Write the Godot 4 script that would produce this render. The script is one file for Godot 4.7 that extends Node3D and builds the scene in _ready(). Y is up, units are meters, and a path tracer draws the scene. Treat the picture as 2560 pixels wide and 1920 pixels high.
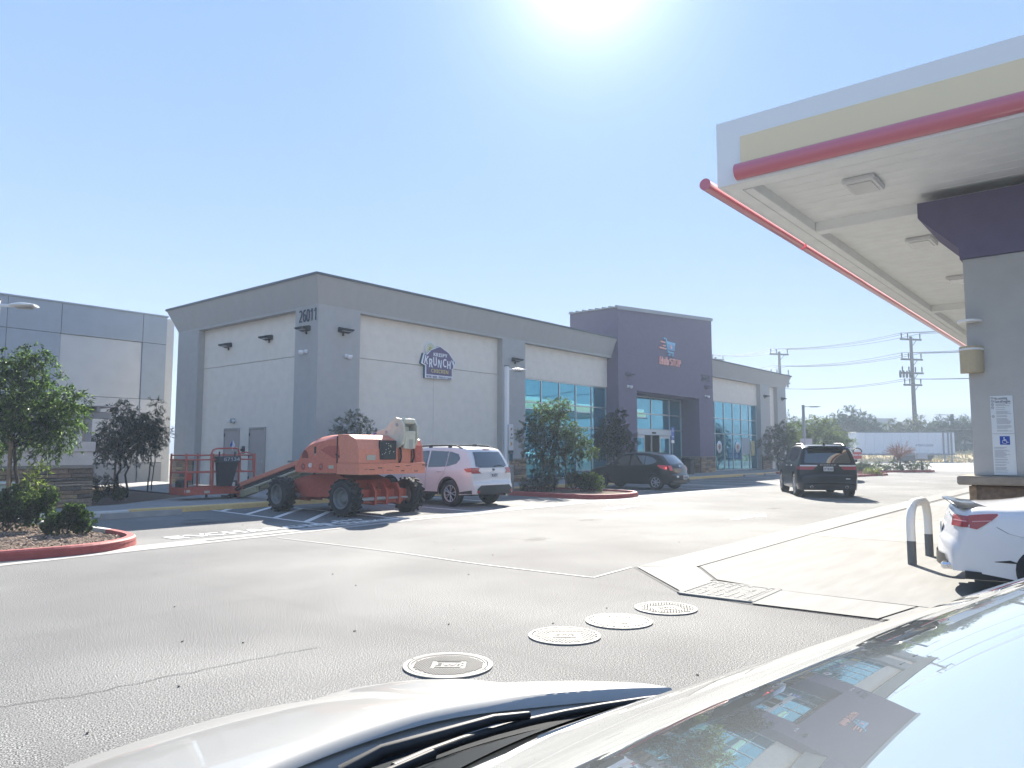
extends Node3D

var used := {}
var M := {}
var rng := RandomNumberGenerator.new()

# ---------------------------------------------------------------- mesh building
class MB:
	var st := SurfaceTool.new()
	var off := Vector3.ZERO
	var col := Color(1, 1, 1)
	var xf := Transform3D.IDENTITY
	func _init(o := Vector3.ZERO):
		off = o
		st.begin(Mesh.PRIMITIVE_TRIANGLES)
		st.set_smooth_group(-1)
	func smooth(g: int):
		st.set_smooth_group(g)
	func v(p: Vector3):
		var q: Vector3 = xf * p
		st.set_color(col)
		st.set_uv(Vector2(q.x, q.z))
		st.add_vertex(q - off)
	func tri(a: Vector3, b: Vector3, c: Vector3):
		v(a); v(c); v(b)
	func quad(a: Vector3, b: Vector3, c: Vector3, d: Vector3):
		tri(a, b, c); tri(a, c, d)
	func box(c: Vector3, s: Vector3, bev := 0.0, bs := Basis.IDENTITY):
		var h := s * 0.5
		if bev <= 0.0:
			var p := []
			for i in 8:
				p.append(c + bs * Vector3(h.x if i & 1 else -h.x, h.y if i & 2 else -h.y, h.z if i & 4 else -h.z))
			quad(p[4], p[5], p[7], p[6]); quad(p[1], p[0], p[2], p[3])
			quad(p[5], p[1], p[3], p[7]); quad(p[0], p[4], p[6], p[2])
			quad(p[6], p[7], p[3], p[2]); quad(p[0], p[1], p[5], p[4])
			return
		bev = minf(bev, minf(h.x, minf(h.y, h.z)) * 0.9)
		# every corner has three inset points, one for each face
		var q := {}
		for i in 8:
			var sg := Vector3(1 if i & 1 else -1, 1 if i & 2 else -1, 1 if i & 4 else -1)
			for ax in 3:
				var w := (h - Vector3(bev, bev, bev)) * sg
				w[ax] = h[ax] * sg[ax]
				q[i * 3 + ax] = c + bs * w
		var f := func(ax: int, i0: int, i1: int, i2: int, i3: int): quad(q[i0 * 3 + ax], q[i1 * 3 + ax], q[i2 * 3 + ax], q[i3 * 3 + ax])
		f.call(2, 4, 5, 7, 6); f.call(2, 1, 0, 2, 3)
		f.call(0, 5, 1, 3, 7); f.call(0, 0, 4, 6, 2)
		f.call(1, 6, 7, 3, 2); f.call(1, 0, 1, 5, 4)
		for e in [[0, 1, 1, 2], [2, 3, 1, 2], [4, 5, 1, 2], [6, 7, 1, 2], [0, 2, 0, 2], [1, 3, 0, 2], [4, 6, 0, 2], [5, 7, 0, 2], [0, 4, 0, 1], [1, 5, 0, 1], [2, 6, 0, 1], [3, 7, 0, 1]]:
			fixq(q[e[0] * 3 + e[2]], q[e[1] * 3 + e[2]], q[e[1] * 3 + e[3]], q[e[0] * 3 + e[3]], c)
		for i in 8:
			fixt(q[i * 3], q[i * 3 + 1], q[i * 3 + 2], c)
	func fixt(a: Vector3, b: Vector3, c: Vector3, mid: Vector3):
		if (b - a).cross(c - a).dot((a + b + c) / 3.0 - mid) < 0: tri(a, c, b)
		else: tri(a, b, c)
	func fixq(a: Vector3, b: Vector3, c: Vector3, d: Vector3, mid: Vector3):
		if (b - a).cross(c - a).dot((a + c) / 2.0 - mid) < 0: quad(a, d, c, b)
		else: quad(a, b, c, d)
	func bx(x0: float, y0: float, z0: float, x1: float, y1: float, z1: float, bev := 0.0):
		box(Vector3(x0 + x1, y0 + y1, z0 + z1) * 0.5, Vector3(absf(x1 - x0), absf(y1 - y0), absf(z1 - z0)), bev)
	func tube(pts: Array, rad, n := 8, caps := true):
		var rings := []
		var m := pts.size()
		var up := Vector3.UP
		for i in m:
			var d: Vector3 = (pts[mini(i + 1, m - 1)] - pts[maxi(i - 1, 0)]).normalized()
			if i == 0: up = Vector3.UP if absf(d.y) < 0.9 else Vector3.RIGHT
			var sx := d.cross(up).normalized()
			up = sx.cross(d).normalized()
			var r: float = rad if not (rad is Array) else rad[i]
			var ring := []
			for k in n:
				var a := TAU * k / n
				ring.append(pts[i] + (sx * cos(a) + up * sin(a)) * r)
			rings.append(ring)
		smooth(7)
		for i in m - 1:
			for k in n:
				quad(rings[i][k], rings[i][(k + 1) % n], rings[i + 1][(k + 1) % n], rings[i + 1][k])
		smooth(-1)
		if caps:
			for k in range(1, n - 1):
				tri(rings[0][0], rings[0][k + 1], rings[0][k])
				tri(rings[m - 1][0], rings[m - 1][k], rings[m - 1][k + 1])
	func bar(a: Vector3, b: Vector3, r: float, n := 8):
		tube([a, b], r, n)
	# outline in the plane of o + u*x + w*y, pushed out by d along u x w
	func prism(poly: PackedVector2Array, o: Vector3, u: Vector3, w: Vector3, d: float, back := true):
		var nn := u.cross(w).normalized() * d
		var cw := Geometry2D.is_polygon_clockwise(poly)
		if cw: poly.reverse()
		var ix := Geometry2D.triangulate_polygon(poly)
		var at := func(p: Vector2): return o + u * p.x + w * p.y
		for i in range(0, ix.size(), 3):
			var a: Vector3 = at.call(poly[ix[i]])
			var b: Vector3 = at.call(poly[ix[i + 1]])
			var c: Vector3 = at.call(poly[ix[i + 2]])
			if (b - a).cross(c - a).dot(nn) < 0:
				var t := b; b = c; c = t
			tri(a + nn, b + nn, c + nn)
			if back: tri(a, c, b)
		for i in poly.size():
			var a: Vector3 = at.call(poly[i])
			var b: Vector3 = at.call(poly[(i + 1) % poly.size()])
			quad(a, b, b + nn, a + nn)
	# surface through rows of points
	func grid(rows: Array, sm := 3, flip := false):
		smooth(sm)
		for i in rows.size() - 1:
			for k in rows[i].size() - 1:
				var a: Vector3 = rows[i][k]
				var b: Vector3 = rows[i][k + 1]
				var c: Vector3 = rows[i + 1][k + 1]
				var d: Vector3 = rows[i + 1][k]
				if flip: quad(a, d, c, b)
				else: quad(a, b, c, d)
		smooth(-1)
	# profile of (radius, along) turned about axis from o
	func lathe(prof: Array, o: Vector3, axis: Vector3, n := 24, sm := 5):
		var ax := axis.normalized()
		var sx := ax.cross(Vector3.UP if absf(ax.y) < 0.9 else Vector3.RIGHT).normalized()
		var sy := sx.cross(ax)
		var rows := []
		for p in prof:
			var ring := []
			for k in n + 1:
				var a := TAU * k / n
				ring.append(o + ax * p[1] + (sx * cos(a) + sy * sin(a)) * p[0])
			rows.append(ring)
		for i in rows.size() - 1:
			smooth(sm + i if prof[i].size() > 2 else sm)
			for k in n:
				quad(rows[i][k], rows[i + 1][k], rows[i + 1][k + 1], rows[i][k + 1])
		smooth(-1)
	func disc(o: Vector3, axis: Vector3, r: float, n := 24):
		lathe([[0.0001, 0.0], [r, 0.0]], o, axis, n)
	func mesh() -> ArrayMesh:
		st.generate_normals()
		return st.commit()

func numbered(n: String) -> String:
	if not used.has(n):
		used[n] = 0
		return n
	used[n] += 1
	return "%s_%03d" % [n, used[n]]

func tag(o: Node3D, label: String, category: String, group := "", kind := ""):
	o.set_meta("label", label)
	o.set_meta("category", category)
	if group: o.set_meta("group", group)
	if kind: o.set_meta("kind", kind)

func thing(n: String, label: String, category: String, at := Vector3.ZERO, yaw := 0.0, group := "") -> Node3D:
	var o := Node3D.new()
	o.name = numbered(n)
	add_child(o)
	o.position = at
	o.rotation.y = yaw
	tag(o, label, category, group)
	return o

func put(n: String, m, mat: Material, parent: Node3D, at := Transform3D.IDENTITY) -> MeshInstance3D:
	var o := MeshInstance3D.new()
	o.mesh = m.mesh() if m is MB else m
	var key := "%d/%s" % [parent.get_instance_id(), n]
	if parent == self: o.name = n
	elif used.has(key):
		used[key] += 1
		o.name = "%s_%03d" % [n, used[key]]
	else:
		used[key] = 0
		o.name = n
	for i in o.mesh.get_surface_count():
		o.set_surface_override_material(i, mat)
	o.transform = at
	parent.add_child(o, true)
	return o

func solo(n: String, m, mat: Material, label: String, category: String, group := "", kind := "") -> MeshInstance3D:
	var o := put(numbered(n), m, mat, self)
	tag(o, label, category, group, kind)
	return o

func structure(n: String, m, mat: Material) -> MeshInstance3D:
	var o := put(numbered(n), m, mat, self)
	o.set_meta("kind", "structure")
	return o

func copy_of(o: Node3D, label: String, at: Vector3, yaw := 0.0) -> Node3D:
	var c: Node3D = o.duplicate()
	var base: String = o.name
	if base.length() > 4 and base[-4] == "_" and base.right(3).is_valid_int(): base = base.left(-4)
	c.name = numbered(base)
	add_child(c)
	c.position = at
	c.rotation.y = yaw
	c.set_meta("label", label)
	return c

# ---------------------------------------------------------------- materials
func lin(r: float, g: float, b: float) -> Color:
	return Color(r, g, b).linear_to_srgb()

func mat(c: Color, rough := 0.8, metal := 0.0, spec := 0.5) -> StandardMaterial3D:
	var m := StandardMaterial3D.new()
	m.albedo_color = c
	m.roughness = rough
	m.metallic = metal
	m.metallic_specular = spec
	return m

func noise_tex(freq: float, lo: Color, hi: Color, size := 512, oct := 4, sd := 1, kind := FastNoiseLite.TYPE_SIMPLEX_SMOOTH, mid = null) -> NoiseTexture2D:
	var f := FastNoiseLite.new()
	f.seed = sd
	f.noise_type = kind
	f.frequency = freq
	f.fractal_octaves = oct
	var t := NoiseTexture2D.new()
	t.width = size
	t.height = size
	t.seamless = true
	t.noise = f
	var g := Gradient.new()
	g.set_color(0, lo)
	g.set_color(1, hi)
	if mid != null: g.add_point(0.5, mid)
	t.color_ramp = g
	return t

func noise_grey(freq: float, size := 512, oct := 3, sd := 1, kind := FastNoiseLite.TYPE_SIMPLEX_SMOOTH) -> NoiseTexture2D:
	return noise_tex(freq, Color(0, 0, 0), Color(1, 1, 1), size, oct, sd, kind)

# plaster, concrete and the like: colour with fine mottling and a fine relief, laid on in world axes
func rough_mat(c: Color, vary: float, scale: float, rough := 0.9, relief := 0.0, sd := 1) -> StandardMaterial3D:
	var q := maxf(snappedf(vary, 0.05), 0.03)
	var l := c.srgb_to_linear()
	var m := mat(Color(l.r * (1 + q), l.g * (1 + q), l.b * (1 + q)).linear_to_srgb(), rough)
	var key := "%d/%d" % [int(q * 100), sd % 2]
	if not mottle.has(key):
		var lo := (1.0 - q) / (1.0 + q)
		mottle[key] = noise_tex(0.012, lin(lo, lo, lo), Color(1, 1, 1), 384, 6, sd)
	m.albedo_texture = mottle[key]
	m.uv1_triplanar = true
	m.uv1_world_triplanar = true
	m.uv1_scale = Vector3.ONE * scale
	m.uv1_offset = Vector3(sd * 0.137, sd * 0.271, sd * 0.393)
	if relief > 0.0:
		m.heightmap_enabled = true
		m.heightmap_texture = M_bump
		m.heightmap_scale = relief
	return m
var mottle := {}
var M_bump: NoiseTexture2D

func car_paint(c: Color, metal := 0.0) -> StandardMaterial3D:
	var m := mat(c, 0.38, metal)
	m.clearcoat_enabled = true
	m.clearcoat = 1.0
	m.clearcoat_roughness = 0.03
	return m

const CAM_H := 1.55
const EXPOSURE := 3.6
func fwd_right(f: float, r: float, h := 0.0) -> Vector3:
	return Vector3(f * 0.77051 + r * 0.63742, h, -f * 0.63742 + r * 0.77051)

func make_sky() -> ImageTexture:
	var w := 1024
	var h := 512
	var im := Image.create(w, h, false, Image.FORMAT_RGBF)
	var sun := sun_dir(34.8, 33.4)
	var k := 1.0 / EXPOSURE
	for j in h:
		var el := PI * 0.5 - (j + 0.5) / h * PI
		var se := sin(el)
		var ce := cos(el)
		var t := clampf(se, 0.0, 1.0)
		var hz := pow(1.0 - t, 7.0)
		var mid := pow(1.0 - t, 1.6)
		var base := Vector3(0.25, 0.46, 0.94).lerp(Vector3(0.39, 0.635, 1.02), mid).lerp(Vector3(0.74, 0.89, 1.02), hz)
		if el < 0.0:
			base = Vector3(0.74, 0.89, 1.02).lerp(Vector3(0.32, 0.32, 0.31), clampf(-se * 12.0, 0.0, 1.0))
		for i in w:
			var az := (i + 0.5) / w * TAU
			var d := Vector3(ce * sin(az), se, -ce * cos(az))
			var ang := rad_to_deg(acos(clampf(d.dot(sun), -1.0, 1.0)))
			var gl := 2.5 * exp(-ang / 2.7) + 0.36 * exp(-ang / 9.0)
			if el < 0.0: gl *= clampf(1.0 + se * 12.0, 0.0, 1.0)
			im.set_pixel(i, j, Color((base.x + gl) * k, (base.y + gl) * k, (base.z + gl * 0.97) * k))
	return ImageTexture.create_from_image(im)

func sun_dir(el_deg := 33.4, az_deg := 34.2) -> Vector3:
	var el := deg_to_rad(el_deg)
	var az := deg_to_rad(az_deg)
	return Vector3(cos(el) * cos(az), sin(el), -cos(el) * sin(az))

func _ready():
	rng.seed = 77
	# camera
	var cam := Camera3D.new()
	cam.name = "camera"
	add_child(cam)
	cam.position = Vector3(0, CAM_H, 0)
	cam.rotation_order = EULER_ORDER_YXZ
	cam.rotation_degrees = Vector3(5.134, -50.4, 0)
	cam.fov = 54.36
	cam.near = 0.05
	cam.far = 6000.0
	cam.current = true
	# sky, air and exposure
	var we := WorldEnvironment.new()
	we.name = "world_environment"
	var env := Environment.new()
	var sky := Sky.new()
	var pm := PanoramaSkyMaterial.new()
	pm.panorama = make_sky()
	sky.sky_material = pm
	env.background_mode = Environment.BG_SKY
	env.sky = sky
	env.tonemap_mode = Environment.TONE_MAPPER_LINEAR
	env.tonemap_exposure = EXPOSURE
	env.fog_enabled = true
	env.fog_light_color = Color(0.86, 0.93, 1.0)
	env.fog_density = 0.0021
	env.sdfgi_enabled = true
	env.ssao_enabled = true
	env.ssil_enabled = true
	we.environment = env
	add_child(we)
	# sun
	var sun := DirectionalLight3D.new()
	sun.name = "sun"
	add_child(sun)
	sun.look_at_from_position(sun_dir() * 100.0, Vector3.ZERO)
	sun.light_energy = 1.6
	sun.light_color = Color(1.0, 0.97, 0.92)
	sun.light_angular_distance = 0.5
	sun.shadow_enabled = true

	make_materials()
	build_ground()
	build_markings()
	build_store()
	build_warehouse()
	build_enclosure()
	build_canopy()
	build_far()
	build_vehicles()
	build_lift()
	build_own_car()
	build_furniture()
	build_plants()

func make_materials():
	M_bump = noise_grey(0.09, 512, 3, 4)
	# old sunlit asphalt: coarse pale grit over dark binder, with broad worn patches
	var a := mat(Color(1, 1, 1), 0.92)
	a.albedo_texture = noise_tex(0.2, lin(0.0, 0.0, 0.0), lin(0.75, 0.75, 0.73), 1024, 2, 3, FastNoiseLite.TYPE_SIMPLEX, lin(0.175, 0.176, 0.171))
	a.uv1_scale = Vector3(0.34, 0.34, 1)
	a.detail_enabled = true
	a.detail_blend_mode = BaseMaterial3D.BLEND_MODE_MUL
	a.detail_albedo = noise_tex(0.008, Color(0.7, 0.7, 0.71), Color(1, 1, 0.99), 512, 6, 9)
	a.detail_uv_layer = BaseMaterial3D.DETAIL_UV_2
	a.uv2_scale = Vector3(0.055, 0.055, 1)
	a.heightmap_enabled = true
	a.heightmap_texture = noise_grey(0.17, 1024, 2, 3, FastNoiseLite.TYPE_SIMPLEX)
	a.heightmap_scale = 0.06
	M.asphalt = a
	M.asphalt_new = rough_mat(lin(0.06, 0.06, 0.062), 0.25, 1.2, 0.9, 0.3, 8)
	M.concrete = rough_mat(lin(0.31, 0.302, 0.285), 0.13, 0.35, 0.9, 0.15, 5)
	M.concrete2 = rough_mat(lin(0.25, 0.245, 0.232), 0.16, 0.5, 0.9, 0.15, 6)
	M.slab = []
	for i in 4:
		var sm: StandardMaterial3D = rough_mat(lin(0.18 + 0.013 * i, 0.179 + 0.013 * i, 0.171 + 0.012 * i), 0.14, 0.3, 0.88, 0.12, 11 + i)
		sm.uv1_scale = Vector3(0.12, 0.3, 0.75)
		M.slab.append(sm)
	M.kerb_white = rough_mat(lin(0.55, 0.54, 0.51), 0.1, 0.6, 0.9, 0.1, 7)
	M.kerb_red = rough_mat(lin(0.30, 0.055, 0.05), 0.2, 0.9, 0.7, 0.1, 9)
	M.paint_white = rough_mat(lin(0.66, 0.66, 0.63), 0.16, 1.7, 0.7, 0.1, 10)
	M.paint_worn = rough_mat(lin(0.34, 0.34, 0.33), 0.3, 2.6, 0.8, 0.1, 14)
	M.paint_yellow = rough_mat(lin(0.6, 0.42, 0.17), 0.12, 1.4, 0.7, 0.1, 12)
	M.mulch = rough_mat(lin(0.17, 0.115, 0.08), 0.45, 2.3, 1.0, 2.0, 13)
	M.hill = mat(lin(0.07, 0.085, 0.12), 1.0)
	M.dry = rough_mat(lin(0.34, 0.27, 0.14), 0.3, 0.35, 1.0, 1.0, 15)
	M.earth = rough_mat(lin(0.22, 0.2, 0.15), 0.25, 0.02, 1.0, 0.0, 16)
	M.stucco_grey = rough_mat(lin(0.395, 0.39, 0.37), 0.05, 0.5, 0.95, 0.22, 17)
	M.stucco_cream = rough_mat(lin(0.73, 0.665, 0.57), 0.04, 0.45, 0.95, 0.2, 18)
	M.stucco_plum = rough_mat(lin(0.175, 0.15, 0.195), 0.06, 0.5, 0.95, 0.2, 19)
	M.stucco_plum_dark = rough_mat(lin(0.05, 0.042, 0.07), 0.06, 0.5, 0.95, 0.2, 20)
	M.coping = mat(lin(0.09, 0.105, 0.115), 0.55, 0.2)
	M.roofing = mat(lin(0.2, 0.2, 0.2), 0.9)
	M.mortar = rough_mat(lin(0.045, 0.042, 0.04), 0.3, 1.6, 1.0, 0.4, 21)
	M.cap = rough_mat(lin(0.26, 0.225, 0.185), 0.15, 1.2, 0.95, 0.3, 22)
	M.stones = []
	for c in [[0.26, 0.18, 0.125], [0.19, 0.14, 0.105], [0.33, 0.235, 0.15], [0.14, 0.118, 0.1], [0.24, 0.16, 0.1], [0.28, 0.22, 0.165], [0.38, 0.28, 0.16]]:
		M.stones.append(rough_mat(lin(c[0], c[1], c[2]), 0.28, 2.4, 0.95, 0.9, 23 + M.stones.size()))
	var alu := mat(lin(0.5, 0.52, 0.53), 0.35, 0.7)
	M.alu = alu
	M.alu_white = mat(lin(0.62, 0.64, 0.63), 0.4, 0.0)
	M.alu_dark = mat(lin(0.03, 0.045, 0.055), 0.45, 0.3)
	var g := mat(Color(0.30, 0.62, 0.70, 0.6), 0.015, 0.7, 0.8)
	g.transparency = BaseMaterial3D.TRANSPARENCY_ALPHA
	M.glass = g
	M.white_metal = mat(lin(0.72, 0.72, 0.71), 0.4)
	M.white_plastic = mat(lin(0.75, 0.75, 0.75), 0.35)
	M.dark_metal = mat(lin(0.02, 0.024, 0.028), 0.5, 0.3)
	M.black = mat(lin(0.012, 0.012, 0.013), 0.6)
	M.rubber = rough_mat(lin(0.018, 0.018, 0.019), 0.2, 3.0, 0.85, 0.2, 31)
	M.chrome = mat(lin(0.75, 0.76, 0.78), 0.18, 1.0)
	M.wheel = mat(lin(0.5, 0.51, 0.53), 0.3, 0.85)
	M.steel_grey = mat(lin(0.32, 0.33, 0.34), 0.5, 0.2)
	var cg := mat(lin(0.012, 0.02, 0.026), 0.02, 0.0, 0.9)
	cg.clearcoat_enabled = true
	cg.clearcoat = 1.0
	cg.clearcoat_roughness = 0.0
	M.car_glass = cg
	M.red_lens = car_paint(lin(0.30, 0.012, 0.02))
	M.white_lens = car_paint(lin(0.6, 0.6, 0.6))
	M.plate = mat(lin(0.62, 0.64, 0.66), 0.5)
	M.ink = mat(lin(0.02, 0.03, 0.07), 0.6)
	M.blue_sign = mat(lin(0.012, 0.06, 0.33), 0.4)
	M.red = mat(lin(0.5, 0.02, 0.025), 0.45)

# flat polygon at height y, facing up
func sheet(poly: Array, y: float, b: MB = null) -> MB:
	if b == null: b = MB.new()
	var p := PackedVector2Array()
	for q in poly: p.append(Vector2(q[0], q[1]))
	var ix := Geometry2D.triangulate_polygon(p)
	for i in range(0, ix.size(), 3):
		var a := Vector3(p[ix[i]].x, y, p[ix[i]].y)
		var c := Vector3(p[ix[i + 1]].x, y, p[ix[i + 1]].y)
		var d := Vector3(p[ix[i + 2]].x, y, p[ix[i + 2]].y)
		if (c - a).cross(d - a).y < 0: b.tri(a, d, c)
		else: b.tri(a, c, d)
	return b

func uv2_copy(m: ArrayMesh) -> ArrayMesh:
	var s := m.surface_get_arrays(0)
	s[Mesh.ARRAY_TEX_UV2] = s[Mesh.ARRAY_TEX_UV]
	var o := ArrayMesh.new()
	o.add_surface_from_arrays(Mesh.PRIMITIVE_TRIANGLES, s)
	return o

# a ribbon along a polyline on the ground
func ribbon(pts: Array, w0: float, w1: float, y: float, b: MB = null) -> MB:
	if b == null: b = MB.new()
	var l := []
	var r := []
	for i in pts.size():
		var p := Vector2(pts[i][0], pts[i][1])
		var d := (Vector2(pts[mini(i + 1, pts.size() - 1)][0], pts[mini(i + 1, pts.size() - 1)][1]) - Vector2(pts[maxi(i - 1, 0)][0], pts[maxi(i - 1, 0)][1])).normalized()
		var n := Vector2(-d.y, d.x)
		l.append(Vector3(p.x + n.x * w0, y, p.y + n.y * w0))
		r.append(Vector3(p.x + n.x * w1, y, p.y + n.y * w1))
	for i in pts.size() - 1:
		var q := [l[i], r[i], r[i + 1], l[i + 1]]
		if (q[1] - q[0]).cross(q[2] - q[0]).y < 0: q.reverse()
		b.quad(q[0], q[1], q[2], q[3])
	return b

# a kerb along an open polyline: inner side is to the left of the run (w positive) 
func kerb(pts: Array, w: float, y0: float, y1: float) -> MB:
	var b := MB.new()
	var rows := [[], [], [], [], []]
	for i in pts.size():
		var p := Vector2(pts[i][0], pts[i][1])
		var d := (Vector2(pts[mini(i + 1, pts.size() - 1)][0], pts[mini(i + 1, pts.size() - 1)][1]) - Vector2(pts[maxi(i - 1, 0)][0], pts[maxi(i - 1, 0)][1])).normalized()
		var n := Vector2(-d.y, d.x)
		var at := func(o: float, y: float): return Vector3(p.x + n.x * o, y, p.y + n.y * o)
		var e := 0.02 * signf(w)
		rows[0].append(at.call(0.0, y0)); rows[1].append(at.call(e * 0.6, y1 - 0.025)); rows[2].append(at.call(e * 2.0, y1)); rows[3].append(at.call(w - e, y1)); rows[4].append(at.call(w, y0))
	for k in 4:
		for i in pts.size() - 1:
			if w > 0: b.quad(rows[k][i], rows[k + 1][i], rows[k + 1][i + 1], rows[k][i + 1])
			else: b.quad(rows[k][i], rows[k][i + 1], rows[k + 1][i + 1], rows[k + 1][i])
	for i in [0, pts.size() - 1]:
		b.quad(rows[0][i], rows[1][i], rows[2][i], rows[3][i]); b.tri(rows[0][i], rows[3][i], rows[4][i])
	return b

func smooth_line(pts: Array, n := 6, closed := false) -> Array:
	var o := []
	var m := pts.size()
	for i in (m if closed else m - 1):
		for k in n:
			var t := float(k) / n
			var a: Array = pts[(i - 1 + m) % m] if closed else pts[maxi(i - 1, 0)]
			var p: Array = pts[i]
			var q: Array = pts[(i + 1) % m]
			var z: Array = pts[(i + 2) % m] if closed else pts[mini(i + 2, m - 1)]
			o.append([0.5 * ((2 * p[0]) + (q[0] - a[0]) * t + (2 * a[0] - 5 * p[0] + 4 * q[0] - z[0]) * t * t + (3 * p[0] - a[0] - 3 * q[0] + z[0]) * t * t * t), 0.5 * ((2 * p[1]) + (q[1] - a[1]) * t + (2 * a[1] - 5 * p[1] + 4 * q[1] - z[1]) * t * t + (3 * p[1] - a[1] - 3 * q[1] + z[1]) * t * t * t)])
	if not closed: o.append(pts[m - 1])
	return o

const ISLE_A := [[-3.0, -12.35], [1.0, -12.4], [3.2, -12.36], [4.5, -12.2], [5.2, -12.38], [5.72, -12.85], [5.95, -13.5], [6.0, -14.6], [5.9, -16.2], [5.65, -18.3], [5.4, -19.2]]
const ISLE_B := [[20.55, -18.8], [20.45, -16.2], [20.35, -14.2], [20.6, -13.35], [21.3, -13.05], [22.2, -13.05], [23.1, -13.4], [23.7, -14.2], [23.85, -15.6], [23.8, -18.8]]

func build_ground():
	structure("ground", sheet([[-900, -900], [900, -900], [900, 900], [-900, 900]], -0.06), M.earth)
	var road := put(numbered("asphalt_road"), uv2_copy(sheet([[-70, -60], [118, -60], [118, 60], [-70, 60]], 0.0).mesh()), M.asphalt, self)
	road.set_meta("kind", "structure")
	# far street and the dry verge behind it
	structure("road_concrete", sheet([[66, -9.0], [100, -13.5], [100, -40], [80, -40], [66, -19]], 0.006), M.concrete2)
	structure("street", sheet([[96, -60], [114, -60], [127, 40], [109, 40]], 0.01), M.concrete2)
	var f := MB.new()
	for i in 20:
		for k in 14:
			var q := []
			for c in [[0, 0], [1, 0], [1, 1], [0, 1]]:
				var u: float = (i + c[0]) / 20.0
				var w: float = (k + c[1]) / 14.0
				var z := -110.0 + 170.0 * u
				var x: float = 117.0 + (z + 30.0) * 0.13 + 60.0 * w
				q.append(Vector3(x, -0.02 + 1.75 * smoothstep(0.0, 0.42, w) + 0.1 * sin(z * 0.4 + w * 9.0) * w, z))
			f.smooth(2)
			f.quad(q[0], q[1], q[2], q[3])
	structure("field", f, M.dry)
	# pale concrete gutter along the parking stalls
	var gl := smooth_line([[-6.0, -11.75], [2.0, -11.82], [5.6, -12.05], [9.0, -12.3], [12.5, -12.55], [18.0, -12.65], [26.0, -12.75], [40.0, -12.9], [62.0, -13.0]])
	structure("gutter", ribbon(gl, 0.0, -0.62, 0.006), M.concrete)
	var gm := MB.new()
	for i in range(0, gl.size() - 1):
		if rng.randf() < 0.72 and gl[i][0] < 30.0:
			ribbon([gl[i], gl[i + 1]], -0.2 - rng.randf() * 0.05, -0.27 - rng.randf() * 0.07, 0.01, gm)
	structure("gutter_line", gm, M.asphalt_new)
	# forecourt slab with its border strips
	structure("forecourt_base", sheet([[8.88, -5.24], [7.61, -3.93], [7.5, -3.1], [7.55, -1.9], [7.9, 16], [60, 16], [60, -5.5]], 0.004), M.asphalt_new)
	var fc := Node3D.new()
	fc.name = "forecourt_pavement"
	add_child(fc)
	fc.set_meta("kind", "structure")
	var edge := [[8.95, -5.2], [14.5, -5.33], [20.0, -5.42], [26.0, -5.48], [34.0, -5.5], [46.0, -5.5], [60.0, -5.5]]
	for i in edge.size() - 1:
		var p: Array = edge[i]
		var q: Array = edge[i + 1]
		put("concrete_strip", sheet([[p[0] + 0.012, p[1]], [q[0] - 0.012, q[1]], [q[0] - 0.012, q[1] + 0.62], [p[0] + (0.5 if i == 0 else 0.012), p[1] + 0.62]], 0.016), M.slab[(i + 1) % 4], fc)
	put("concrete_strip", sheet([[8.9, -5.2], [9.43, -4.6], [8.6, -3.98], [7.66, -3.92]], 0.0165), M.slab[3], fc)
	put("concrete_strip", sheet([[7.52, -3.07], [8.41, -3.1], [8.4, -1.75], [7.58, -1.9]], 0.016), M.slab[2], fc)
	put("concrete_strip", sheet([[7.59, -1.87], [8.4, -1.72], [8.6, 3.0], [7.8, 3.0]], 0.016), M.slab[1], fc)
	put("concrete_strip", sheet([[7.8, 3.03], [8.6, 3.03], [8.9, 16], [7.95, 16]], 0.016), M.slab[2], fc)
	var xs := [9.46, 14.2, 19.0, 24.2, 31.0, 40.0, 60.0]
	var zs := [-4.7, -0.9, 3.4, 8.0, 16.0]
	for i in xs.size() - 1:
		for k in zs.size() - 1:
			var x0: float = xs[i] + 0.01
			var z0: float = zs[k] + 0.01
			if i == 0 and k == 0:
				put("concrete_slab", sheet([[9.47, -4.56], [xs[1] - 0.01, -4.68], [xs[1] - 0.01, -0.91], [8.44, -0.91], [8.43, -3.09], [8.63, -3.94]], 0.014), M.slab[0], fc)
			else:
				if i == 0: x0 = 8.62 + 0.03 * k
				put("concrete_slab", sheet([[x0, z0], [xs[i + 1] - 0.01, z0], [xs[i + 1] - 0.01, zs[k + 1] - 0.01], [x0, zs[k + 1] - 0.01]], 0.014 + 0.0004 * ((i + k) % 3)), M.slab[(i * 2 + k) % 4], fc)
	# pavement before the store
	structure("sidewalk", sheet([[7.2, -18.86], [64.5, -18.86], [64.5, -22.6], [16.0, -22.6], [16.0, -33], [12.9, -33], [12.2, -23.4], [8.9, -21.0], [6.4, -20.6]], 0.13), M.concrete2)
	structure("sidewalk_kerb", kerb([[6.1, -19.3], [7.2, -18.8], [12, -18.8], [20, -18.8], [30, -18.8], [45, -18.8], [64.5, -18.8]], -0.16, 0.0, 0.135), M.kerb_white)
	structure("kerb_paint", kerb([[8.2, -18.79], [12, -18.79], [20, -18.79], [30, -18.79], [45, -18.79], [60, -18.79]], -0.22, 0.0, 0.142), M.paint_yellow)
	structure("planting_bed", sheet([[5.0, -20.4], [8.7, -21.1], [12.1, -23.3], [12.8, -33], [12.8, -36], [-12, -36], [-12, -20.4]], 0.1), M.mulch)
	structure("path", sheet([[12.9, -31.5], [16.6, -31.5], [16.6, -35.5], [8.0, -35.5], [8.0, -33.4], [12.9, -33.0]], 0.14), M.concrete)
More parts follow.
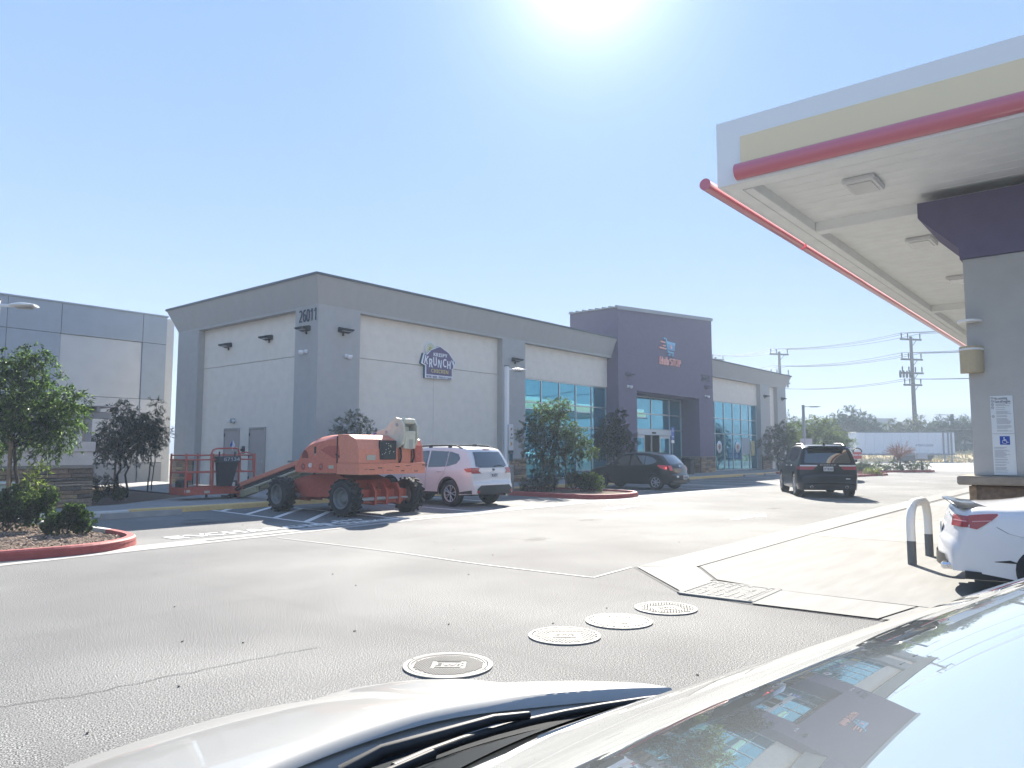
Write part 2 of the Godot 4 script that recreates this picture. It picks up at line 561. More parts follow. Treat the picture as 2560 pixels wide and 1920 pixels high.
	# planted islands with red kerbs
	for isl in [[ISLE_A, "planter_island", 6], [ISLE_B, "planter_island", 6]]:
		var ln := smooth_line(isl[0], 5)
		var inner := []
		for p in ln: inner.append([p[0], p[1]])
		if isl[0] == ISLE_A: inner.append([-3.0, -19.2])
		var bed := MB.new()
		sheet(inner, 0.085, bed)
		structure(isl[1], bed, M.mulch)
		var a: int = 34 if isl[0] == ISLE_A else 0
		var red: Array = ln.slice(0, a + 1) if a > 0 else ln
		structure("island_kerb", kerb(red, -0.17 if isl[0] == ISLE_A else -0.17, 0.0, 0.15), M.kerb_red)
		if a > 0: structure("island_kerb", kerb(ln.slice(a), -0.17, 0.0, 0.15), M.kerb_white)
	# far islands
	for p in [[[[46.0, -13.2], [52.6, -12.2], [53.4, -12.6], [52.8, -13.4], [46.0, -15.0]]], [[[50, -19.3], [62.8, -11.6], [64.0, -11.6], [63.6, -12.8], [54, -20.0]]]]:
		structure("planter_island", sheet(p[0], 0.08), M.mulch)
		var c: Array = p[0].duplicate()
		c.append(p[0][0])
		structure("island_kerb", kerb(c, -0.16, 0.0, 0.14), M.kerb_red)
	# hills far off
	for s in 2:
		var b := MB.new()
		var nz := FastNoiseLite.new()
		nz.seed = 5 + s
		nz.frequency = 0.008
		nz.fractal_octaves = 4
		var rows := []
		for k in 5:
			rows.append([])
		for i in 221:
			var th := TAU * i / 220.0
			var dist := 470.0 + 170.0 * s
			var hh := (18.0 if s == 0 else 31.0) + nz.get_noise_2d(i * 6.0, s * 40.0) * (8.0 if s == 0 else 15.0)
			hh += 13.0 * s * exp(-pow((wrapf(rad_to_deg(th) - 12.0, -180.0, 180.0)) / 6.5, 2.0))
			for k in 5:
				var t := k / 4.0
				var r2 := dist + 110.0 * t
				rows[k].append(Vector3(cos(th) * r2, -2.0 + hh * sin(t * PI * 0.5) + nz.get_noise_2d(i * 30.0, k * 60.0) * 1.6 * t, -sin(th) * r2))
		b.grid(rows, 3, true)
		structure("hills", b, M.hill if M.has("hill") else M.earth)

func text_mesh(s: String, h: float, bold := true, depth := 0.01, serif := false) -> TextMesh:
	var t := TextMesh.new()
	var f := SystemFont.new()
	f.font_names = PackedStringArray(["Droid Serif" if serif else "Droid Sans"])
	f.font_weight = 700 if bold else 400
	t.font = f
	t.text = s
	t.font_size = 48
	t.pixel_size = h / 34.5
	t.depth = depth
	t.curve_step = 1.5
	return t

func build_markings():
	var lx := func(x: float, z: float): return x + 0.09 * (-z - 13.0)
	for x in [9.79, 11.75, 14.4, 17.3, 26.0, 29.0, 31.9, 34.8, 37.7, 40.6, 43.5, 49.5, 52.3, 55.1, 57.9]:
		structure("parking_line", ribbon([[lx.call(x, -12.75), -12.75], [lx.call(x, -18.75), -18.75]], -0.05, 0.05, 0.006), M.paint_white)
	for z in [-18.3, -16.9, -15.5, -14.1]:
		var e := maxf(z - 1.9, -18.75)
		var sp: float = (z - e) / 1.9
		structure("hatch_line", ribbon([[lx.call(9.84, z), z], [lx.call(9.84 + 1.86 * sp, e), e]], -0.075, 0.075, 0.0062), M.paint_white)
	for d in [["EV", 6.45, -12.98, 0.42, 1.25], ["CHARGING", 7.15, -12.98, 0.42, 1.1], ["NO", 10.35, -13.4, 0.3, 1.2], ["PARKING", 10.2, -12.9, 0.3, 1.0]]:
		var t := put(numbered("painted_lettering"), text_mesh(d[0], d[3], true, 0.002), M.paint_white, self)
		t.mesh.horizontal_alignment = HORIZONTAL_ALIGNMENT_LEFT
		t.mesh.vertical_alignment = VERTICAL_ALIGNMENT_BOTTOM
		t.transform = Transform3D(Basis(Vector3(d[4], 0, 0), Vector3(0, 0, -1), Vector3(0, 1, 0)), Vector3(d[1], 0.008, d[2]))
		tag(t, "white lettering %s painted on the asphalt before the stalls" % d[0], "road lettering", "", "structure")
	for d in [[17.45, -7.1, 1.0], [18.0, -11.0, -1.0]]:
		var poly := []
		for p in [[-0.95, -0.09], [0.25, -0.09], [0.25, -0.3], [0.95, 0.0], [0.25, 0.3], [0.25, 0.09], [-0.95, 0.09]]:
			poly.append([d[0] + p[0] * d[2], d[1] + p[1]])
		structure("lane_arrow", sheet(poly, 0.006), M.paint_white)
	structure("seam_line", ribbon(smooth_line([[7.85, -5.2], [7.78, -7.0], [7.86, -9.0], [7.8, -11.9]]), -0.02, 0.022, 0.006), M.paint_worn)
	structure("seam_line", ribbon([[7.85, -5.2], [8.86, -5.26]], -0.02, 0.02, 0.006), M.paint_worn)
	var stain := mat(Color(0.02, 0.02, 0.022, 0.16), 0.8)
	stain.transparency = BaseMaterial3D.TRANSPARENCY_ALPHA
	var sr := RandomNumberGenerator.new()
	sr.seed = 33
	for p in [[8.3, -15.6, 0.5], [13.2, -13.6, 0.4], [16.2, -15.2, 0.55], [28.0, -15.6, 0.5], [8.6, -16.4, 0.25], [10.6, -8.2, 0.3], [14.3, -9.6, 0.35], [20.4, -7.6, 0.3]]:
		for k in 2:
			var blob := []
			for i in 14:
				var a := TAU * i / 14.0
				var rr: float = p[2] * sr.randf_range(0.6, 1.1) * (1.0 - 0.45 * k)
				blob.append([p[0] + cos(a) * rr * 1.4, p[1] + sin(a) * rr * 0.8])
			structure("oil_stain", sheet(smooth_line(blob, 3, true), 0.0035 + 0.001 * k), stain)
	var cr := []
	var x := -0.6
	while x < 3.75:
		cr.append([x, -5.42 + 0.19 * (x - 1.56) + rng.randf_range(-0.03, 0.03) - 0.06 * sin(x * 2.3)])
		x += 0.09
	structure("crack_line", ribbon(cr, -0.003, 0.004, 0.004), M.asphalt_new)

var stone_shapes := []

# split-faced ledge stones laid in rough courses on a wall: o lower corner, u along, n outward
func ledge_stones(parent: Node3D, o: Vector3, u: Vector3, n: Vector3, wid: float, hei: float, h0: float, h1: float, l0: float, l1: float, sd: int, deep := 0.07):
	if stone_shapes.is_empty():
		var r2 := RandomNumberGenerator.new()
		r2.seed = 4
		for k in 8:
			var b := MB.new()
			var p := []
			for i in 8:
				p.append(Vector3(0.5 if i & 1 else -0.5, 0.5 if i & 2 else -0.5, 0.5 if i & 4 else -0.5) + Vector3(r2.randf_range(-0.015, 0.01), r2.randf_range(-0.06, 0.03), 0) * (1.0 if i & 4 else 0.4))
			var f := []
			for i in [4, 5, 7, 6]:
				f.append(p[i] * Vector3(0.94, 0.8, 1) + Vector3(0, 0, r2.randf_range(-0.12, 0.12)))
			var m: Vector3 = (f[0] + f[2]) * 0.5 + Vector3(r2.randf_range(-0.2, 0.2), r2.randf_range(-0.15, 0.15), r2.randf_range(0.05, 0.2))
			for i in 4:
				b.tri(f[i], f[(i + 1) % 4], m)
			var e := [4, 5, 7, 6]
			var q := [0, 1, 3, 2]
			for i in 4:
				var a: int = (i + 1) % 4
				b.quad(p[e[i]] - Vector3(0, 0, 0.15), p[e[a]] - Vector3(0, 0, 0.15), f[a], f[i])
				b.quad(p[q[i]], p[q[a]], p[e[a]] - Vector3(0, 0, 0.15), p[e[i]] - Vector3(0, 0, 0.15))
			stone_shapes.append(b.mesh())
	var r := RandomNumberGenerator.new()
	r.seed = sd
	var y := 0.0
	while y < hei - 0.03:
		var h := r.randf_range(h0, h1)
		if y + h > hei - h0: h = hei - y
		var x := 0.0
		while x < wid - 0.02:
			var l := r.randf_range(l0, l1)
			if x + l > wid - l0: l = wid - x
			var parts := [[0.0, h]]
			if r.randf() < 0.3 and h > h0 * 1.5:
				var cut := h * r.randf_range(0.4, 0.6)
				parts = [[0.0, cut], [cut, h - cut]]
			for pt in parts:
				var d := deep * r.randf_range(0.75, 1.25)
				var g := 0.012
				var c: Vector3 = o + u * (x + l * 0.5) + Vector3.UP * (y + pt[0] + pt[1] * 0.5) + n * (d * 0.5 - 0.01)
				var bs := Basis(u * (l - g), Vector3.UP * (pt[1] - g), n * d)
				put("stone", stone_shapes[r.randi() % 8], M.stones[r.randi() % M.stones.size()], parent, Transform3D(bs, c - parent.global_position))
			x += l
		y += h

# a glazed screen: mullions at us, rails at ys, on a plane through o along u facing n; one pane in each bay
func glazing(parent: Node3D, o: Vector3, u: Vector3, n: Vector3, us: Array, ys: Array, wd: float, skip := {}, nm := "window", dep := 0.11):
	var b := MB.new(parent.global_position)
	var bs := Basis(u, Vector3.UP, n)
	var y0: float = ys[0]
	var y1: float = ys[-1]
	for x in us:
		b.box(o + u * x + Vector3.UP * ((y0 + y1) * 0.5), Vector3(wd, y1 - y0 + wd, dep), 0.006, bs)
	for y in ys:
		for i in us.size() - 1:
			var a: float = us[i] + wd * 0.5
			var c: float = us[i + 1] - wd * 0.5
			b.box(o + u * ((a + c) * 0.5) + Vector3.UP * y, Vector3(c - a, wd, dep - 0.012), 0.006, bs)
	var w := put(nm, b, M.alu, parent)
	for i in us.size() - 1:
		for k in ys.size() - 1:
			if skip.has([i, k]): continue
			var sz := Vector3(us[i + 1] - us[i] - wd - 0.006, ys[k + 1] - ys[k] - wd - 0.006, 0.012)
			var p := MB.new()
			p.box(Vector3.ZERO, sz)
			var tilt := Basis.from_euler(Vector3(rng.randf_range(-0.004, 0.004), rng.randf_range(-0.004, 0.004), 0))
			put("pane", p, M.glass, w, Transform3D(bs * tilt, o + u * ((us[i] + us[i + 1]) * 0.5) + Vector3.UP * ((ys[k] + ys[k + 1]) * 0.5) - parent.global_position))
	return w

func build_store():
	var B := Vector3(39.5, 0.0, -27.4)
	var s := thing("store_building", "grey and cream stucco shop with a plum entrance tower and tall teal windows", "building", B)
	var F := -22.29
	var C := -22.59
	# recessed cream wall fields with their joints
	for k in [[17.93, 0.13, C - 0.25, 22.1, 5.09, C], [22.108, 0.13, C - 0.25, 26.25, 5.09, C], [17.93, 5.108, C - 0.25, 26.25, 6.95, C], [27.95, 5.12, C - 0.25, 35.8, 6.95, C], [47.8, 5.12, C - 0.25, 57.5, 6.95, C], [47.8, 0.13, C - 0.25, 48.28, 5.119, C], [59.47, 0.13, C - 0.25, 61.14, 6.95, C], [16.33, 0.13, -31.0, 16.55, 5.09, -23.7], [16.33, 5.108, -31.0, 16.55, 6.95, -23.7]]:
		var c := MB.new(B)
		c.bx(k[0], k[1], k[2], k[3], k[4], k[5], 0.004)
		put("cream_wall", c, M.stucco_cream, s)
	var bk := MB.new(B)
	bk.bx(17.0, 0.13, C - 0.5, 26.6, 6.95, C - 0.251)
	bk.bx(16.551, 0.13, -31.2, 16.7, 6.95, -23.2)
	bk.bx(16.1, 0.13, -32.64, 63.0, 6.9, -32.4)
	bk.bx(62.6, 0.13, -32.4, 63.0, 6.9, -22.9)
	put("inner_wall", bk, M.stucco_grey, s)
	# grey piers
	for k in [[16.03, 0.13, F - 0.5, 17.93, 6.76, F], [26.25, 0.13, F - 0.5, 27.95, 6.76, F], [57.5, 0.13, F - 0.5, 59.47, 6.76, F], [61.14, 0.13, F - 0.5, 63.1, 6.76, F], [16.03, 0.13, -23.7, 16.53, 6.76, F - 0.501], [16.03, 0.13, -32.65, 16.53, 6.76, -30.85]]:
		var g := MB.new(B)
		g.bx(k[0], k[1], k[2], k[3], k[4], k[5], 0.006)
		put("grey_pier", g, M.stucco_grey, s)
	# parapet: a band that leans outward above the piers
	var p := MB.new(B)
	var ring := func(o: float, y: float): return [Vector3(16.03 - o, y, F + o), Vector3(63.1 + o, y, F + o), Vector3(63.1 + o, y, -32.65 - o), Vector3(16.03 - o, y, -32.65 - o)]
	var rings := [ring.call(-0.5, 6.762), ring.call(0.0, 6.762), ring.call(0.0, 6.85), ring.call(0.39, 7.8), ring.call(-0.1, 7.8), ring.call(-0.1, 7.2)]
	for k in rings.size() - 1:
		for i in 4:
			p.quad(rings[k][i], rings[k][(i + 1) % 4], rings[k + 1][(i + 1) % 4], rings[k + 1][i])
	put("parapet", p, M.stucco_grey, s)
	var cp := MB.new(B)
	var cr := [ring.call(0.37, 7.803), ring.call(0.43, 7.79), ring.call(0.43, 7.885), ring.call(-0.14, 7.9), ring.call(-0.14, 7.79)]
	for k in cr.size() - 1:
		for i in 4:
			cp.quad(cr[k][i], cr[k][(i + 1) % 4], cr[k + 1][(i + 1) % 4], cr[k + 1][i])
	put("coping", cp, M.coping, s)
	var rf := MB.new(B)
	rf.bx(16.15, 7.0, -32.5, 62.95, 7.2, -22.45)
	put("roof", rf, M.roofing, s)
	# entrance tower
	var t := MB.new(B)
	var X0 := 35.7
	var X1 := 47.9
	var Z0 := -21.85
	var Z1 := -25.1
	var yt := func(x: float): return 9.58 + (x - X0) / (X1 - X0) * 0.95
	t.bx(X0, 0.13, -23.3, 37.7, 5.0, Z0); t.bx(45.75, 0.13, -23.3, X1, 5.0, Z0)
	var hp := [Vector2(X0, 5.0), Vector2(X1, 5.0), Vector2(X1, yt.call(X1)), Vector2(X0, yt.call(X0))]
	t.prism(PackedVector2Array(hp), Vector3(0, 0, Z0 - 0.3), Vector3(1, 0, 0), Vector3(0, 1, 0), 0.3)
	t.prism(PackedVector2Array([Vector2(X0, 5.0), Vector2(X0 + 0.3, 5.0), Vector2(X0 + 0.3, yt.call(X0 + 0.3)), Vector2(X0, yt.call(X0))]), Vector3(0, 0, Z1), Vector3(1, 0, 0), Vector3(0, 1, 0), Z0 - 0.301 - Z1)
	t.prism(PackedVector2Array([Vector2(X1 - 0.3, 5.0), Vector2(X1, 5.0), Vector2(X1, yt.call(X1)), Vector2(X1 - 0.3, yt.call(X1 - 0.3))]), Vector3(0, 0, Z1), Vector3(1, 0, 0), Vector3(0, 1, 0), Z0 - 0.301 - Z1)
	t.bx(X0 + 0.3, 7.0, Z1, X1 - 0.3, 9.4, Z1 + 0.3)
	t.bx(37.7, 4.93, -23.2, 45.75, 5.2, Z0 - 0.302)
	put("entrance_tower", t, M.stucco_plum, s)
	var tr := MB.new(B)
	var slope := Vector3(X1 - X0, 0.95, 0).normalized()
	var up := Vector3(-slope.y, slope.x, 0)
	var mid := Vector3((X0 + X1) * 0.5, 9.58 + 0.475 + 0.04, (Z0 + Z1) * 0.5)
	var bs := Basis(slope, up, Vector3(0, 0, 1))
	tr.box(mid, Vector3(X1 - X0 + 0.2, 0.06, Z0 - Z1 + 0.1), 0.0, bs)
	tr.box(mid + Vector3(0, -0.03, (Z0 - Z1) * 0.5 + 0.055), Vector3(X1 - X0 + 0.24, 0.2, 0.03), 0.0, bs)
	put("tower_roof", tr, M.steel_grey, s)
	for i in 8:
		var rb := MB.new(B)
		rb.box(mid + up * 0.062 + Vector3(0, 0, (Z0 - Z1) * (i / 7.0 - 0.5) * 0.97), Vector3(X1 - X0 + 0.26, 0.09, 0.05), 0.0, bs)
		put("roof_rib", rb, M.steel_grey, s)
	# stone wainscot with its cap
	var w := MB.new(B)
	var walls := [[Vector3(16.03, 0.13, F), Vector3(1, 0, 0), Vector3(0, 0, 1), 1.9], [Vector3(26.25, 0.13, F), Vector3(1, 0, 0), Vector3(0, 0, 1), 1.7], [Vector3(57.5, 0.13, F), Vector3(1, 0, 0), Vector3(0, 0, 1), 1.97], [Vector3(61.14, 0.13, F), Vector3(1, 0, 0), Vector3(0, 0, 1), 1.96],
		[Vector3(35.7, 0.13, Z0), Vector3(1, 0, 0), Vector3(0, 0, 1), 2.0], [Vector3(45.75, 0.13, Z0), Vector3(1, 0, 0), Vector3(0, 0, 1), 2.15], [Vector3(45.75, 0.13, Z0), Vector3(0, 0, -1), Vector3(-1, 0, 0), 1.3], [Vector3(35.7, 0.13, -22.58), Vector3(0, 0, 1), Vector3(-1, 0, 0), 0.72],
		[Vector3(16.03, 0.13, -23.7), Vector3(0, 0, 1), Vector3(-1, 0, 0), 1.41], [Vector3(16.03, 0.13, -32.65), Vector3(0, 0, 1), Vector3(-1, 0, 0), 1.8]]
	var sd := 100
	for k in walls:
		var mc: Vector3 = k[0] + k[1] * (k[3] * 0.5) + Vector3.UP * 0.5 + k[2] * 0.015
		w.box(mc, Vector3(k[3], 1.0, 0.03), 0.0, Basis(k[1], Vector3.UP, k[1].cross(Vector3.UP)))
		sd += 1
		ledge_stones(s, k[0] + k[2] * 0.02, k[1], k[2], k[3], 1.0, 0.09, 0.17, 0.3, 0.8, sd, 0.075)
	put("mortar_bed", w, M.mortar, s)
	var cw := MB.new(B)
	for k in walls:
		cw.box(k[0] + k[1] * (k[3] * 0.5) + Vector3.UP * 1.045 + k[2] * 0.06, Vector3(k[3] + 0.16, 0.075, 0.14), 0.01, Basis(k[1], Vector3.UP, k[1].cross(Vector3.UP)))
	put("stone_cap", cw, M.cap, s)
	# glazing
	glazing(s, Vector3(0, 0, C - 0.1), Vector3(1, 0, 0), Vector3(0, 0, 1), [28.0, 29.69, 31.22, 32.7, 34.22, 35.66], [0.2, 2.81, 3.95, 5.09], 0.06)
	glazing(s, Vector3(0, 0, C - 0.1), Vector3(1, 0, 0), Vector3(0, 0, 1), [48.32, 49.86, 51.4, 52.95, 54.5, 56.0, 57.46], [0.2, 2.79, 3.9, 5.09], 0.06)
	glazing(s, Vector3(0, 0, -23.2), Vector3(1, 0, 0), Vector3(0, 0, 1), [37.74, 39.0, 41.7, 44.1, 45.71], [0.16, 2.9, 3.86, 4.9], 0.07, {[1, 0]: 1, [2, 0]: 1})
	var sill := MB.new(B)
	for x in [[27.95, 35.7], [48.28, 57.5]]:
		sill.bx(x[0], 0.1, C - 0.3, x[1], 0.168, C + 0.02)
	put("sill", sill, M.concrete2, s)
	# sliding entrance doors under a white header
	var dh := MB.new(B)
	dh.bx(39.04, 2.55, -23.25, 44.06, 2.86, -23.02, 0.01)
	var hd := put("door_header", dh, M.alu_white, s)
	var sn := MB.new(B)
	sn.bx(41.5, 2.64, -23.02, 41.95, 2.74, -22.98, 0.01)
	put("door_sensor", sn, M.black, hd)
	for x in [[39.1, 40.75], [42.65, 44.0]]:
		var d := MB.new(B)
		for e in [[x[0], x[0] + 0.09], [x[1] - 0.09, x[1]]]: d.bx(e[0], 0.16, -23.16, e[1], 2.54, -23.1, 0.008)
		d.bx(x[0] + 0.09, 2.36, -23.155, x[1] - 0.09, 2.54, -23.105); d.bx(x[0] + 0.09, 0.16, -23.155, x[1] - 0.09, 0.34, -23.105)
		var leaf := put("sliding_door", d, M.alu_white, s)
		var pn := MB.new(B)
		pn.bx(x[0] + 0.092, 0.342, -23.135, x[1] - 0.092, 2.358, -23.125)
		put("pane", pn, M.glass, leaf)
	# service doors in the side wall
	for z in [[-28.95, -27.8], [-27.05, -25.9]]:
		var fr := MB.new(B)
		fr.bx(16.27, 0.13, z[0], 16.34, 2.42, z[0] + 0.06, 0.008); fr.bx(16.27, 0.13, z[1] - 0.06, 16.34, 2.42, z[1], 0.008); fr.bx(16.27, 2.42, z[0], 16.34, 2.49, z[1], 0.008)
		var fm := mat(lin(0.38, 0.34, 0.31), 0.6)
		var dr := MB.new(B)
		dr.bx(16.305, 0.15, z[0] + 0.062, 16.345, 2.418, z[1] - 0.062, 0.006)
		var door := put("door", dr, fm, s)
		put("frame", fr, mat(lin(0.36, 0.33, 0.3), 0.55), door)
		var hn := MB.new(B)
		hn.bx(16.27, 1.05, z[1] - 0.2, 16.304, 1.3, z[1] - 0.12, 0.008)
		hn.bar(Vector3(16.26, 1.18, z[1] - 0.16), Vector3(16.26, 1.17, z[1] - 0.3), 0.012)
		hn.bar(Vector3(16.3, 1.18, z[1] - 0.16), Vector3(16.26, 1.18, z[1] - 0.16), 0.012)
		put("handle", hn, M.chrome, door)
		for y in [0.45, 1.25, 2.15]:
			var h2 := MB.new(B)
			h2.bx(16.262, y, z[0] + 0.045, 16.29, y + 0.12, z[0] + 0.075)
			put("hinge", h2, M.dark_metal, door)
	# interior seen through the glass
	var fl := MB.new(B)
	fl.bx(26.7, 0.02, -32.3, 62.5, 0.15, C - 0.26)
	put("shop_floor", fl, mat(lin(0.3, 0.29, 0.27), 0.35), s)
	var ce := MB.new(B)
	ce.bx(26.7, 5.3, -32.3, 62.5, 5.4, -25.2); ce.bx(26.7, 5.3, -25.2, 35.9, 5.4, C - 0.27); ce.bx(47.95, 5.3, -25.2, 62.5, 5.4, C - 0.27)
	ce.bx(35.9, 5.3, -25.2, 47.95, 5.4, -23.4)
	put("shop_ceiling", ce, mat(lin(0.16, 0.165, 0.17), 0.9), s)
	var pw := MB.new(B)
	pw.bx(26.6, 0.13, -32.3, 26.7, 5.4, C - 0.26)
	pw.bx(26.7, 0.15, -32.3, 62.5, 5.3, -32.1)
	put("partition_wall", pw, mat(lin(0.2, 0.2, 0.19), 0.9), s)
	var lamp := mat(lin(0.9, 0.95, 0.9), 0.5)
	lamp.emission_enabled = true
	lamp.emission = Color(0.93, 1.0, 0.96)
	lamp.emission_energy_multiplier = 0.55
	for x in [29.5, 33.5, 37.5, 41.5, 45.5, 50.5, 54.5, 58.5]:
		for z in [-24.6, -27.2, -29.8]:
			var lm := MB.new(B)
			lm.bx(x - 0.9, 5.2, z - 0.06, x + 0.9, 5.28, z + 0.06)
			put("ceiling_lamp", lm, lamp, s)
	for x in [33.0, 43.5, 54.0]:
		var al := AreaLight3D.new()
		al.name = "shop_light"
		al.area_size = Vector2(6.0, 3.0)
		al.light_energy = 0.8
		al.light_color = Color(0.93, 1.0, 0.96)
		if "area_range" in al: al.set("area_range", 40.0)
		al.shadow_enabled = true
		s.add_child(al, true)
		al.position = Vector3(x, 5.1, -27.2) - B
		al.rotation_degrees = Vector3(-90, 0, 0)
	var pr := [lin(0.28, 0.06, 0.05), lin(0.06, 0.12, 0.25), lin(0.3, 0.24, 0.06), lin(0.1, 0.2, 0.1), lin(0.3, 0.3, 0.28)]
	for i in 7:
		var x := 29.0 + i * 4.6
		var gd := MB.new(B)
		gd.bx(x, 0.15, -30.2, x + 0.9, 1.55, -25.2)
		var shelf := put("shop_shelf", gd, mat(lin(0.2, 0.2, 0.2), 0.7), s)
		for k in 4:
			var go := MB.new(B)
			go.bx(x - 0.06, 0.3 + 0.3 * k, -30.1, x + 0.96, 0.5 + 0.3 * k, -25.3)
			put("goods", go, mat(pr[(i + k) % 5], 0.6), shelf)
	build_store_fittings()

func wall_light(at: Vector3, n: Vector3, label: String, m: Material):
	var o := thing("wall_light", label, "wall light", at, 0.0, "dark wall lights on the shop")
	var r := n.cross(Vector3.UP)
	var bs := Basis(r, Vector3.UP, -n)
	o.basis = bs
	var b := MB.new()
	b.prism(PackedVector2Array([Vector2(0, 0.07), Vector2(0.06, 0.1), Vector2(0.36, 0.03), Vector2(0.36, -0.02), Vector2(0.04, -0.09), Vector2(0, -0.09)]), Vector3(-0.24, 0, 0), Vector3(0, 0, -1), Vector3(0, 1, 0), 0.48)
	put("housing", b, m, o)
	var l := MB.new()
	l.bx(-0.19, -0.062, -0.32, 0.19, -0.05, -0.12)
	put("lens", l, M.steel_grey, o)
	var k := MB.new()
	k.bx(-0.03, -0.2, -0.04, 0.03, -0.09, 0.0)
	put("bracket", k, m, o)

func wall_camera(at: Vector3, n: Vector3, label: String):
	var o := thing("security_camera", label, "camera", at, 0.0, "white security cameras on the shop")
	o.basis = Basis(n.cross(Vector3.UP), Vector3.UP, -n)
	var b := MB.new()
	b.bx(-0.09, -0.06, -0.05, 0.09, 0.08, 0.0, 0.01)
	b.bar(Vector3(0, 0.02, -0.03), Vector3(0, 0.02, -0.2), 0.03)
	put("bracket", b, M.white_plastic, o)
	var d := MB.new()
	d.lathe([[0.001, 0.07], [0.09, 0.06], [0.1, 0.0], [0.07, -0.08], [0.001, -0.1]], Vector3(0, -0.03, -0.22), Vector3.UP, 16)
	put("dome", d, M.white_plastic, o)

func lettering(n: String, s: String, h: float, wid: float, at: Vector3, u: Vector3, m: Material, label: String, category: String, bold := true, depth := 0.03, parent: Node3D = null, up := Vector3.UP) -> MeshInstance3D:
	var tm := text_mesh(s, h, bold, depth)
	var w := tm.get_aabb().size.x
	var o := put(n if parent else numbered(n), tm, m, parent if parent else self)
	var k := wid / maxf(w, 0.001)
	o.transform = Transform3D(Basis(u * k, up, u.cross(up).normalized()), at - (parent.global_position if parent else Vector3.ZERO))
	if label: tag(o, label, category)
	return o

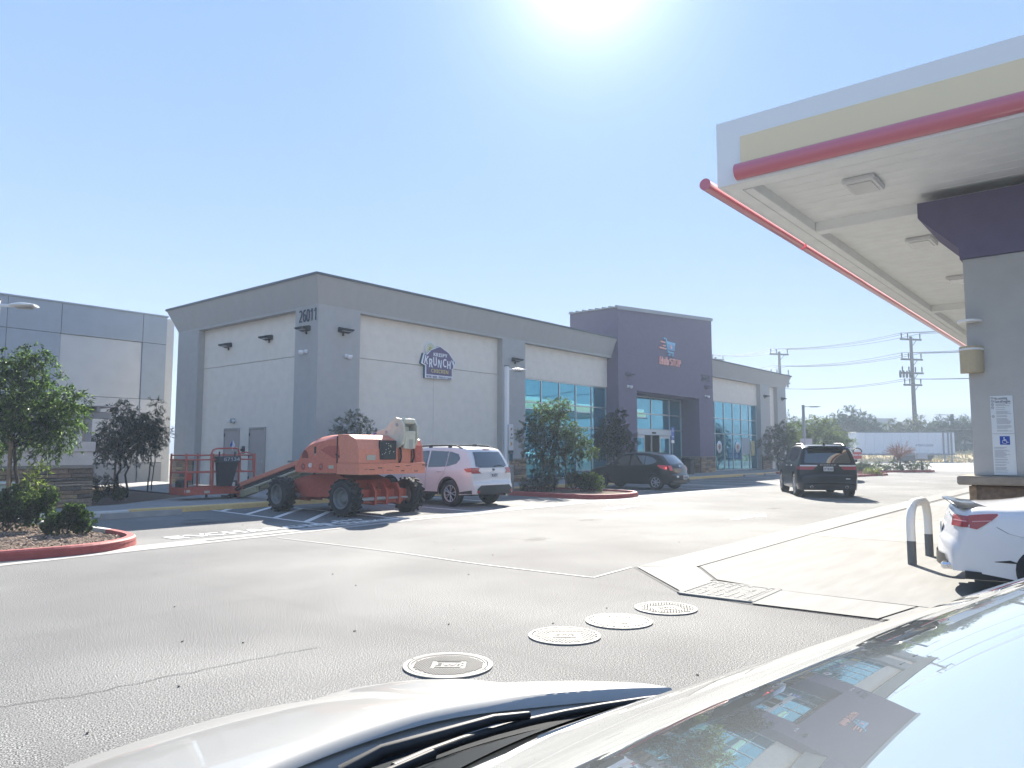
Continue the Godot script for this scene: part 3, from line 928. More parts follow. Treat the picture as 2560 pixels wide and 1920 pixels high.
func build_store_fittings():
	var F := -22.29
	var nx := Vector3(-1, 0, 0)
	var nz := Vector3(0, 0, 1)
	wall_light(Vector3(16.33, 5.95, -28.85), nx, "dark wedge wall light on the cream side wall nearest the warehouse", M.dark_metal)
	wall_light(Vector3(16.33, 5.98, -25.85), nx, "dark wedge wall light on the cream side wall towards the shop corner", M.dark_metal)
	wall_light(Vector3(16.03, 6.0, -22.98), nx, "dark wall light just under the number 26011 at the corner", M.dark_metal)
	wall_light(Vector3(16.03 + 1.1, 6.0, F), nz, "dark wall light on the front of the corner pier", M.dark_metal)
	wall_light(Vector3(27.15, 5.85, F), nz, "dark wall light on the pier above the white lamp post head", M.dark_metal)
	wall_light(Vector3(36.7, 5.9, -21.85), nz, "wall light on the plum tower to the left of the doors", M.stucco_plum)
	wall_light(Vector3(46.8, 5.85, -21.85), nz, "wall light under the faint number on the plum tower", M.stucco_plum)
	wall_light(Vector3(58.4, 5.9, F), nz, "wall light on the grey pier between far window and slot", M.dark_metal)
	wall_light(Vector3(62.2, 5.9, F), nz, "wall light on the last grey pier of the shop front", M.dark_metal)
	wall_camera(Vector3(16.03, 5.15, -22.98), nx, "white security camera under the number 26011 on the side wall")
	wall_camera(Vector3(17.3, 5.05, F), nz, "white security camera on the front of the corner pier")
	wall_camera(Vector3(36.7, 5.2, -21.85), nz, "white security camera on the plum tower left of the doors")
	wall_camera(Vector3(46.7, 5.2, -21.85), nz, "white security camera on the plum tower right of the doors")
	lettering("house_number", "26011", 0.46, 1.02, Vector3(16.0, 6.48, -22.88), Vector3(0, 0, 1), mat(lin(0.02, 0.045, 0.085), 0.5), "dark blue number 26011 on the grey side wall corner", "house number", false)
	lettering("house_number", "26011", 0.46, 1.25, Vector3(46.75, 6.42, -21.83), Vector3(1, 0, 0), mat(lin(0.05, 0.05, 0.07), 0.5), "faint dark number 26011 on the plum tower", "house number")
	# emergency lamp, reader and hazard diamond by the service doors
	var o := thing("emergency_lamp", "small twin headed emergency lamp above the service door", "lamp", Vector3(16.33, 2.78, -28.3))
	var b := MB.new()
	b.bx(-0.1, -0.08, -0.12, 0.0, 0.1, 0.12, 0.01)
	put("housing", b, M.steel_grey, o)
	for z in [-0.2, 0.2]:
		var h := MB.new()
		h.lathe([[0.03, 0.0], [0.07, 0.1], [0.001, 0.1]], Vector3(-0.06, 0.02, z), Vector3(-0.9, -0.3, z), 12)
		put("lamp_head", h, M.white_plastic, o)
	var d := MB.new()
	d.prism(PackedVector2Array([Vector2(0, -0.22), Vector2(0.2, 0), Vector2(0, 0.22), Vector2(-0.2, 0)]), Vector3.ZERO, Vector3(0, 0, 1), Vector3(0, 1, 0), 0.008)
	var hz := thing("hazard_sign", "blue and white hazard diamond on the service door", "sign", Vector3(16.296, 1.8, -28.25))
	put("plate", d, M.white_plastic, hz)
	var d2 := MB.new()
	d2.prism(PackedVector2Array([Vector2(-0.19, 0), Vector2(0, 0.21), Vector2(0.0, 0.0), Vector2(-0.095, -0.105)]), Vector3(-0.009, 0, 0), Vector3(0, 0, 1), Vector3(0, 1, 0), 0.004)
	put("blue_field", d2, M.blue_sign, hz)
	var rd := MB.new()
	rd.bx(16.26, 1.45, -27.52, 16.33, 1.75, -27.38, 0.012)
	rd.lathe([[0.001, 0.06], [0.05, 0.05], [0.06, 0.0]], Vector3(16.26, 1.6, -27.48), nx, 14)
	solo("wall_box", rd, M.black, "black box on the wall between the two service doors", "box")
	krunchy_sign()
	hub_sign()
	# signs stuck inside the far window
	var zz := -22.66
	for k in [[50.55, "round white sticker in the first bay of the far shop window"], [53.75, "round white sticker in the middle of the far shop window"]]:
		var st := thing("window_sticker", k[1], "sticker", Vector3(k[0], 1.85, zz), 0.0, "round window stickers")
		var c := MB.new()
		c.lathe([[0.001, 0.004], [0.44, 0.004], [0.44, 0.0]], Vector3.ZERO, nz, 28)
		put("disc", c, M.white_plastic, st)
		var e := MB.new()
		e.lathe([[0.001, 0.003], [0.22, 0.003], [0.22, 0.0]], Vector3(0, 0.02, 0.004), nz, 5)
		put("emblem", e, mat(lin(0.3, 0.12, 0.06), 0.6), st)
	var po := MB.new()
	po.bx(54.6, 1.3, zz, 55.9, 2.55, zz + 0.006)
	solo("window_poster", po, mat(lin(0.42, 0.46, 0.48), 0.6), "pale grey poster inside the far shop window", "poster")
	var py := MB.new()
	py.bx(56.3, 1.2, zz, 56.95, 2.35, zz + 0.006)
	solo("window_poster", py, mat(lin(0.55, 0.45, 0.2), 0.6), "yellow poster in the last bay of the far shop window", "poster")

func krunchy_sign():
	var o := thing("chicken_shop_sign", "barn shaped purple sign reading KRISPY KRUNCHY CHICKEN with a yellow sun", "sign", Vector3(22.3, 5.3, -22.59))
	var P := func(x: float, y: float) -> Vector2: return Vector2((x - 700.0) * 0.00163, -(y - 900.0 - 0.112 * (x - 700.0)) * 0.00121)
	var poly := func(a: Array) -> PackedVector2Array:
		var q := PackedVector2Array()
		for e in a: q.append(P.call(e[0], e[1]))
		return q
	var U := Vector3(1, 0, 0)
	var V := Vector3.UP
	var can := mat(lin(0.05, 0.12, 0.18), 0.5)
	var white := mat(lin(0.74, 0.76, 0.78), 0.45)
	var plum := mat(lin(0.12, 0.085, 0.17), 0.5)
	var gold := mat(lin(0.62, 0.52, 0.16), 0.5)
	var out := [[205, 1435], [205, 1010], [60, 930], [145, 570], [250, 605], [400, 455], [725, 330], [1050, 545], [1205, 765], [1335, 880], [1225, 1150], [1190, 1165], [1190, 1525]]
	var b := MB.new()
	b.prism(poly.call(out), Vector3(0, 0, 0.0), U, V, 0.12)
	put("cabinet", b, can, o)
	var b1 := MB.new()
	b1.prism(poly.call(out), Vector3(0, 0, 0.121), U, V, 0.012)
	put("face", b1, white, o)
	var b2 := MB.new()
	b2.prism(poly.call([[245, 1310], [245, 985], [115, 925], [180, 600], [270, 640], [410, 480], [722, 352], [1040, 565], [1195, 790], [1300, 885], [1195, 1125], [1170, 1140], [1170, 1408]]), Vector3(0, 0, 0.134), U, V, 0.006)
	put("barn", b2, plum, o)
	var sc: Vector2 = P.call(400, 410)
	var s0 := MB.new()
	s0.lathe([[0.3, 0.0], [0.3, 0.1], [0.001, 0.1]], Vector3(sc.x + 0.02, sc.y - 0.03, 0.0), Vector3(0, 0, 1), 36)
	put("sun_disc", s0, white, o)
	var s1 := MB.new()
	for i in 22:
		var a := deg_to_rad(20.0 + i * 11.5)
		var e := deg_to_rad(20.0 + i * 11.5 + 6.5)
		s1.prism(PackedVector2Array([Vector2(cos(a), sin(a)) * 0.13, Vector2(cos(a), sin(a)) * 0.27, Vector2(cos(e), sin(e)) * 0.27, Vector2(cos(e), sin(e)) * 0.13]), Vector3(sc.x + 0.02, sc.y - 0.03, 0.1005), U, V, 0.005)
	put("sun_rays", s1, mat(lin(0.5, 0.5, 0.28), 0.5), o)
	var s2 := MB.new()
	s2.lathe([[0.12, 0.0], [0.12, 0.006], [0.001, 0.006]], Vector3(sc.x + 0.02, sc.y - 0.03, 0.1005), Vector3(0, 0, 1), 30)
	put("sun_centre", s2, mat(lin(0.5, 0.47, 0.16), 0.5), o)
	var G := o.global_position
	var c: Vector2 = P.call(735, 650)
	lettering("word", "KRISPY", 0.15, 0.82, G + Vector3(c.x, c.y, 0.142), U, white, "", "", true, 0.008, o)
	var ks := "KRUNCHY"
	var cx := [[230, 815, 0.34, 10.0], [390, 930, 0.36, 0.0], [545, 880, 0.36, -3.0], [720, 960, 0.34, 4.0], [895, 935, 0.35, -2.0], [1055, 1000, 0.33, 0.0], [1225, 965, 0.33, -12.0]]
	for i in 7:
		c = P.call(cx[i][0], cx[i][1])
		var l := lettering("letter", ks[i], cx[i][2], 0.21, G + Vector3(c.x, c.y, 0.142), U, white, "", "", true, 0.008, o)
		l.rotate_z(deg_to_rad(-cx[i][3]))
	c = P.call(725, 1225)
	lettering("word", "CHICKEN", 0.15, 1.02, G + Vector3(c.x, c.y, 0.142), U, gold, "", "", true, 0.008, o)
	c = P.call(700, 1430)
	lettering("word", "FRESHLY MADE · PERFECTLY CAJUN", 0.09, 1.5, G + Vector3(c.x, c.y, 0.136), U, plum, "", "", true, 0.006, o)

func hub_sign():
	var o := thing("shop_sign", "blue shopping cart emblem above coral lettering Hub STOP on the tower", "sign", Vector3(41.75, 7.6, -21.85))
	var P := func(x: float, y: float) -> Vector2: return Vector2((x - 660.0) * 0.00293, -(y - 880.0 - 0.19 * (x - 660.0)) * 0.00142)
	var U := Vector3(1, 0, 0)
	var V := Vector3.UP
	var poly := func(a: Array) -> PackedVector2Array:
		var q := PackedVector2Array()
		for e in a: q.append(P.call(e[0], e[1]))
		return q
	var light := mat(lin(0.2, 0.45, 0.62), 0.4)
	var teal := mat(lin(0.12, 0.32, 0.5), 0.4)
	var coral := mat(lin(0.85, 0.42, 0.35), 0.4)
	var b := MB.new()
	b.prism(poly.call([[370, 190], [470, 225], [490, 260], [505, 350], [875, 430], [835, 780], [545, 735], [560, 790], [805, 845], [805, 900], [540, 845], [460, 275], [380, 255]]), Vector3(0, 0, 0.0), U, V, 0.1)
	put("cart", b, light, o)
	var b1 := MB.new()
	b1.prism(poly.call([[512, 460], [600, 480], [640, 540], [720, 480], [760, 545], [858, 535], [830, 775], [545, 730]]), Vector3(0, 0, 0.101), U, V, 0.006)
	put("basket_shade", b1, teal, o)
	var dr := MB.new()
	var dp := [[680, 500], [720, 570], [725, 640], [695, 705], [660, 680], [640, 600]]
	dr.prism(poly.call(dp), Vector3(0, 0, 0.108), U, V, 0.005)
	put("drop", dr, coral, o)
	for x in [[620, 945], [757, 968]]:
		var c: Vector2 = P.call(x[0], x[1])
		var w := MB.new()
		w.lathe([[0.075, 0.0], [0.075, 0.1], [0.001, 0.1]], Vector3(c.x, c.y, 0), Vector3(0, 0, 1), 18)
		put("cart_wheel", w, light, o)
	for s in [[[260, 340], [445, 385], [445, 435], [260, 390]], [[325, 505], [455, 530], [455, 582], [325, 552]], [[190, 600], [490, 665], [490, 715], [190, 650]]]:
		var k := MB.new()
		k.prism(poly.call(s), Vector3(0, 0, 0), U, V, 0.08)
		put("speed_stripe", k, coral, o)
	var G := o.global_position
	var c: Vector2 = P.call(380, 1225)
	lettering("word", "Hub", 0.46, 1.1, G + Vector3(c.x, c.y, 0.05), U, coral, "", "", true, 0.1, o)
	c = P.call(880, 1300)
	lettering("word", "STOP", 0.44, 1.42, G + Vector3(c.x, c.y, 0.05), U, coral, "", "", false, 0.1, o)

func build_warehouse():
	var Z := -36.0
	var B := Vector3(-9.0, 0, -55)
	var s := thing("warehouse_building", "long pale grey concrete warehouse standing behind the shop and the trees", "building", B)
	var blue := rough_mat(lin(0.30, 0.335, 0.375), 0.05, 0.25, 0.95, 0.15, 41)
	var pale := rough_mat(lin(0.52, 0.515, 0.505), 0.04, 0.25, 0.95, 0.15, 42)
	var base := rough_mat(lin(0.27, 0.275, 0.28), 0.06, 0.25, 0.95, 0.15, 43)
	var core := MB.new(B)
	core.bx(-40, 0, -75, 16.9, 7.75, Z - 0.25)
	put("wall_core", core, base, s)
	var k := 1.0
	var ys := {"top": [6.72, 8.05], "mid": [4.02, 6.70], "low": [1.02, 4.0], "foot": [0.0, 1.0]}
	# tilt-up panels with open joints between them, pale fields set between blue-grey piers
	var cols := [[-36.0, -30.0, 0], [-29.97, -25.5, 1], [-25.47, -23.4, 0], [-23.37, -12.0, 1], [-11.97, -9.0, 0], [-8.97, 2.0, 1], [2.03, 4.6, 0], [4.63, 7.0, 0], [7.03, 10.28, 0], [10.3, 12.7, 0], [12.72, 17.0, 1], [17.02, 18.65, 0]]
	cols = [[-36.0, -30.0, 0], [-29.97, -23.4, 1], [-23.37, -12.0, 0], [-11.97, -1.0, 1], [-0.97, 6.0, 0], [6.03, 10.35, 0], [10.37, 12.42, 0], [12.44, 15.95, 1], [15.97, 17.1, 0]]
	for c in cols:
		for r in ys:
			if r == "top" and c[2] == 1: continue
			var b := MB.new(B)
			var rec := 0.06 if c[2] == 1 else 0.0
			b.bx(c[0], ys[r][0], Z - 0.26, c[1], ys[r][1], Z - rec, 0.012)
			var m: Material = blue
			if r == "foot": m = base
			elif c[2] == 1 or r == "low" and c[0] > 10.0: m = pale
			put("wall_panel", b, m, s)
	for c in [[-29.97, -23.4], [-11.97, -1.0], [12.44, 15.95]]:
		var b := MB.new(B)
		b.bx(c[0], ys.top[0], Z - 0.26, c[1], ys.top[1], Z, 0.012)
		put("wall_panel", b, blue, s)
	var cp := MB.new(B)
	cp.bx(-36.1, 8.052, Z - 0.4, 17.15, 8.13, Z + 0.04, 0.01)
	put("coping", cp, blue, s)
	var br := MB.new(B)
	br.bx(17.12, 0, Z - 30, 17.5, 8.0, Z - 0.1)
	put("end_wall", br, pale, s)
	var rf := MB.new(B)
	rf.bx(-40, 7.752, -75, 16.9, 7.85, Z - 0.42)
	put("roof", rf, M.roofing, s)

func build_enclosure():
	var Z := -21.23
	var X1 := 8.29
	var X0 := 2.2
	var B := Vector3(5.2, 0, -23.5)
	var s := thing("bin_enclosure", "stone faced bin enclosure wall with cream plaster top and open roof beams", "enclosure", B)
	var cream := rough_mat(lin(0.6, 0.52, 0.46), 0.05, 0.5, 0.95, 0.2, 44)
	var w := MB.new(B)
	w.bx(X0, 0.1, Z - 0.3, X1 - 0.05, 1.13, Z - 0.06)
	w.bx(X1 - 0.33, 0.1, Z - 5.0, X1 - 0.05, 1.13, Z - 0.301)
	w.bx(X0, 0.1, Z - 5.0, X0 + 0.3, 1.13, Z - 0.301)
	put("mortar_bed", w, M.mortar, s)
	ledge_stones(s, Vector3(X0, 0.1, Z - 0.06), Vector3(1, 0, 0), Vector3(0, 0, 1), X1 - X0, 1.0, 0.075, 0.14, 0.28, 0.85, 301, 0.09)
	ledge_stones(s, Vector3(X1 - 0.05, 0.1, Z), Vector3(0, 0, -1), Vector3(1, 0, 0), 2.4, 1.0, 0.08, 0.16, 0.3, 0.8, 302, 0.06)
	var c := MB.new(B)
	c.bx(X0 - 0.05, 1.1, Z - 0.36, X1 + 0.04, 1.18, Z + 0.06, 0.012)
	put("stone_cap", c, M.cap, s)
	var u := MB.new(B)
	u.bx(X0, 1.182, Z - 0.3, X1 - 0.02, 1.53, Z - 0.02, 0.01)
	u.bx(X0 - 0.02, 1.534, Z - 0.32, X1 + 0.02, 1.8, Z + 0.01, 0.012)
	u.bx(X1 - 0.3, 1.14, Z - 5.0, X1 - 0.02, 1.8, Z - 0.322, 0.01)
	put("plaster_wall", u, cream, s)
	var grey := mat(lin(0.26, 0.25, 0.25), 0.6)
	for x in [2.6, 8.14]:
		for z in [Z - 0.15, Z - 4.6]:
			var p := MB.new(B)
			p.bx(x - 0.085, 1.8, z - 0.085, x + 0.085, 2.42, z + 0.085, 0.008)
			put("post", p, grey, s)
	for z in [Z - 0.15, Z - 4.6]:
		var b := MB.new(B)
		b.bx(2.0, 2.421, z - 0.12, 8.68, 2.6, z + 0.12, 0.01)
		put("roof_beam", b, grey, s)
	for i in 9:
		var b := MB.new(B)
		var x := 2.3 + i * 0.75
		b.bx(x - 0.05, 2.602, Z - 5.0, x + 0.05, 2.72, Z + 0.1, 0.008)
		put("rafter", b, grey, s)
	var rm := MB.new(B)
	rm.bx(1.95, 2.722, Z - 5.05, 8.7, 2.76, Z + 0.14, 0.008)
	put("roof_sheet", rm, grey, s)

func build_canopy():
	var X0 := 9.89
	var Z0 := -4.37
	var X1 := 74.0
	var Z1 := 12.0
	var Y := 5.3
	var YT := 6.24
	var B := Vector3(20, 0, 4)
	var s := thing("gas_station_canopy", "white petrol station canopy with yellow band and red tube on a grey column", "canopy", B)
	var white := mat(lin(0.78, 0.79, 0.78), 0.45)
	var under := rough_mat(lin(0.86, 0.865, 0.84), 0.03, 0.4, 0.6, 0.0, 51)
	var yellow := mat(lin(0.80, 0.66, 0.42), 0.42)
	var red := mat(lin(0.55, 0.13, 0.17), 0.28)
	red.clearcoat_enabled = true
	red.clearcoat = 0.8
	red.clearcoat_roughness = 0.08
	var plum := rough_mat(lin(0.15, 0.135, 0.205), 0.05, 0.6, 0.9, 0.15, 52)
	# fascia sheets, butted with a hairline
	var fx := [Z0, 0.75, 5.9, Z1]
	for i in 3:
		var b := MB.new(B)
		b.bx(X0, Y, fx[i] + 0.003, X0 + 0.06, YT, fx[i + 1] - 0.003, 0.006)
		put("fascia_panel", b, white, s)
		var y := MB.new(B)
		y.bx(X0 - 0.022, Y + 0.21, maxf(fx[i] + 0.002, Z0 + 0.36), X0 - 0.001, Y + 0.66, fx[i + 1] - 0.002, 0.006)
		put("yellow_band", y, yellow, s)
		var r := MB.new(B)
		r.lathe([[0.001, 0.0], [0.115, 0.0, 1], [0.115, fx[i + 1] - maxf(fx[i], Z0 + 0.3) - 0.006, 1], [0.001, fx[i + 1] - maxf(fx[i], Z0 + 0.3) - 0.006]], Vector3(X0 - 0.03, Y + 0.15, maxf(fx[i], Z0 + 0.3)), Vector3(0, 0, 1), 20)
		put("red_tube", r, red, s)
	var nx := 16
	for i in nx:
		var a := X0 + (X1 - X0) * i / nx
		var e := X0 + (X1 - X0) * (i + 1) / nx
		var b := MB.new(B)
		b.bx(maxf(a + 0.003, X0 + 0.062), Y, Z0, e - 0.003, YT, Z0 + 0.06, 0.006)
		put("fascia_panel", b, white, s)
		var y := MB.new(B)
		y.bx(a + (0.36 if i == 0 else 0.002), Y + 0.21, Z0 - 0.022, e - 0.002, Y + 0.66, Z0 - 0.001, 0.006)
		put("yellow_band", y, yellow, s)
		var r := MB.new(B)
		var l := e - a - (0.0 if i == 0 else 0.006)
		r.lathe([[0.001, 0.0], [0.085, 0.0, 1], [0.085, l, 1], [0.001, l]], Vector3(a + (-0.1 if i == 0 else 0.0), Y + 0.06, Z0 - 0.14), Vector3(1, 0, 0), 20)
		put("red_tube", r, red, s)
	var tp := MB.new(B)
	tp.bx(X0 + 0.06, Y + 0.5, Z0 + 0.061, X1, Y + 0.56, Z1)
	put("deck_top", tp, M.roofing, s)
	# underside: edge strip, dropped beams and deck boards
	var es := MB.new(B)
	es.bx(X0 + 0.061, Y + 0.004, Z0 + 0.061, X1, Y + 0.05, Z0 + 0.24)
	es.bx(X0 + 0.061, Y + 0.004, Z0 + 0.241, X0 + 0.3, Y + 0.05, Z1)
	put("edge_strip", es, under, s)
	var bm := MB.new(B)
	var xb := X0 + 0.32
	bm.bx(xb, Y - 0.012, Z0 + 0.26, X1, Y + 0.2, Z0 + 0.4, 0.01)
	put("beam", bm, under, s)
	for x in [13.05, 22.6, 32.2, 41.8, 51.4, 61.0, 70.6]:
		var b := MB.new(B)
		b.bx(x - 0.11, Y - 0.02, Z0 + 0.401, x + 0.11, Y + 0.2, Z1, 0.01)
		put("beam", b, under, s)
	var n := 0
	var x := X0 + 0.42
	while x < X1 - 0.2:
		var wd := 0.305
		var b := MB.new(B)
		var z := Z0 + 0.38
		b.bx(x + 0.004, Y + 0.15, z, x + wd - 0.004, Y + 0.2, Z1, 0.008)
		put("deck_board", b, under, s)
		x += wd
		n += 1
	# column with flared plum head, stone foot and cap
	var cx := 12.5
	var cz := -1.77
	var C1 := Vector3(14.1, 0, 1.5)
	var c := MB.new(B)
	c.bx(cx, 1.2, cz, C1.x, 4.35, C1.z, 0.012)
	put("column", c, rough_mat(lin(0.42, 0.415, 0.40), 0.05, 0.5, 0.95, 0.2, 53), s)
	var h := MB.new(B)
	var lo := [Vector3(cx - 0.03, 4.35, cz - 0.03), Vector3(C1.x + 0.03, 4.35, cz - 0.03), Vector3(C1.x + 0.03, 4.35, C1.z + 0.03), Vector3(cx - 0.03, 4.35, C1.z + 0.03)]
	var lo2 := []
	var hi := []
	var hi2 := []
	for i in 4:
		var ddz := -1.0 if i < 2 else 1.0
		lo2.append(lo[i] + Vector3(0, 0.16, 0))
		hi.append(lo[i] + Vector3(0, 0.72, 0.52 * ddz))
		hi2.append(lo[i] + Vector3(0, 0.95, 0.52 * ddz))
	for pr in [[lo, lo2], [lo2, hi], [hi, hi2]]:
		for i in 4:
			h.quad(pr[0][(i + 1) % 4], pr[0][i], pr[1][i], pr[1][(i + 1) % 4])
	h.quad(lo[0], lo[1], lo[2], lo[3])
	put("column_head", h, plum, s)
	var mb := MB.new(B)
	mb.bx(cx + 0.02, 0.0, cz + 0.02, C1.x - 0.02, 1.08, C1.z - 0.02)
	put("mortar_bed", mb, M.mortar, s)
	ledge_stones(s, Vector3(cx + 0.02, 0.02, cz - 0.07), Vector3(0, 0, 1), Vector3(-1, 0, 0), C1.z - cz + 0.14, 1.04, 0.12, 0.22, 0.4, 0.9, 501, 0.11)
	ledge_stones(s, Vector3(cx - 0.09, 0.02, cz + 0.02), Vector3(1, 0, 0), Vector3(0, 0, -1), C1.x - cx + 0.15, 1.04, 0.12, 0.22, 0.4, 0.9, 502, 0.11)
	var cap := MB.new(B)
	for z in 3:
		cap.bx(cx - 0.19, 1.075, cz - 0.19 + z * 1.22, C1.x + 0.19, 1.2, cz - 0.19 + z * 1.22 + 1.212, 0.02)
	put("stone_cap", cap, M.cap, s)
	# light boxes in the deck
	for p in [[11.4, -2.8], [15.3, -2.8], [19.2, -2.8], [25.0, -2.8], [11.4, 4.0], [17, 4.0], [29, -2.8], [35, -2.8], [41, -2.8], [47, -2.8], [53, -2.8], [59, -2.8]]:
		var lb := MB.new(B)
		lb.bx(p[0] - 0.32, Y + 0.07, p[1] - 0.22, p[0] + 0.32, Y + 0.15, p[1] + 0.22, 0.02)
		var f := put("canopy_light", lb, M.white_metal, s)
		var ln := MB.new(B)
		ln.bx(p[0] - 0.25, Y + 0.058, p[1] - 0.16, p[0] + 0.25, Y + 0.071, p[1] + 0.16)
		put("lens", ln, mat(lin(0.6, 0.6, 0.58), 0.2), f)
	# notice board, and beige speaker on the column
	var nb := thing("notice_board", "tall white notice sheet No smoking with blue wheelchair symbol on the column", "sign", Vector3(cx, 1.2, -1.39))
	var pl := MB.new()
	pl.bx(-0.012, 0.015, -0.135, 0.0, 1.13, 0.135, 0.003)
	put("sheet", pl, mat(lin(0.62, 0.65, 0.66), 0.5), nb)
	var G := nb.global_position
	var ink := mat(lin(0.12, 0.13, 0.16), 0.7)
	var U := Vector3(0, 0, 1)
	lettering("words", "No smoking", 0.032, 0.15, G + Vector3(-0.014, 1.09, -0.005), U, ink, "", "", true, 0.002, nb)
	lettering("words", "Turn off engine", 0.032, 0.185, G + Vector3(-0.014, 1.045, 0.012), U, ink, "", "", true, 0.002, nb)
	var lines := MB.new()
	var yy := 1.01
	var r := RandomNumberGenerator.new()
	r.seed = 12
	while yy > 0.05:
		if absf(yy - 0.5) > 0.09 and not (yy < 0.62 and yy > 0.57):
			var x0 := -0.07 if yy > 0.6 else -0.115
			lines.bx(-0.0138, yy, x0, -0.0121, yy + 0.0055, x0 + r.randf_range(0.11, 0.185))
		yy -= 0.0125 if r.randf() > 0.18 else 0.026
	put("printed_lines", lines, mat(lin(0.3, 0.32, 0.35), 0.7), nb).set_meta("kind", "stuff")
	for y in [1.09, 1.045, 1.0, 0.955, 0.83]:
		var ic := MB.new()
		ic.lathe([[0.017, 0.0], [0.017, 0.002], [0.013, 0.002], [0.013, 0.0]], Vector3(-0.0125, y + 0.008, -0.108), Vector3(-1, 0, 0), 18)
		ic.box(Vector3(-0.0135, y + 0.008, -0.108), Vector3(0.002, 0.003, 0.028), 0.0, Basis(Vector3(1, 0, 0), 0.7))
		put("symbol", ic, ink, nb)
	var dv := MB.new()
	dv.bx(-0.0138, 0.592, -0.13, -0.0121, 0.596, 0.13)
	put("rule", dv, ink, nb)
	var bs := MB.new()
	bs.bx(-0.0142, 0.44, -0.045, -0.0121, 0.56, 0.075, 0.001)
	var fld := put("blue_field", bs, M.blue_sign, nb)
	access_symbol(fld, Vector3(-0.0146, 0.445, 0.015), Vector3(0, 0, 1), Vector3(-1, 0, 0), 0.108)
	var sp := thing("column_speaker", "beige rounded box fixed high on the grey canopy column edge", "speaker", Vector3(cx, 3.02, -1.72))
	var sb := MB.new()
	var out := PackedVector2Array()
	for i in 13:
		var a := PI * i / 12.0
		out.append(Vector2(cos(a) * 0.15, sin(a) * 0.2))
	sb.prism(out, Vector3(0, 0.03, 0), Vector3(0, 0, 1), Vector3(-1, 0, 0), 0.38)
	put("grille", sb, rough_mat(lin(0.5, 0.42, 0.28), 0.1, 6.0, 0.8, 0.2, 54), sp)
	for y in [0.0, 0.412]:
		var e := MB.new()
		e.prism(out, Vector3(0, y, 0), Vector3(0, 0, 1.05), Vector3(-1.05, 0, 0), 0.028)
		put("end_cap", e, M.white_plastic, sp)

# wheelchair symbol drawn with bars
func access_symbol(parent: Node3D, at: Vector3, u: Vector3, n: Vector3, h: float):
	var b := MB.new()
	var P := func(x: float, y: float): return at + u * ((x - 0.5) * h) + Vector3.UP * (y * h)
	b.lathe([[0.001, 0.002], [0.07 * h, 0.002], [0.07 * h, 0.0]], P.call(0.42, 0.86), n, 14)
	var seg := [[0.42, 0.76, 0.44, 0.48], [0.44, 0.48, 0.66, 0.46], [0.66, 0.46, 0.76, 0.22], [0.76, 0.22, 0.88, 0.26], [0.44, 0.62, 0.62, 0.61]]
	for i in 10:
		var a := deg_to_rad(115.0 + i * 23.0)
		var e := deg_to_rad(115.0 + (i + 1) * 23.0)
		seg.append([0.47 + cos(a) * 0.25, 0.33 + sin(a) * 0.25, 0.47 + cos(e) * 0.25, 0.33 + sin(e) * 0.25])
	for s in seg:
		var p: Vector3 = P.call(s[0], s[1])
		var q: Vector3 = P.call(s[2], s[3])
		var d := (q - p).normalized()
		b.box((p + q) * 0.5 + n * 0.001, Vector3((q - p).length() + 0.05 * h, 0.07 * h, 0.002), 0.0, Basis(d, n.cross(d), n))
	put("wheelchair_symbol", b, M.white_plastic, parent)

func far_box(n: String, label: String, c: Array, cols: Array, bands: Array, mats: Array, cat := "building"):
	# c: corner A, corner B (plan), depth away, height
	var A := Vector3(c[0], 0, c[1])
	var Bv := Vector3(c[2], 0, c[3])
	var s := thing(n, label, cat, (A + Bv) * 0.5)
	var u := (Bv - A).normalized()
	var nn := Vector3.UP.cross(u)
	if nn.dot(-A) < 0: nn = -nn
	var L := (Bv - A).length()
	var mid := (A + Bv) * 0.5
	var bs := Basis(u, Vector3.UP, u.cross(Vector3.UP))
	for k in bands.size():
		var b := MB.new(mid)
		b.box(mid + Vector3.UP * ((bands[k][0] + bands[k][1]) * 0.5) - nn * (c[4] * 0.5 + 0.15 * (k % 2)), Vector3(L, bands[k][1] - bands[k][0], c[4]), 0.05, bs)
		put("wall" if k < bands.size() - 1 else "parapet", b, mats[k % mats.size()], s)
	for x in cols:
		var b := MB.new(mid)
		b.box(A + u * (L * x[0]) + Vector3.UP * x[2] + nn * 0.02, Vector3(x[1], x[3], 0.12), 0.0, bs)
		put("window", b, M.car_glass, s)
	return s

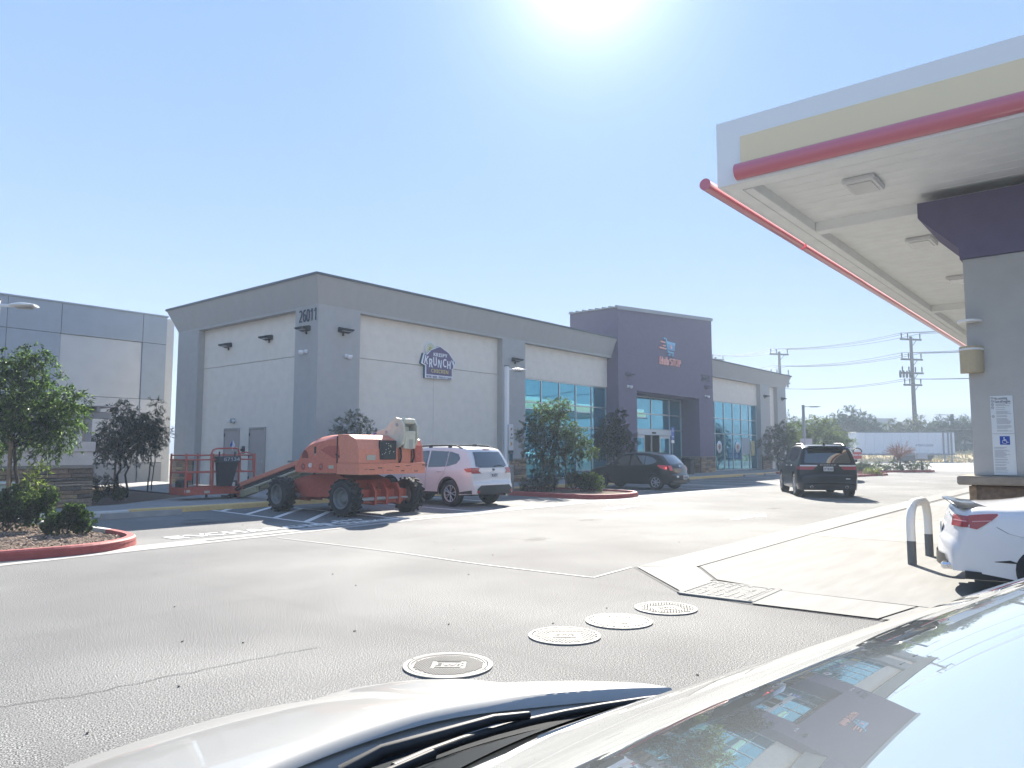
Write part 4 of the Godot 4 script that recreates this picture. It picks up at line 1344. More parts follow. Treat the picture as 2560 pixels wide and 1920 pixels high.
func build_far():
	var grey := mat(lin(0.4, 0.41, 0.42), 0.9)
	var pale := mat(lin(0.5, 0.5, 0.49), 0.9)
	var slate := mat(lin(0.27, 0.29, 0.3), 0.9)
	far_box("distant_warehouse", "pale low warehouse far behind the yellow green trees left", [150, -62, 168, -58, 30], [], [[0, 6.2], [6.2, 7.2]], [pale, grey])
	far_box("distant_warehouse", "beige long warehouse far behind the street lamp", [168, -57.9, 178, -47.2, 25], [[0.4, 3.0, 5.0, 0.6]], [[0, 6.4], [6.4, 7.4]], [mat(lin(0.42, 0.38, 0.34), 0.9), pale])
	far_box("distant_warehouse", "slate fronted warehouse behind the dark bushy tree", [168, -46.6, 176, -39.6, 25], [], [[0, 7.5], [7.5, 8.6]], [slate, slate])
	far_box("distant_warehouse", "grey stepped warehouse between the two trees over the trailer", [176, -39.4, 179, -35.0, 25], [], [[0, 6.9], [6.9, 7.3]], [grey, slate])
	var ch = far_box("church_building", "low grey hall with dark roof edge and a CHURCH board behind the trees", [158, -27.8, 164, -6.0, 22], [], [[0, 5.6], [5.6, 6.0]], [grey, slate])
	var bd := thing("church_sign", "white board reading CHURCH on the hall behind the trailer", "sign", Vector3(154.6, 4.6, -27.0))
	var u := fwd_right(0, 1)
	var pb := MB.new()
	pb.box(Vector3.ZERO, Vector3(7.2, 1.5, 0.15), 0.02, Basis(u, Vector3.UP, u.cross(Vector3.UP)))
	put("board", pb, M.white_metal, bd)
	lettering("word", "CHURCH", 1.0, 5.6, bd.position + u.cross(Vector3.UP) * 0.1 + Vector3(0, 0.1, 0), u, mat(lin(0.12, 0.14, 0.18), 0.6), "", "", true, 0.05, bd)
	for x in [-3.0, 3.0]:
		var p := MB.new()
		p.bar(u * x - Vector3(0, 0.7, 0), u * x - Vector3(0, 4.4, 0), 0.12)
		put("post", p, slate, bd)
	# hedge under the row of trees
	var hd := MB.new()
	for i in 26:
		hd.lathe([[0.001, 1.3], [0.7, 1.1], [0.95, 0.5], [0.9, 0.0]], Vector3(139.0 + i * 0.25 + rng.randf_range(-0.3, 0.3), 1.5, -21.5 + i * 0.55), Vector3.UP, 9)
	solo("hedge", hd, rough_mat(lin(0.03, 0.045, 0.03), 0.4, 1.0, 1.0, 1.0, 61), "low dark clipped hedge under the row of distant round trees", "hedge")
	build_trailer()
	build_poles()

func build_trailer():
	var A := Vector3(111.4, 0, -30.0)
	var E := Vector3(119.8, 0, -19.95)
	var u := (E - A).normalized()
	var yaw := atan2(-u.z, u.x)
	var s := thing("box_trailer", "white box trailer parked along the far street with dark side skirt", "trailer", (A + E) * 0.5, yaw)
	var w := mat(lin(0.56, 0.585, 0.62), 0.5)
	var L := 13.6
	for i in 11:
		var b := MB.new()
		var x := -L * 0.5 + i * L / 11.0
		b.bx(x + 0.012, 1.2, -1.25, x + L / 11.0 - 0.012, 4.08, 1.25, 0.01)
		put("side_panel", b, w, s)
	var rl := MB.new()
	rl.bx(-L * 0.5, 4.082, -1.27, L * 0.5, 4.18, 1.27, 0.02)
	rl.bx(-L * 0.5, 0.98, -1.27, L * 0.5, 1.198, 1.27, 0.02)
	put("rail", rl, mat(lin(0.2, 0.21, 0.23), 0.5), s)
	for i in 14:
		var b := MB.new()
		b.bx(-6.2 + i * 0.95, 1.2, 1.255, -5.6 + i * 0.95, 1.33, 1.3)
		put("marker_strip", b, mat(lin(0.4, 0.42, 0.46), 0.5), s)
	for x in [5.1, 5.75, 6.2]:
		var b := MB.new()
		b.bx(x, 1.0, 1.252, x + 0.26, 4.15, 1.31, 0.01)
		put("door_post", b, mat(lin(0.13, 0.14, 0.16), 0.5), s)
	var sk := MB.new()
	sk.prism(PackedVector2Array([Vector2(-1.6, 0.97), Vector2(-1.1, 0.25), Vector2(3.4, 0.25), Vector2(3.9, 0.97)]), Vector3(0, 0, 1.15), Vector3(1, 0, 0), Vector3(0, 1, 0), 0.06)
	put("side_skirt", sk, M.black, s)
	for x in [5.4, 6.4]:
		var b := MB.new()
		b.bx(x, 0.1, 0.9, x + 0.12, 1.0, 1.1); b.bx(x - 0.1, 0.0, 0.85, x + 0.22, 0.1, 1.15)
		put("landing_leg", b, M.steel_grey, s)
	for x in [-0.2, 1.1]:
		for z in [-1.0, 1.0]:
			var b := MB.new()
			b.lathe([[0.3, -0.14], [0.48, -0.12], [0.5, 0.0], [0.48, 0.12], [0.3, 0.14]], Vector3(x, 0.5, z), Vector3(0, 0, 1), 18)
			put("wheel", b, M.rubber, s)
	lettering("lettering", "XTRA LEASE", 0.3, 2.0, s.global_position + u * 2.5 + Vector3(0, 2.3, 0) + u.cross(Vector3.UP) * 1.27, u, mat(lin(0.18, 0.2, 0.25), 0.6), "", "", true, 0.02, s).transform = Transform3D(Basis.IDENTITY.scaled(Vector3(1.1, 1, 1)), Vector3(2.6, 2.35, 1.27))

func build_poles():
	var wood := rough_mat(lin(0.075, 0.07, 0.065), 0.3, 0.8, 0.95, 0.5, 71)
	var spots := [[139.2, -27.8, 20.8, "tall wooden power pole rising behind the white trailer"], [146.0, -52.5, 21.0, "wooden power pole top showing over the far end of the shop"], [152.0, -68.5, 21.8, "wooden power pole top just beside the plum tower"], [131.0, 6.0, 20.6, ""]]
	var dirw := Vector3(146.0 - 139.2, 0, -52.5 + 27.8).normalized()
	var side := Vector3(-dirw.z, 0, dirw.x)
	if side.dot(Vector3(1, 0, 0)) < 0: side = -side
	# the crossarms stand across the line, seen nearly face on
	side = fwd_right(0.25, 1.0).normalized()
	var heads := []
	for p in spots:
		var o := thing("power_pole", p[3] if p[3] else "wooden power pole beyond the canopy to the right", "power pole", Vector3(p[0], 0, p[1]), 0.0, "wooden power poles along the far street")
		var b := MB.new()
		b.tube([Vector3.ZERO, Vector3(-0.1, p[2] * 0.5, 0), Vector3(-0.2, p[2], 0)], [0.42, 0.34, 0.24], 10)
		put("pole", b, wood, o)
		var hs := []
		for k in [[p[2] - 0.5, 3.7, 3], [p[2] - 3.9 if p[1] > -40 else p[2] - 4.6, 3.8, 3], [p[2] - 6.2, 3.9, 4], [p[2] - 8.2, 3.2, 3]]:
			if p[1] < -40 and k[0] < p[2] - 7.5: continue
			var c := MB.new()
			var y: float = k[0]
			c.box(Vector3(-0.2, y, 0), Vector3(k[1] * 1.12, 0.3, 0.25), 0.0, Basis(side, Vector3.UP, side.cross(Vector3.UP)))
			c.bar(side * 1.2 + Vector3(-0.2, y, 0), Vector3(-0.2, y - 1.4, 0), 0.06, 5)
			put("crossarm", c, wood, o)
			for i in k[2]:
				var x: float = k[1] * (-0.5 + float(i) / (k[2] - 1)) * (1.0 if k[2] != 3 or i != 1 else 1.0)
				if k[2] == 3 and i == 1: x = -0.6
				var ins := MB.new()
				ins.lathe([[0.05, 0.0], [0.1, 0.3], [0.12, 0.8], [0.07, 1.0], [0.001, 1.02]], Vector3(-0.2, y + 0.1, 0) + side * x, Vector3.UP, 8)
				put("insulator", ins, M.dark_metal, o)
				hs.append(o.position + Vector3(-0.2, y + 1.05, 0) + side * x)
		var cu := MB.new()
		for i in 4:
			var x: float = -2.4 + i * 0.65 if p[1] > -40 else -2.2 + i * 1.3
			cu.lathe([[0.18, 0.0], [0.2, 0.7], [0.14, 1.2], [0.001, 1.22]], Vector3(-0.2, p[2] - 7.0, 0) + side * x, Vector3.UP, 8)
		put("fuse_switch", cu, M.dark_metal, o)
		heads.append([o.position, p[2]])
	# lines hang between neighbouring poles
	var wire := mat(lin(0.06, 0.065, 0.075), 0.6)
	var lv := [[-0.5 + 1.05, -1.9], [-0.5 + 1.05, -0.6], [-0.5 + 1.05, 1.85], [-3.9 + 1.1, -1.9], [-3.9 + 1.1, 0.3], [-3.9 + 1.1, 1.9], [-8.2 + 1.0, -1.6], [-8.2 + 1.0, 0.2], [-15.5, -0.3], [-16.6, 0.3]]
	var order := [heads[2], heads[1], heads[0], heads[3]]
	for i in lv.size():
		var b := MB.new()
		var pts := []
		var ext: Array = [[order[0][0] + (order[0][0] - order[1][0]), order[0][1]]] + order + [[order[3][0] + Vector3(-6, 0, 33), 20.4], [order[3][0] + Vector3(-12, 0, 66), 20.4]]
		for k in ext.size() - 1:
			var p0: Vector3 = ext[k][0] + Vector3(-0.2, ext[k][1] + lv[i][0], 0) + side * lv[i][1]
			var p1: Vector3 = ext[k + 1][0] + Vector3(-0.2, ext[k + 1][1] + lv[i][0], 0) + side * lv[i][1]
			var m := 10
			for j in m:
				var t := float(j) / m
				pts.append(p0.lerp(p1, t) - Vector3(0, 4.0 * t * (1.0 - t) * (0.75 if i < 8 else 0.4), 0))
			if k == ext.size() - 2: pts.append(p1)
		b.tube(pts, 0.045, 5)
		var nm: Array = ["uppermost wire, left of its crossarm", "uppermost wire, middle of its crossarm", "uppermost wire, right of its crossarm", "second level wire, left of its crossarm", "second level wire, middle of its crossarm", "second level wire, right of its crossarm", "third level wire, left one", "third level wire, right one", "low cable running above the hill tops, upper one", "low cable running above the hill tops, lower one"]
		solo("power_line", b, wire, "thin dark power line, " + nm[i], "power line", "power lines between the wooden poles")

# ---------------------------------------------------------------- cars
# x runs from the rear bumper to the nose, y up, z to the right hand side; the body is a skin over a side outline
class Car:
	var L := 4.6
	var W := 0.9
	var top := []          # [x, y] outline over the centre line
	var sill := 0.25
	var sill_rear := 0.0
	var axles := [0.95, 3.6]
	var R := 0.35          # tyre
	var RA := 0.41         # wheel arch
	var belt := 1.0
	var tumble := 0.78     # roof width against belt width
	var roof_y := 1.7
	var rear_taper := [0.16, 0.5]
	var nose_taper := [0.2, 0.8]
	var bow_f := 0.16
	var bow_r := 0.1
	var rc := 0.07
	var crown := 0.035
	func ss(a: float, b: float, x: float) -> float:
		return smoothstep(a, b, x)
	func zt(x: float) -> float:
		var n := top.size()
		if x <= top[0][0]: return top[0][1]
		for i in n - 1:
			if x <= top[i + 1][0]:
				var p: Array = top[i]
				var q: Array = top[i + 1]
				var h: float = maxf(q[0] - p[0], 0.0001)
				var t: float = (x - p[0]) / h
				var m0: float = slope(i) * h
				var m1: float = slope(i + 1) * h
				var t2 := t * t
				var t3 := t2 * t
				return (2 * t3 - 3 * t2 + 1) * p[1] + (t3 - 2 * t2 + t) * m0 + (-2 * t3 + 3 * t2) * q[1] + (t3 - t2) * m1
		return top[n - 1][1]
	func slope(i: int) -> float:
		var n := top.size()
		if i == 0 or i == n - 1: return 0.0 if i == 0 else (top[n - 1][1] - top[n - 2][1]) / maxf(top[n - 1][0] - top[n - 2][0], 0.001)
		if top[i].size() > 2: return top[i][2]
		var a: float = (top[i][1] - top[i - 1][1]) / maxf(top[i][0] - top[i - 1][0], 0.001)
		var b: float = (top[i + 1][1] - top[i][1]) / maxf(top[i + 1][0] - top[i][0], 0.001)
		if a * b <= 0.0: return 0.0
		return 2.0 * a * b / (a + b)
	func zb(x: float) -> float:
		var y := sill
		if sill_rear > 0.0: y = lerpf(sill_rear, sill, ss(0.1, axles[0] - RA, x))
		for a in axles:
			var d: float = absf(x - a)
			if d < RA: y = maxf(y, R + sqrt(RA * RA - d * d) * (1.0))
		return y
	func wid(x: float, y: float) -> float:
		var w := W
		if x < rear_taper[1]: w *= 1.0 - rear_taper[0] * pow(1.0 - x / rear_taper[1], 2.2)
		if x > L - nose_taper[1]: w *= 1.0 - nose_taper[0] * pow((x - L + nose_taper[1]) / nose_taper[1], 2.2)
		var lowb := belt - 0.32
		if y > belt: w *= lerpf(1.0, tumble, clampf((y - belt) / (roof_y - belt), 0.0, 1.0)) - 0.0
		else:
			var t := (y - lowb) / (belt - lowb)
			w *= 1.0 - 0.035 * maxf(t, 0.0) * maxf(t, 0.0)
			if y < lowb: w *= 1.0 - 0.05 * pow((lowb - y) / (lowb - 0.15), 2.0)
			return w
		return w * 0.965
	func bend(p: Vector3) -> Vector3:
		var q := (p.z / W) * (p.z / W)
		return Vector3(p.x - bow_f * q * ss(L * 0.45, L * 0.72, p.x) + bow_r * q * (1.0 - ss(L * 0.06, L * 0.4, p.x)), p.y, p.z)
	func topy(x: float, z: float) -> float:
		var w := wid(x, zt(x) - rc)
		return zt(x) - crown * pow(absf(z) / maxf(w, 0.01), 2.2)
	func side(x: float, y: float, s: float, o := 0.0) -> Vector3:
		return bend(Vector3(x, y, s * (wid(x, y) + o)))
	func rear_x(y: float) -> float:
		var a := 0.0
		var b := L * 0.45
		for i in 30:
			var m := (a + b) * 0.5
			if zt(m) < y: a = m
			else: b = m
		return a
	func rear(y: float, z: float, o := 0.0) -> Vector3:
		var x := rear_x(y + crown * pow(absf(z) / W, 2.2) * 0.6)
		var lim := x
		for i in 40:
			if wid(lim, y) >= absf(z): break
			lim += 0.02
		return bend(Vector3(maxf(x, lim) - o, y, z))
	func xs(n: int) -> Array:
		var o := []
		for i in n + 1: o.append(L * i / n)
		for a in axles:
			for i in 17:
				o.append(a - RA * cos(PI * i / 16.0))
			o.append(a - RA - 0.002); o.append(a + RA + 0.002)
		for t in top:
			o.append(t[0])
		for i in 10: o.append(0.006 * i * i)
		for i in 8: o.append(L - 0.006 * i * i)
		o.sort()
		var r := []
		for x in o:
			if x < 0.0 or x > L: continue
			if r.is_empty() or x - r[-1] > 0.0015: r.append(x)
		return r
	func ring(x: float) -> Array:
		var y1 := zt(x)
		var y0 := minf(zb(x), y1 - 0.04)
		var r := minf(rc, (y1 - y0) * 0.5)
		var o := []
		for k in 12:
			var y := lerpf(y0, y1 - r - crown, k / 11.0)
			o.append(Vector3(x, y, wid(x, y)))
		var we := wid(x, y1 - r - crown)
		for k in [1, 2, 3]:
			var a: float = PI * 0.5 * k / 4.0
			o.append(Vector3(x, y1 - r - crown + r * sin(a), we - r * (1.0 - cos(a))))
		for k in 8:
			var z := (we - r) * (1.0 - k / 7.0)
			o.append(Vector3(x, topy(x, z), z))
		var l := []
		for p in o: l.append(bend(p))
		return l

func car_body(c: Car, n := 60) -> MB:
	var b := MB.new()
	var lrows := []
	var rrows := []
	for x in c.xs(n):
		var r := c.ring(x)
		rrows.append(r)
		var m := []
		for p in r: m.append(Vector3(p.x, p.y, -p.z))
		lrows.append(m)
	b.grid(rrows, 3, true)
	b.grid(lrows, 3, false)
	for e in [0, rrows.size() - 1]:
		for k in rrows[e].size() - 1:
			if e == 0: b.quad(rrows[e][k], lrows[e][k], lrows[e][k + 1], rrows[e][k + 1])
			else: b.quad(lrows[e][k], rrows[e][k], rrows[e][k + 1], lrows[e][k + 1])
	return b

func side_patch(c: Car, cols: Array, s: float, o := 0.005, b: MB = null, rows := 5) -> MB:
	if b == null: b = MB.new()
	var g := []
	for i in cols.size() - 1:
		for k in 4:
			if k == 0 or i == cols.size() - 2 or k < 4:
				var t := k / 4.0
				var x: float = lerpf(cols[i][0], cols[i + 1][0], t)
				var r := []
				for j in rows + 1: r.append(c.side(x, lerpf(lerpf(cols[i][1], cols[i + 1][1], t), lerpf(cols[i][2], cols[i + 1][2], t), float(j) / rows), s, o))
				g.append(r)
	var e: Array = cols[-1]
	var r2 := []
	for j in rows + 1: r2.append(c.side(e[0], lerpf(e[1], e[2], float(j) / rows), s, o))
	g.append(r2)
	b.grid(g, 4, s > 0)
	return b

# rows of [height, z from, z to] on the tail
func rear_patch(c: Car, rows: Array, o := 0.006, b: MB = null, n := 12) -> MB:
	if b == null: b = MB.new()
	var g := []
	for i in rows.size() - 1:
		for k in 5:
			if k == 4 and i < rows.size() - 2: continue
			var t := k / 4.0
			var r := []
			for j in n + 1: r.append(c.rear(lerpf(rows[i][0], rows[i + 1][0], t), lerpf(lerpf(rows[i][1], rows[i + 1][1], t), lerpf(rows[i][2], rows[i + 1][2], t), float(j) / n), o))
			g.append(r)
	b.grid(g, 4, true)
	return b

# columns of [x, z from, z to] on the upper skin
func top_patch(c: Car, cols: Array, o := 0.006, b: MB = null, n := 14) -> MB:
	if b == null: b = MB.new()
	var g := []
	for i in cols.size() - 1:
		for k in 7:
			if k == 6 and i < cols.size() - 2: continue
			var t := k / 6.0
			var x: float = lerpf(cols[i][0], cols[i + 1][0], t)
			var r := []
			for j in n + 1:
				var z := lerpf(lerpf(cols[i][1], cols[i + 1][1], t), lerpf(cols[i][2], cols[i + 1][2], t), float(j) / n)
				var dn := Vector3(-(c.zt(x + 0.01) - c.zt(x - 0.01)) / 0.02, 1, 0).normalized()
				r.append(c.bend(Vector3(x, c.topy(x, z), z) + dn * o))
			g.append(r)
	b.grid(g, 4, false)
	return b

func make_wheel(r: float, w: float, style: int, rim_r := 0.0) -> Node3D:
	var o := Node3D.new()
	var rr := rim_r if rim_r > 0.0 else r * 0.66
	var t := MB.new()
	t.lathe([[rr, -w * 0.5], [rr + 0.02, -w * 0.5], [r - 0.035, -w * 0.5], [r - 0.008, -w * 0.42], [r, -w * 0.3], [r, w * 0.3], [r - 0.008, w * 0.42], [r - 0.035, w * 0.5], [rr + 0.02, w * 0.5], [rr, w * 0.5], [rr, w * 0.2]], Vector3.ZERO, Vector3(0, 0, 1), 36)
	put("tyre", t, M.rubber, o)
	var b := MB.new()
	var n: int = [5, 7, 5, 6][style]
	b.lathe([[rr, w * 0.36], [rr, w * 0.5 - 0.002], [rr * 0.9, w * 0.5 - 0.004], [rr * 0.88, w * 0.3]], Vector3.ZERO, Vector3(0, 0, 1), 36)
	for i in n:
		for q in ([-0.17, 0.17] if style != 1 else [0.0]):
			var a: float = TAU * i / n + q * (0.55 if style == 0 else 0.8)
			var a2: float = TAU * i / n + q * 1.35
			var p0 := Vector3(cos(a) * rr * 0.16, sin(a) * rr * 0.16, w * 0.44)
			var p1 := Vector3(cos(a2) * rr * 0.9, sin(a2) * rr * 0.9, w * 0.47)
			var d := (p1 - p0).normalized()
			b.box((p0 + p1) * 0.5, Vector3((p1 - p0).length(), rr * (0.12 if style != 1 else 0.24), 0.03), 0.008, Basis(d, Vector3(0, 0, 1).cross(d), Vector3(0, 0, 1)))
	b.lathe([[0.001, w * 0.49], [rr * 0.17, w * 0.48], [rr * 0.2, w * 0.4]], Vector3.ZERO, Vector3(0, 0, 1), 16)
	put("rim", b, M.wheel, o)
	var k := MB.new()
	k.disc(Vector3(0, 0, w * 0.22), Vector3(0, 0, 1), rr * 0.995, 28)
	put("brake_backing", k, M.black, o)
	return o

func put_wheels(s: Node3D, c: Car, w: float, style: int, steer := 0.0):
	var proto := make_wheel(c.R, w, style)
	var n := 0
	for i in 2:
		for sd in [-1.0, 1.0]:
			var o: Node3D = proto if n == 0 else proto.duplicate()
			o.name = "wheel" if n == 0 else "wheel_%03d" % n
			s.add_child(o)
			var p := c.bend(Vector3(c.axles[i], c.R, sd * (c.W * 0.985 - w * 0.5)))
			o.position = Vector3(c.axles[i], c.R, p.z)
			o.rotation.y = (0.0 if sd > 0 else PI) + (steer if i == 1 else 0.0)
			n += 1
			var d := MB.new()
			d.lathe([[0.001, 0.0], [c.RA + 0.005, 0.0], [c.RA + 0.005, c.W * 0.42], [0.001, c.W * 0.42]], Vector3(c.axles[i], c.R, sd * 0.32) if sd > 0 else Vector3(c.axles[i], c.R, -0.32), Vector3(0, 0, sd), 28)
			put("wheel_arch", arch_shape(c, i, sd), M.black, s)
	var u := MB.new()
	u.bx(0.25, c.sill - 0.02, -c.W * 0.86, c.L - 0.3, c.sill + 0.06, c.W * 0.86)
	put("underbody", u, M.black, s)

func arch_shape(c: Car, i: int, sd: float) -> MB:
	var d := MB.new()
	var rows := [[], [], []]
	for k in 19:
		var a := PI * k / 18.0
		var x: float = c.axles[i] + cos(a) * (c.RA + 0.004)
		var y: float = c.R + sin(a) * (c.RA + 0.004)
		rows[0].append(c.bend(Vector3(x, y, sd * (c.wid(x, y) - 0.012))))
		rows[1].append(Vector3(x, y, sd * (c.W - 0.32)))
		rows[2].append(Vector3(c.axles[i] + cos(a) * 0.01, c.R + sin(a) * 0.01 - 0.1, sd * (c.W - 0.32)))
	d.grid(rows, 2)
	return d

func lamp_pair(c: Car, s: Node3D, n: String, side_cols: Array, rear_rows: Array, m: Material, o := 0.008):
	for sd in [-1.0, 1.0]:
		var b := MB.new()
		if side_cols.size() > 0: side_patch(c, side_cols, sd, o, b)
		if rear_rows.size() > 0:
			var rows := []
			for r in rear_rows: rows.append([r[0], r[1] * sd, r[2] * sd] if sd > 0 else [r[0], -r[2], -r[1]])
			rear_patch(c, rows, o, b)
		put(n, b, m, s)

func plate(s: Node3D, c: Car, y: float, txt: String, z := 0.0):
	var p := c.rear(y, z, 0.012)
	var b := MB.new()
	b.bx(-0.006, -0.075, -0.155, 0.006, 0.075, 0.155, 0.004)
	var o := put("number_plate", b, M.plate, s, Transform3D(Basis.IDENTITY, p))
	var t := text_mesh(txt, 0.085, true, 0.003)
	var l := put("plate_lettering", t, M.ink, o)
	var k := 0.27 / maxf(t.get_aabb().size.x, 0.01)
	l.transform = Transform3D(Basis(Vector3(0, 0, k), Vector3(0, 1, 0), Vector3(-1, 0, 0)), Vector3(-0.0085, -0.008, 0))

func mirror_pair(s: Node3D, c: Car, x: float, y: float, m: Material):
	for sd in [-1.0, 1.0]:
		var b := MB.new()
		var p := c.side(x, y, sd, 0.0)
		b.box(p + Vector3(0, 0.04, sd * 0.12), Vector3(0.13, 0.16, 0.2), 0.04)
		b.box(p + Vector3(0.01, -0.03, sd * 0.03), Vector3(0.06, 0.05, 0.1), 0.01)
		var o := put("mirror", b, m, s)
		var g := MB.new()
		g.box(p + Vector3(-0.068, 0.04, sd * 0.12), Vector3(0.004, 0.12, 0.16))
		put("mirror_glass", g, M.car_glass, o)

func seam(c: Car, s: Node3D, x: float, y0: float, y1: float, sd: float, lean := 0.0, n := "door_seam"):
	side_seam_part(c, s, [[x, y0, y0 + 0.001], [x + lean, y1, y1 + 0.001]], sd, n)

func side_seam_part(c: Car, s: Node3D, pts: Array, sd: float, n: String):
	var b := MB.new()
	var rows := []
	for i in pts.size() - 1:
		for k in 9:
			var t := k / 8.0
			var x := lerpf(pts[i][0], pts[i + 1][0], t)
			var y := lerpf(pts[i][1], pts[i + 1][1], t)
			rows.append([c.side(x - 0.004, y, sd, 0.003), c.side(x + 0.004, y, sd, 0.003)])
	b.grid(rows, 4, sd < 0)
	put(n, b, M.black, s)

func build_vehicles():
	white_suv()
	black_hatch()
	black_suv()
	white_saloon()
	far_car()

func white_suv():
	var c := Car.new()
	c.L = 4.64; c.W = 0.905; c.R = 0.365; c.RA = 0.43; c.axles = [0.98, 3.65]; c.sill = 0.33; c.sill_rear = 0.36
	c.belt = 1.06; c.roof_y = 1.68; c.tumble = 0.78; c.rear_taper = [0.13, 0.45]; c.bow_r = 0.1
	c.top = [[0.0, 0.5], [0.015, 0.66], [0.06, 0.70, 1.2], [0.1, 0.95, 5.0], [0.14, 1.1], [0.40, 1.56], [0.47, 1.635], [0.8, 1.675], [1.6, 1.70], [2.4, 1.675], [2.75, 1.60], [3.5, 1.14], [3.62, 1.08, -0.2], [4.2, 0.99], [4.48, 0.86], [4.6, 0.66], [4.64, 0.45]]
	var s := thing("parked_suv", "white SUV with black roof rails parked nose in beside the orange lift", "car", Vector3(16.17, 0, -13.94), PI / 2)
	var paint := car_paint(lin(0.60, 0.59, 0.585))
	put("body", car_body(c), paint, s)
	put_wheels(s, c, 0.225, 0)
	var trim := mat(lin(0.03, 0.032, 0.035), 0.7)
	var lw := rear_patch(c, [[0.36, -0.72, 0.72], [0.5, -0.74, 0.74], [0.6, -0.6, 0.6]], 0.012)
	put("bumper_cladding", lw, trim, s)
	for sd in [-1.0, 1.0]:
		var b := side_patch(c, [[0.1, 0.37, 0.47], [0.3, 0.37, 0.44], [0.54, 0.36, 0.40]], sd, 0.008)
		side_patch(c, [[1.42, 0.33, 0.40], [3.2, 0.33, 0.4]], sd, 0.008, b)
		put("sill_cladding", b, trim, s)
		var ar := MB.new()
		for a in c.axles:
			var rows := []
			for k in 17:
				var th := PI * k / 16.0
				rows.append([c.side(a + cos(th) * (c.RA - 0.003), c.R + sin(th) * (c.RA - 0.003), sd, 0.008), c.side(a + cos(th) * (c.RA + 0.045), c.R + sin(th) * (c.RA + 0.045), sd, 0.008)])
			ar.grid(rows, 4, sd > 0)
		put("arch_trim", ar, trim, s)
		put("window", side_patch(c, [[0.62, 1.32, 1.36], [0.72, 1.2, 1.47], [1.02, 1.13, 1.53], [1.12, 1.12, 1.54]], sd), M.car_glass, s)
		put("window", side_patch(c, [[1.15, 1.115, 1.545], [1.9, 1.09, 1.57]], sd), M.car_glass, s)
		put("window", side_patch(c, [[1.96, 1.09, 1.57], [2.5, 1.08, 1.55], [2.85, 1.08, 1.44], [3.3, 1.07, 1.14]], sd), M.car_glass, s)
		side_seam_part(c, s, [[1.46, 0.62, 0], [1.2, 0.9, 0], [1.12, 1.12, 0]], sd, "door_seam")
		seam(c, s, 1.98, 0.42, 1.09, sd, -0.04)
		seam(c, s, 3.12, 0.42, 1.08, sd, 0.0)
		for x in [1.3, 2.15]:
			var h := MB.new()
			var p := c.side(x + 0.08, 0.98, sd, 0.02)
			h.box(p, Vector3(0.2, 0.03, 0.03), 0.01)
			put("door_handle", h, paint, s)
		var rl := MB.new()
		var pts := []
		for k in 9:
			var x := 0.68 + 2.1 * k / 8.0
			var lift := 0.075 if k > 0 and k < 8 else -0.005
			pts.append(Vector3(x, c.zt(x) - 0.05 + lift, sd * (c.wid(x, c.zt(x) - 0.12) - 0.06)))
		rl.tube(pts, 0.022, 8)
		for k in [2, 5, 7]:
			rl.box(pts[k] - Vector3(0, 0.04, 0), Vector3(0.14, 0.08, 0.035), 0.006)
		put("roof_rail", rl, trim, s)
	put("rear_window", rear_patch(c, [[1.09, -0.5, 0.5], [1.13, -0.66, 0.66], [1.53, -0.56, 0.56]], 0.006), M.car_glass, s)
	put("windscreen", top_patch(c, [[2.78, -0.6, 0.6], [3.46, -0.72, 0.72]]), M.car_glass, s)
	var bl := rear_patch(c, [[1.585, -0.14, 0.14], [1.61, -0.14, 0.14]], 0.012)
	put("brake_light", bl, M.red_lens, s)
	lamp_pair(c, s, "taillight", [[0.13, 0.97, 1.075], [0.22, 0.96, 1.072], [0.3, 1.0, 1.068], [0.35, 1.045, 1.062]], [[0.93, 0.5, 0.84], [1.0, 0.6, 0.85], [1.03, 0.58, 0.85], [1.085, 0.54, 0.85]], M.red_lens)
	lamp_pair(c, s, "reversing_light", [[0.13, 0.85, 0.965], [0.21, 0.88, 0.955]], [[0.84, 0.6, 0.84], [0.925, 0.5, 0.84]], M.white_lens)
	lamp_pair(c, s, "reflector", [], [[0.4, 0.66, 0.75], [0.46, 0.64, 0.76]], M.red_lens, 0.018)
	plate(s, c, 0.88, "9LNZ817")
	var em := MB.new()
	em.lathe([[0.001, 0.006], [0.05, 0.005], [0.055, 0.0]], Vector3.ZERO, Vector3(-1, 0, 0), 20)
	put("badge", em, mat(lin(0.1, 0.11, 0.14), 0.3, 0.6), s, Transform3D(Basis.from_scale(Vector3(1, 0.65, 1.1)), c.rear(1.03, 0.0, 0.004)))
	var wp := MB.new()
	wp.bar(c.rear(1.13, 0.05, 0.02), c.rear(1.15, 0.42, 0.02), 0.012, 6)
	put("rear_wiper", wp, trim, s)
	mirror_pair(s, c, 3.12, 1.1, paint)
	var ft := MB.new()
	ft.box(Vector3(0.85, 1.72, 0.0), Vector3(0.18, 0.06, 0.06), 0.02)
	put("roof_aerial", ft, trim, s)
	for z in [-0.5, 0.5]:
		var ex := MB.new()
		ex.lathe([[0.035, 0.0], [0.042, 0.0], [0.042, 0.14], [0.035, 0.14]], Vector3(0.05, 0.31, z * 1.1), Vector3(1, 0, 0), 14)
		if z > 0: put("exhaust", ex, M.chrome, s)

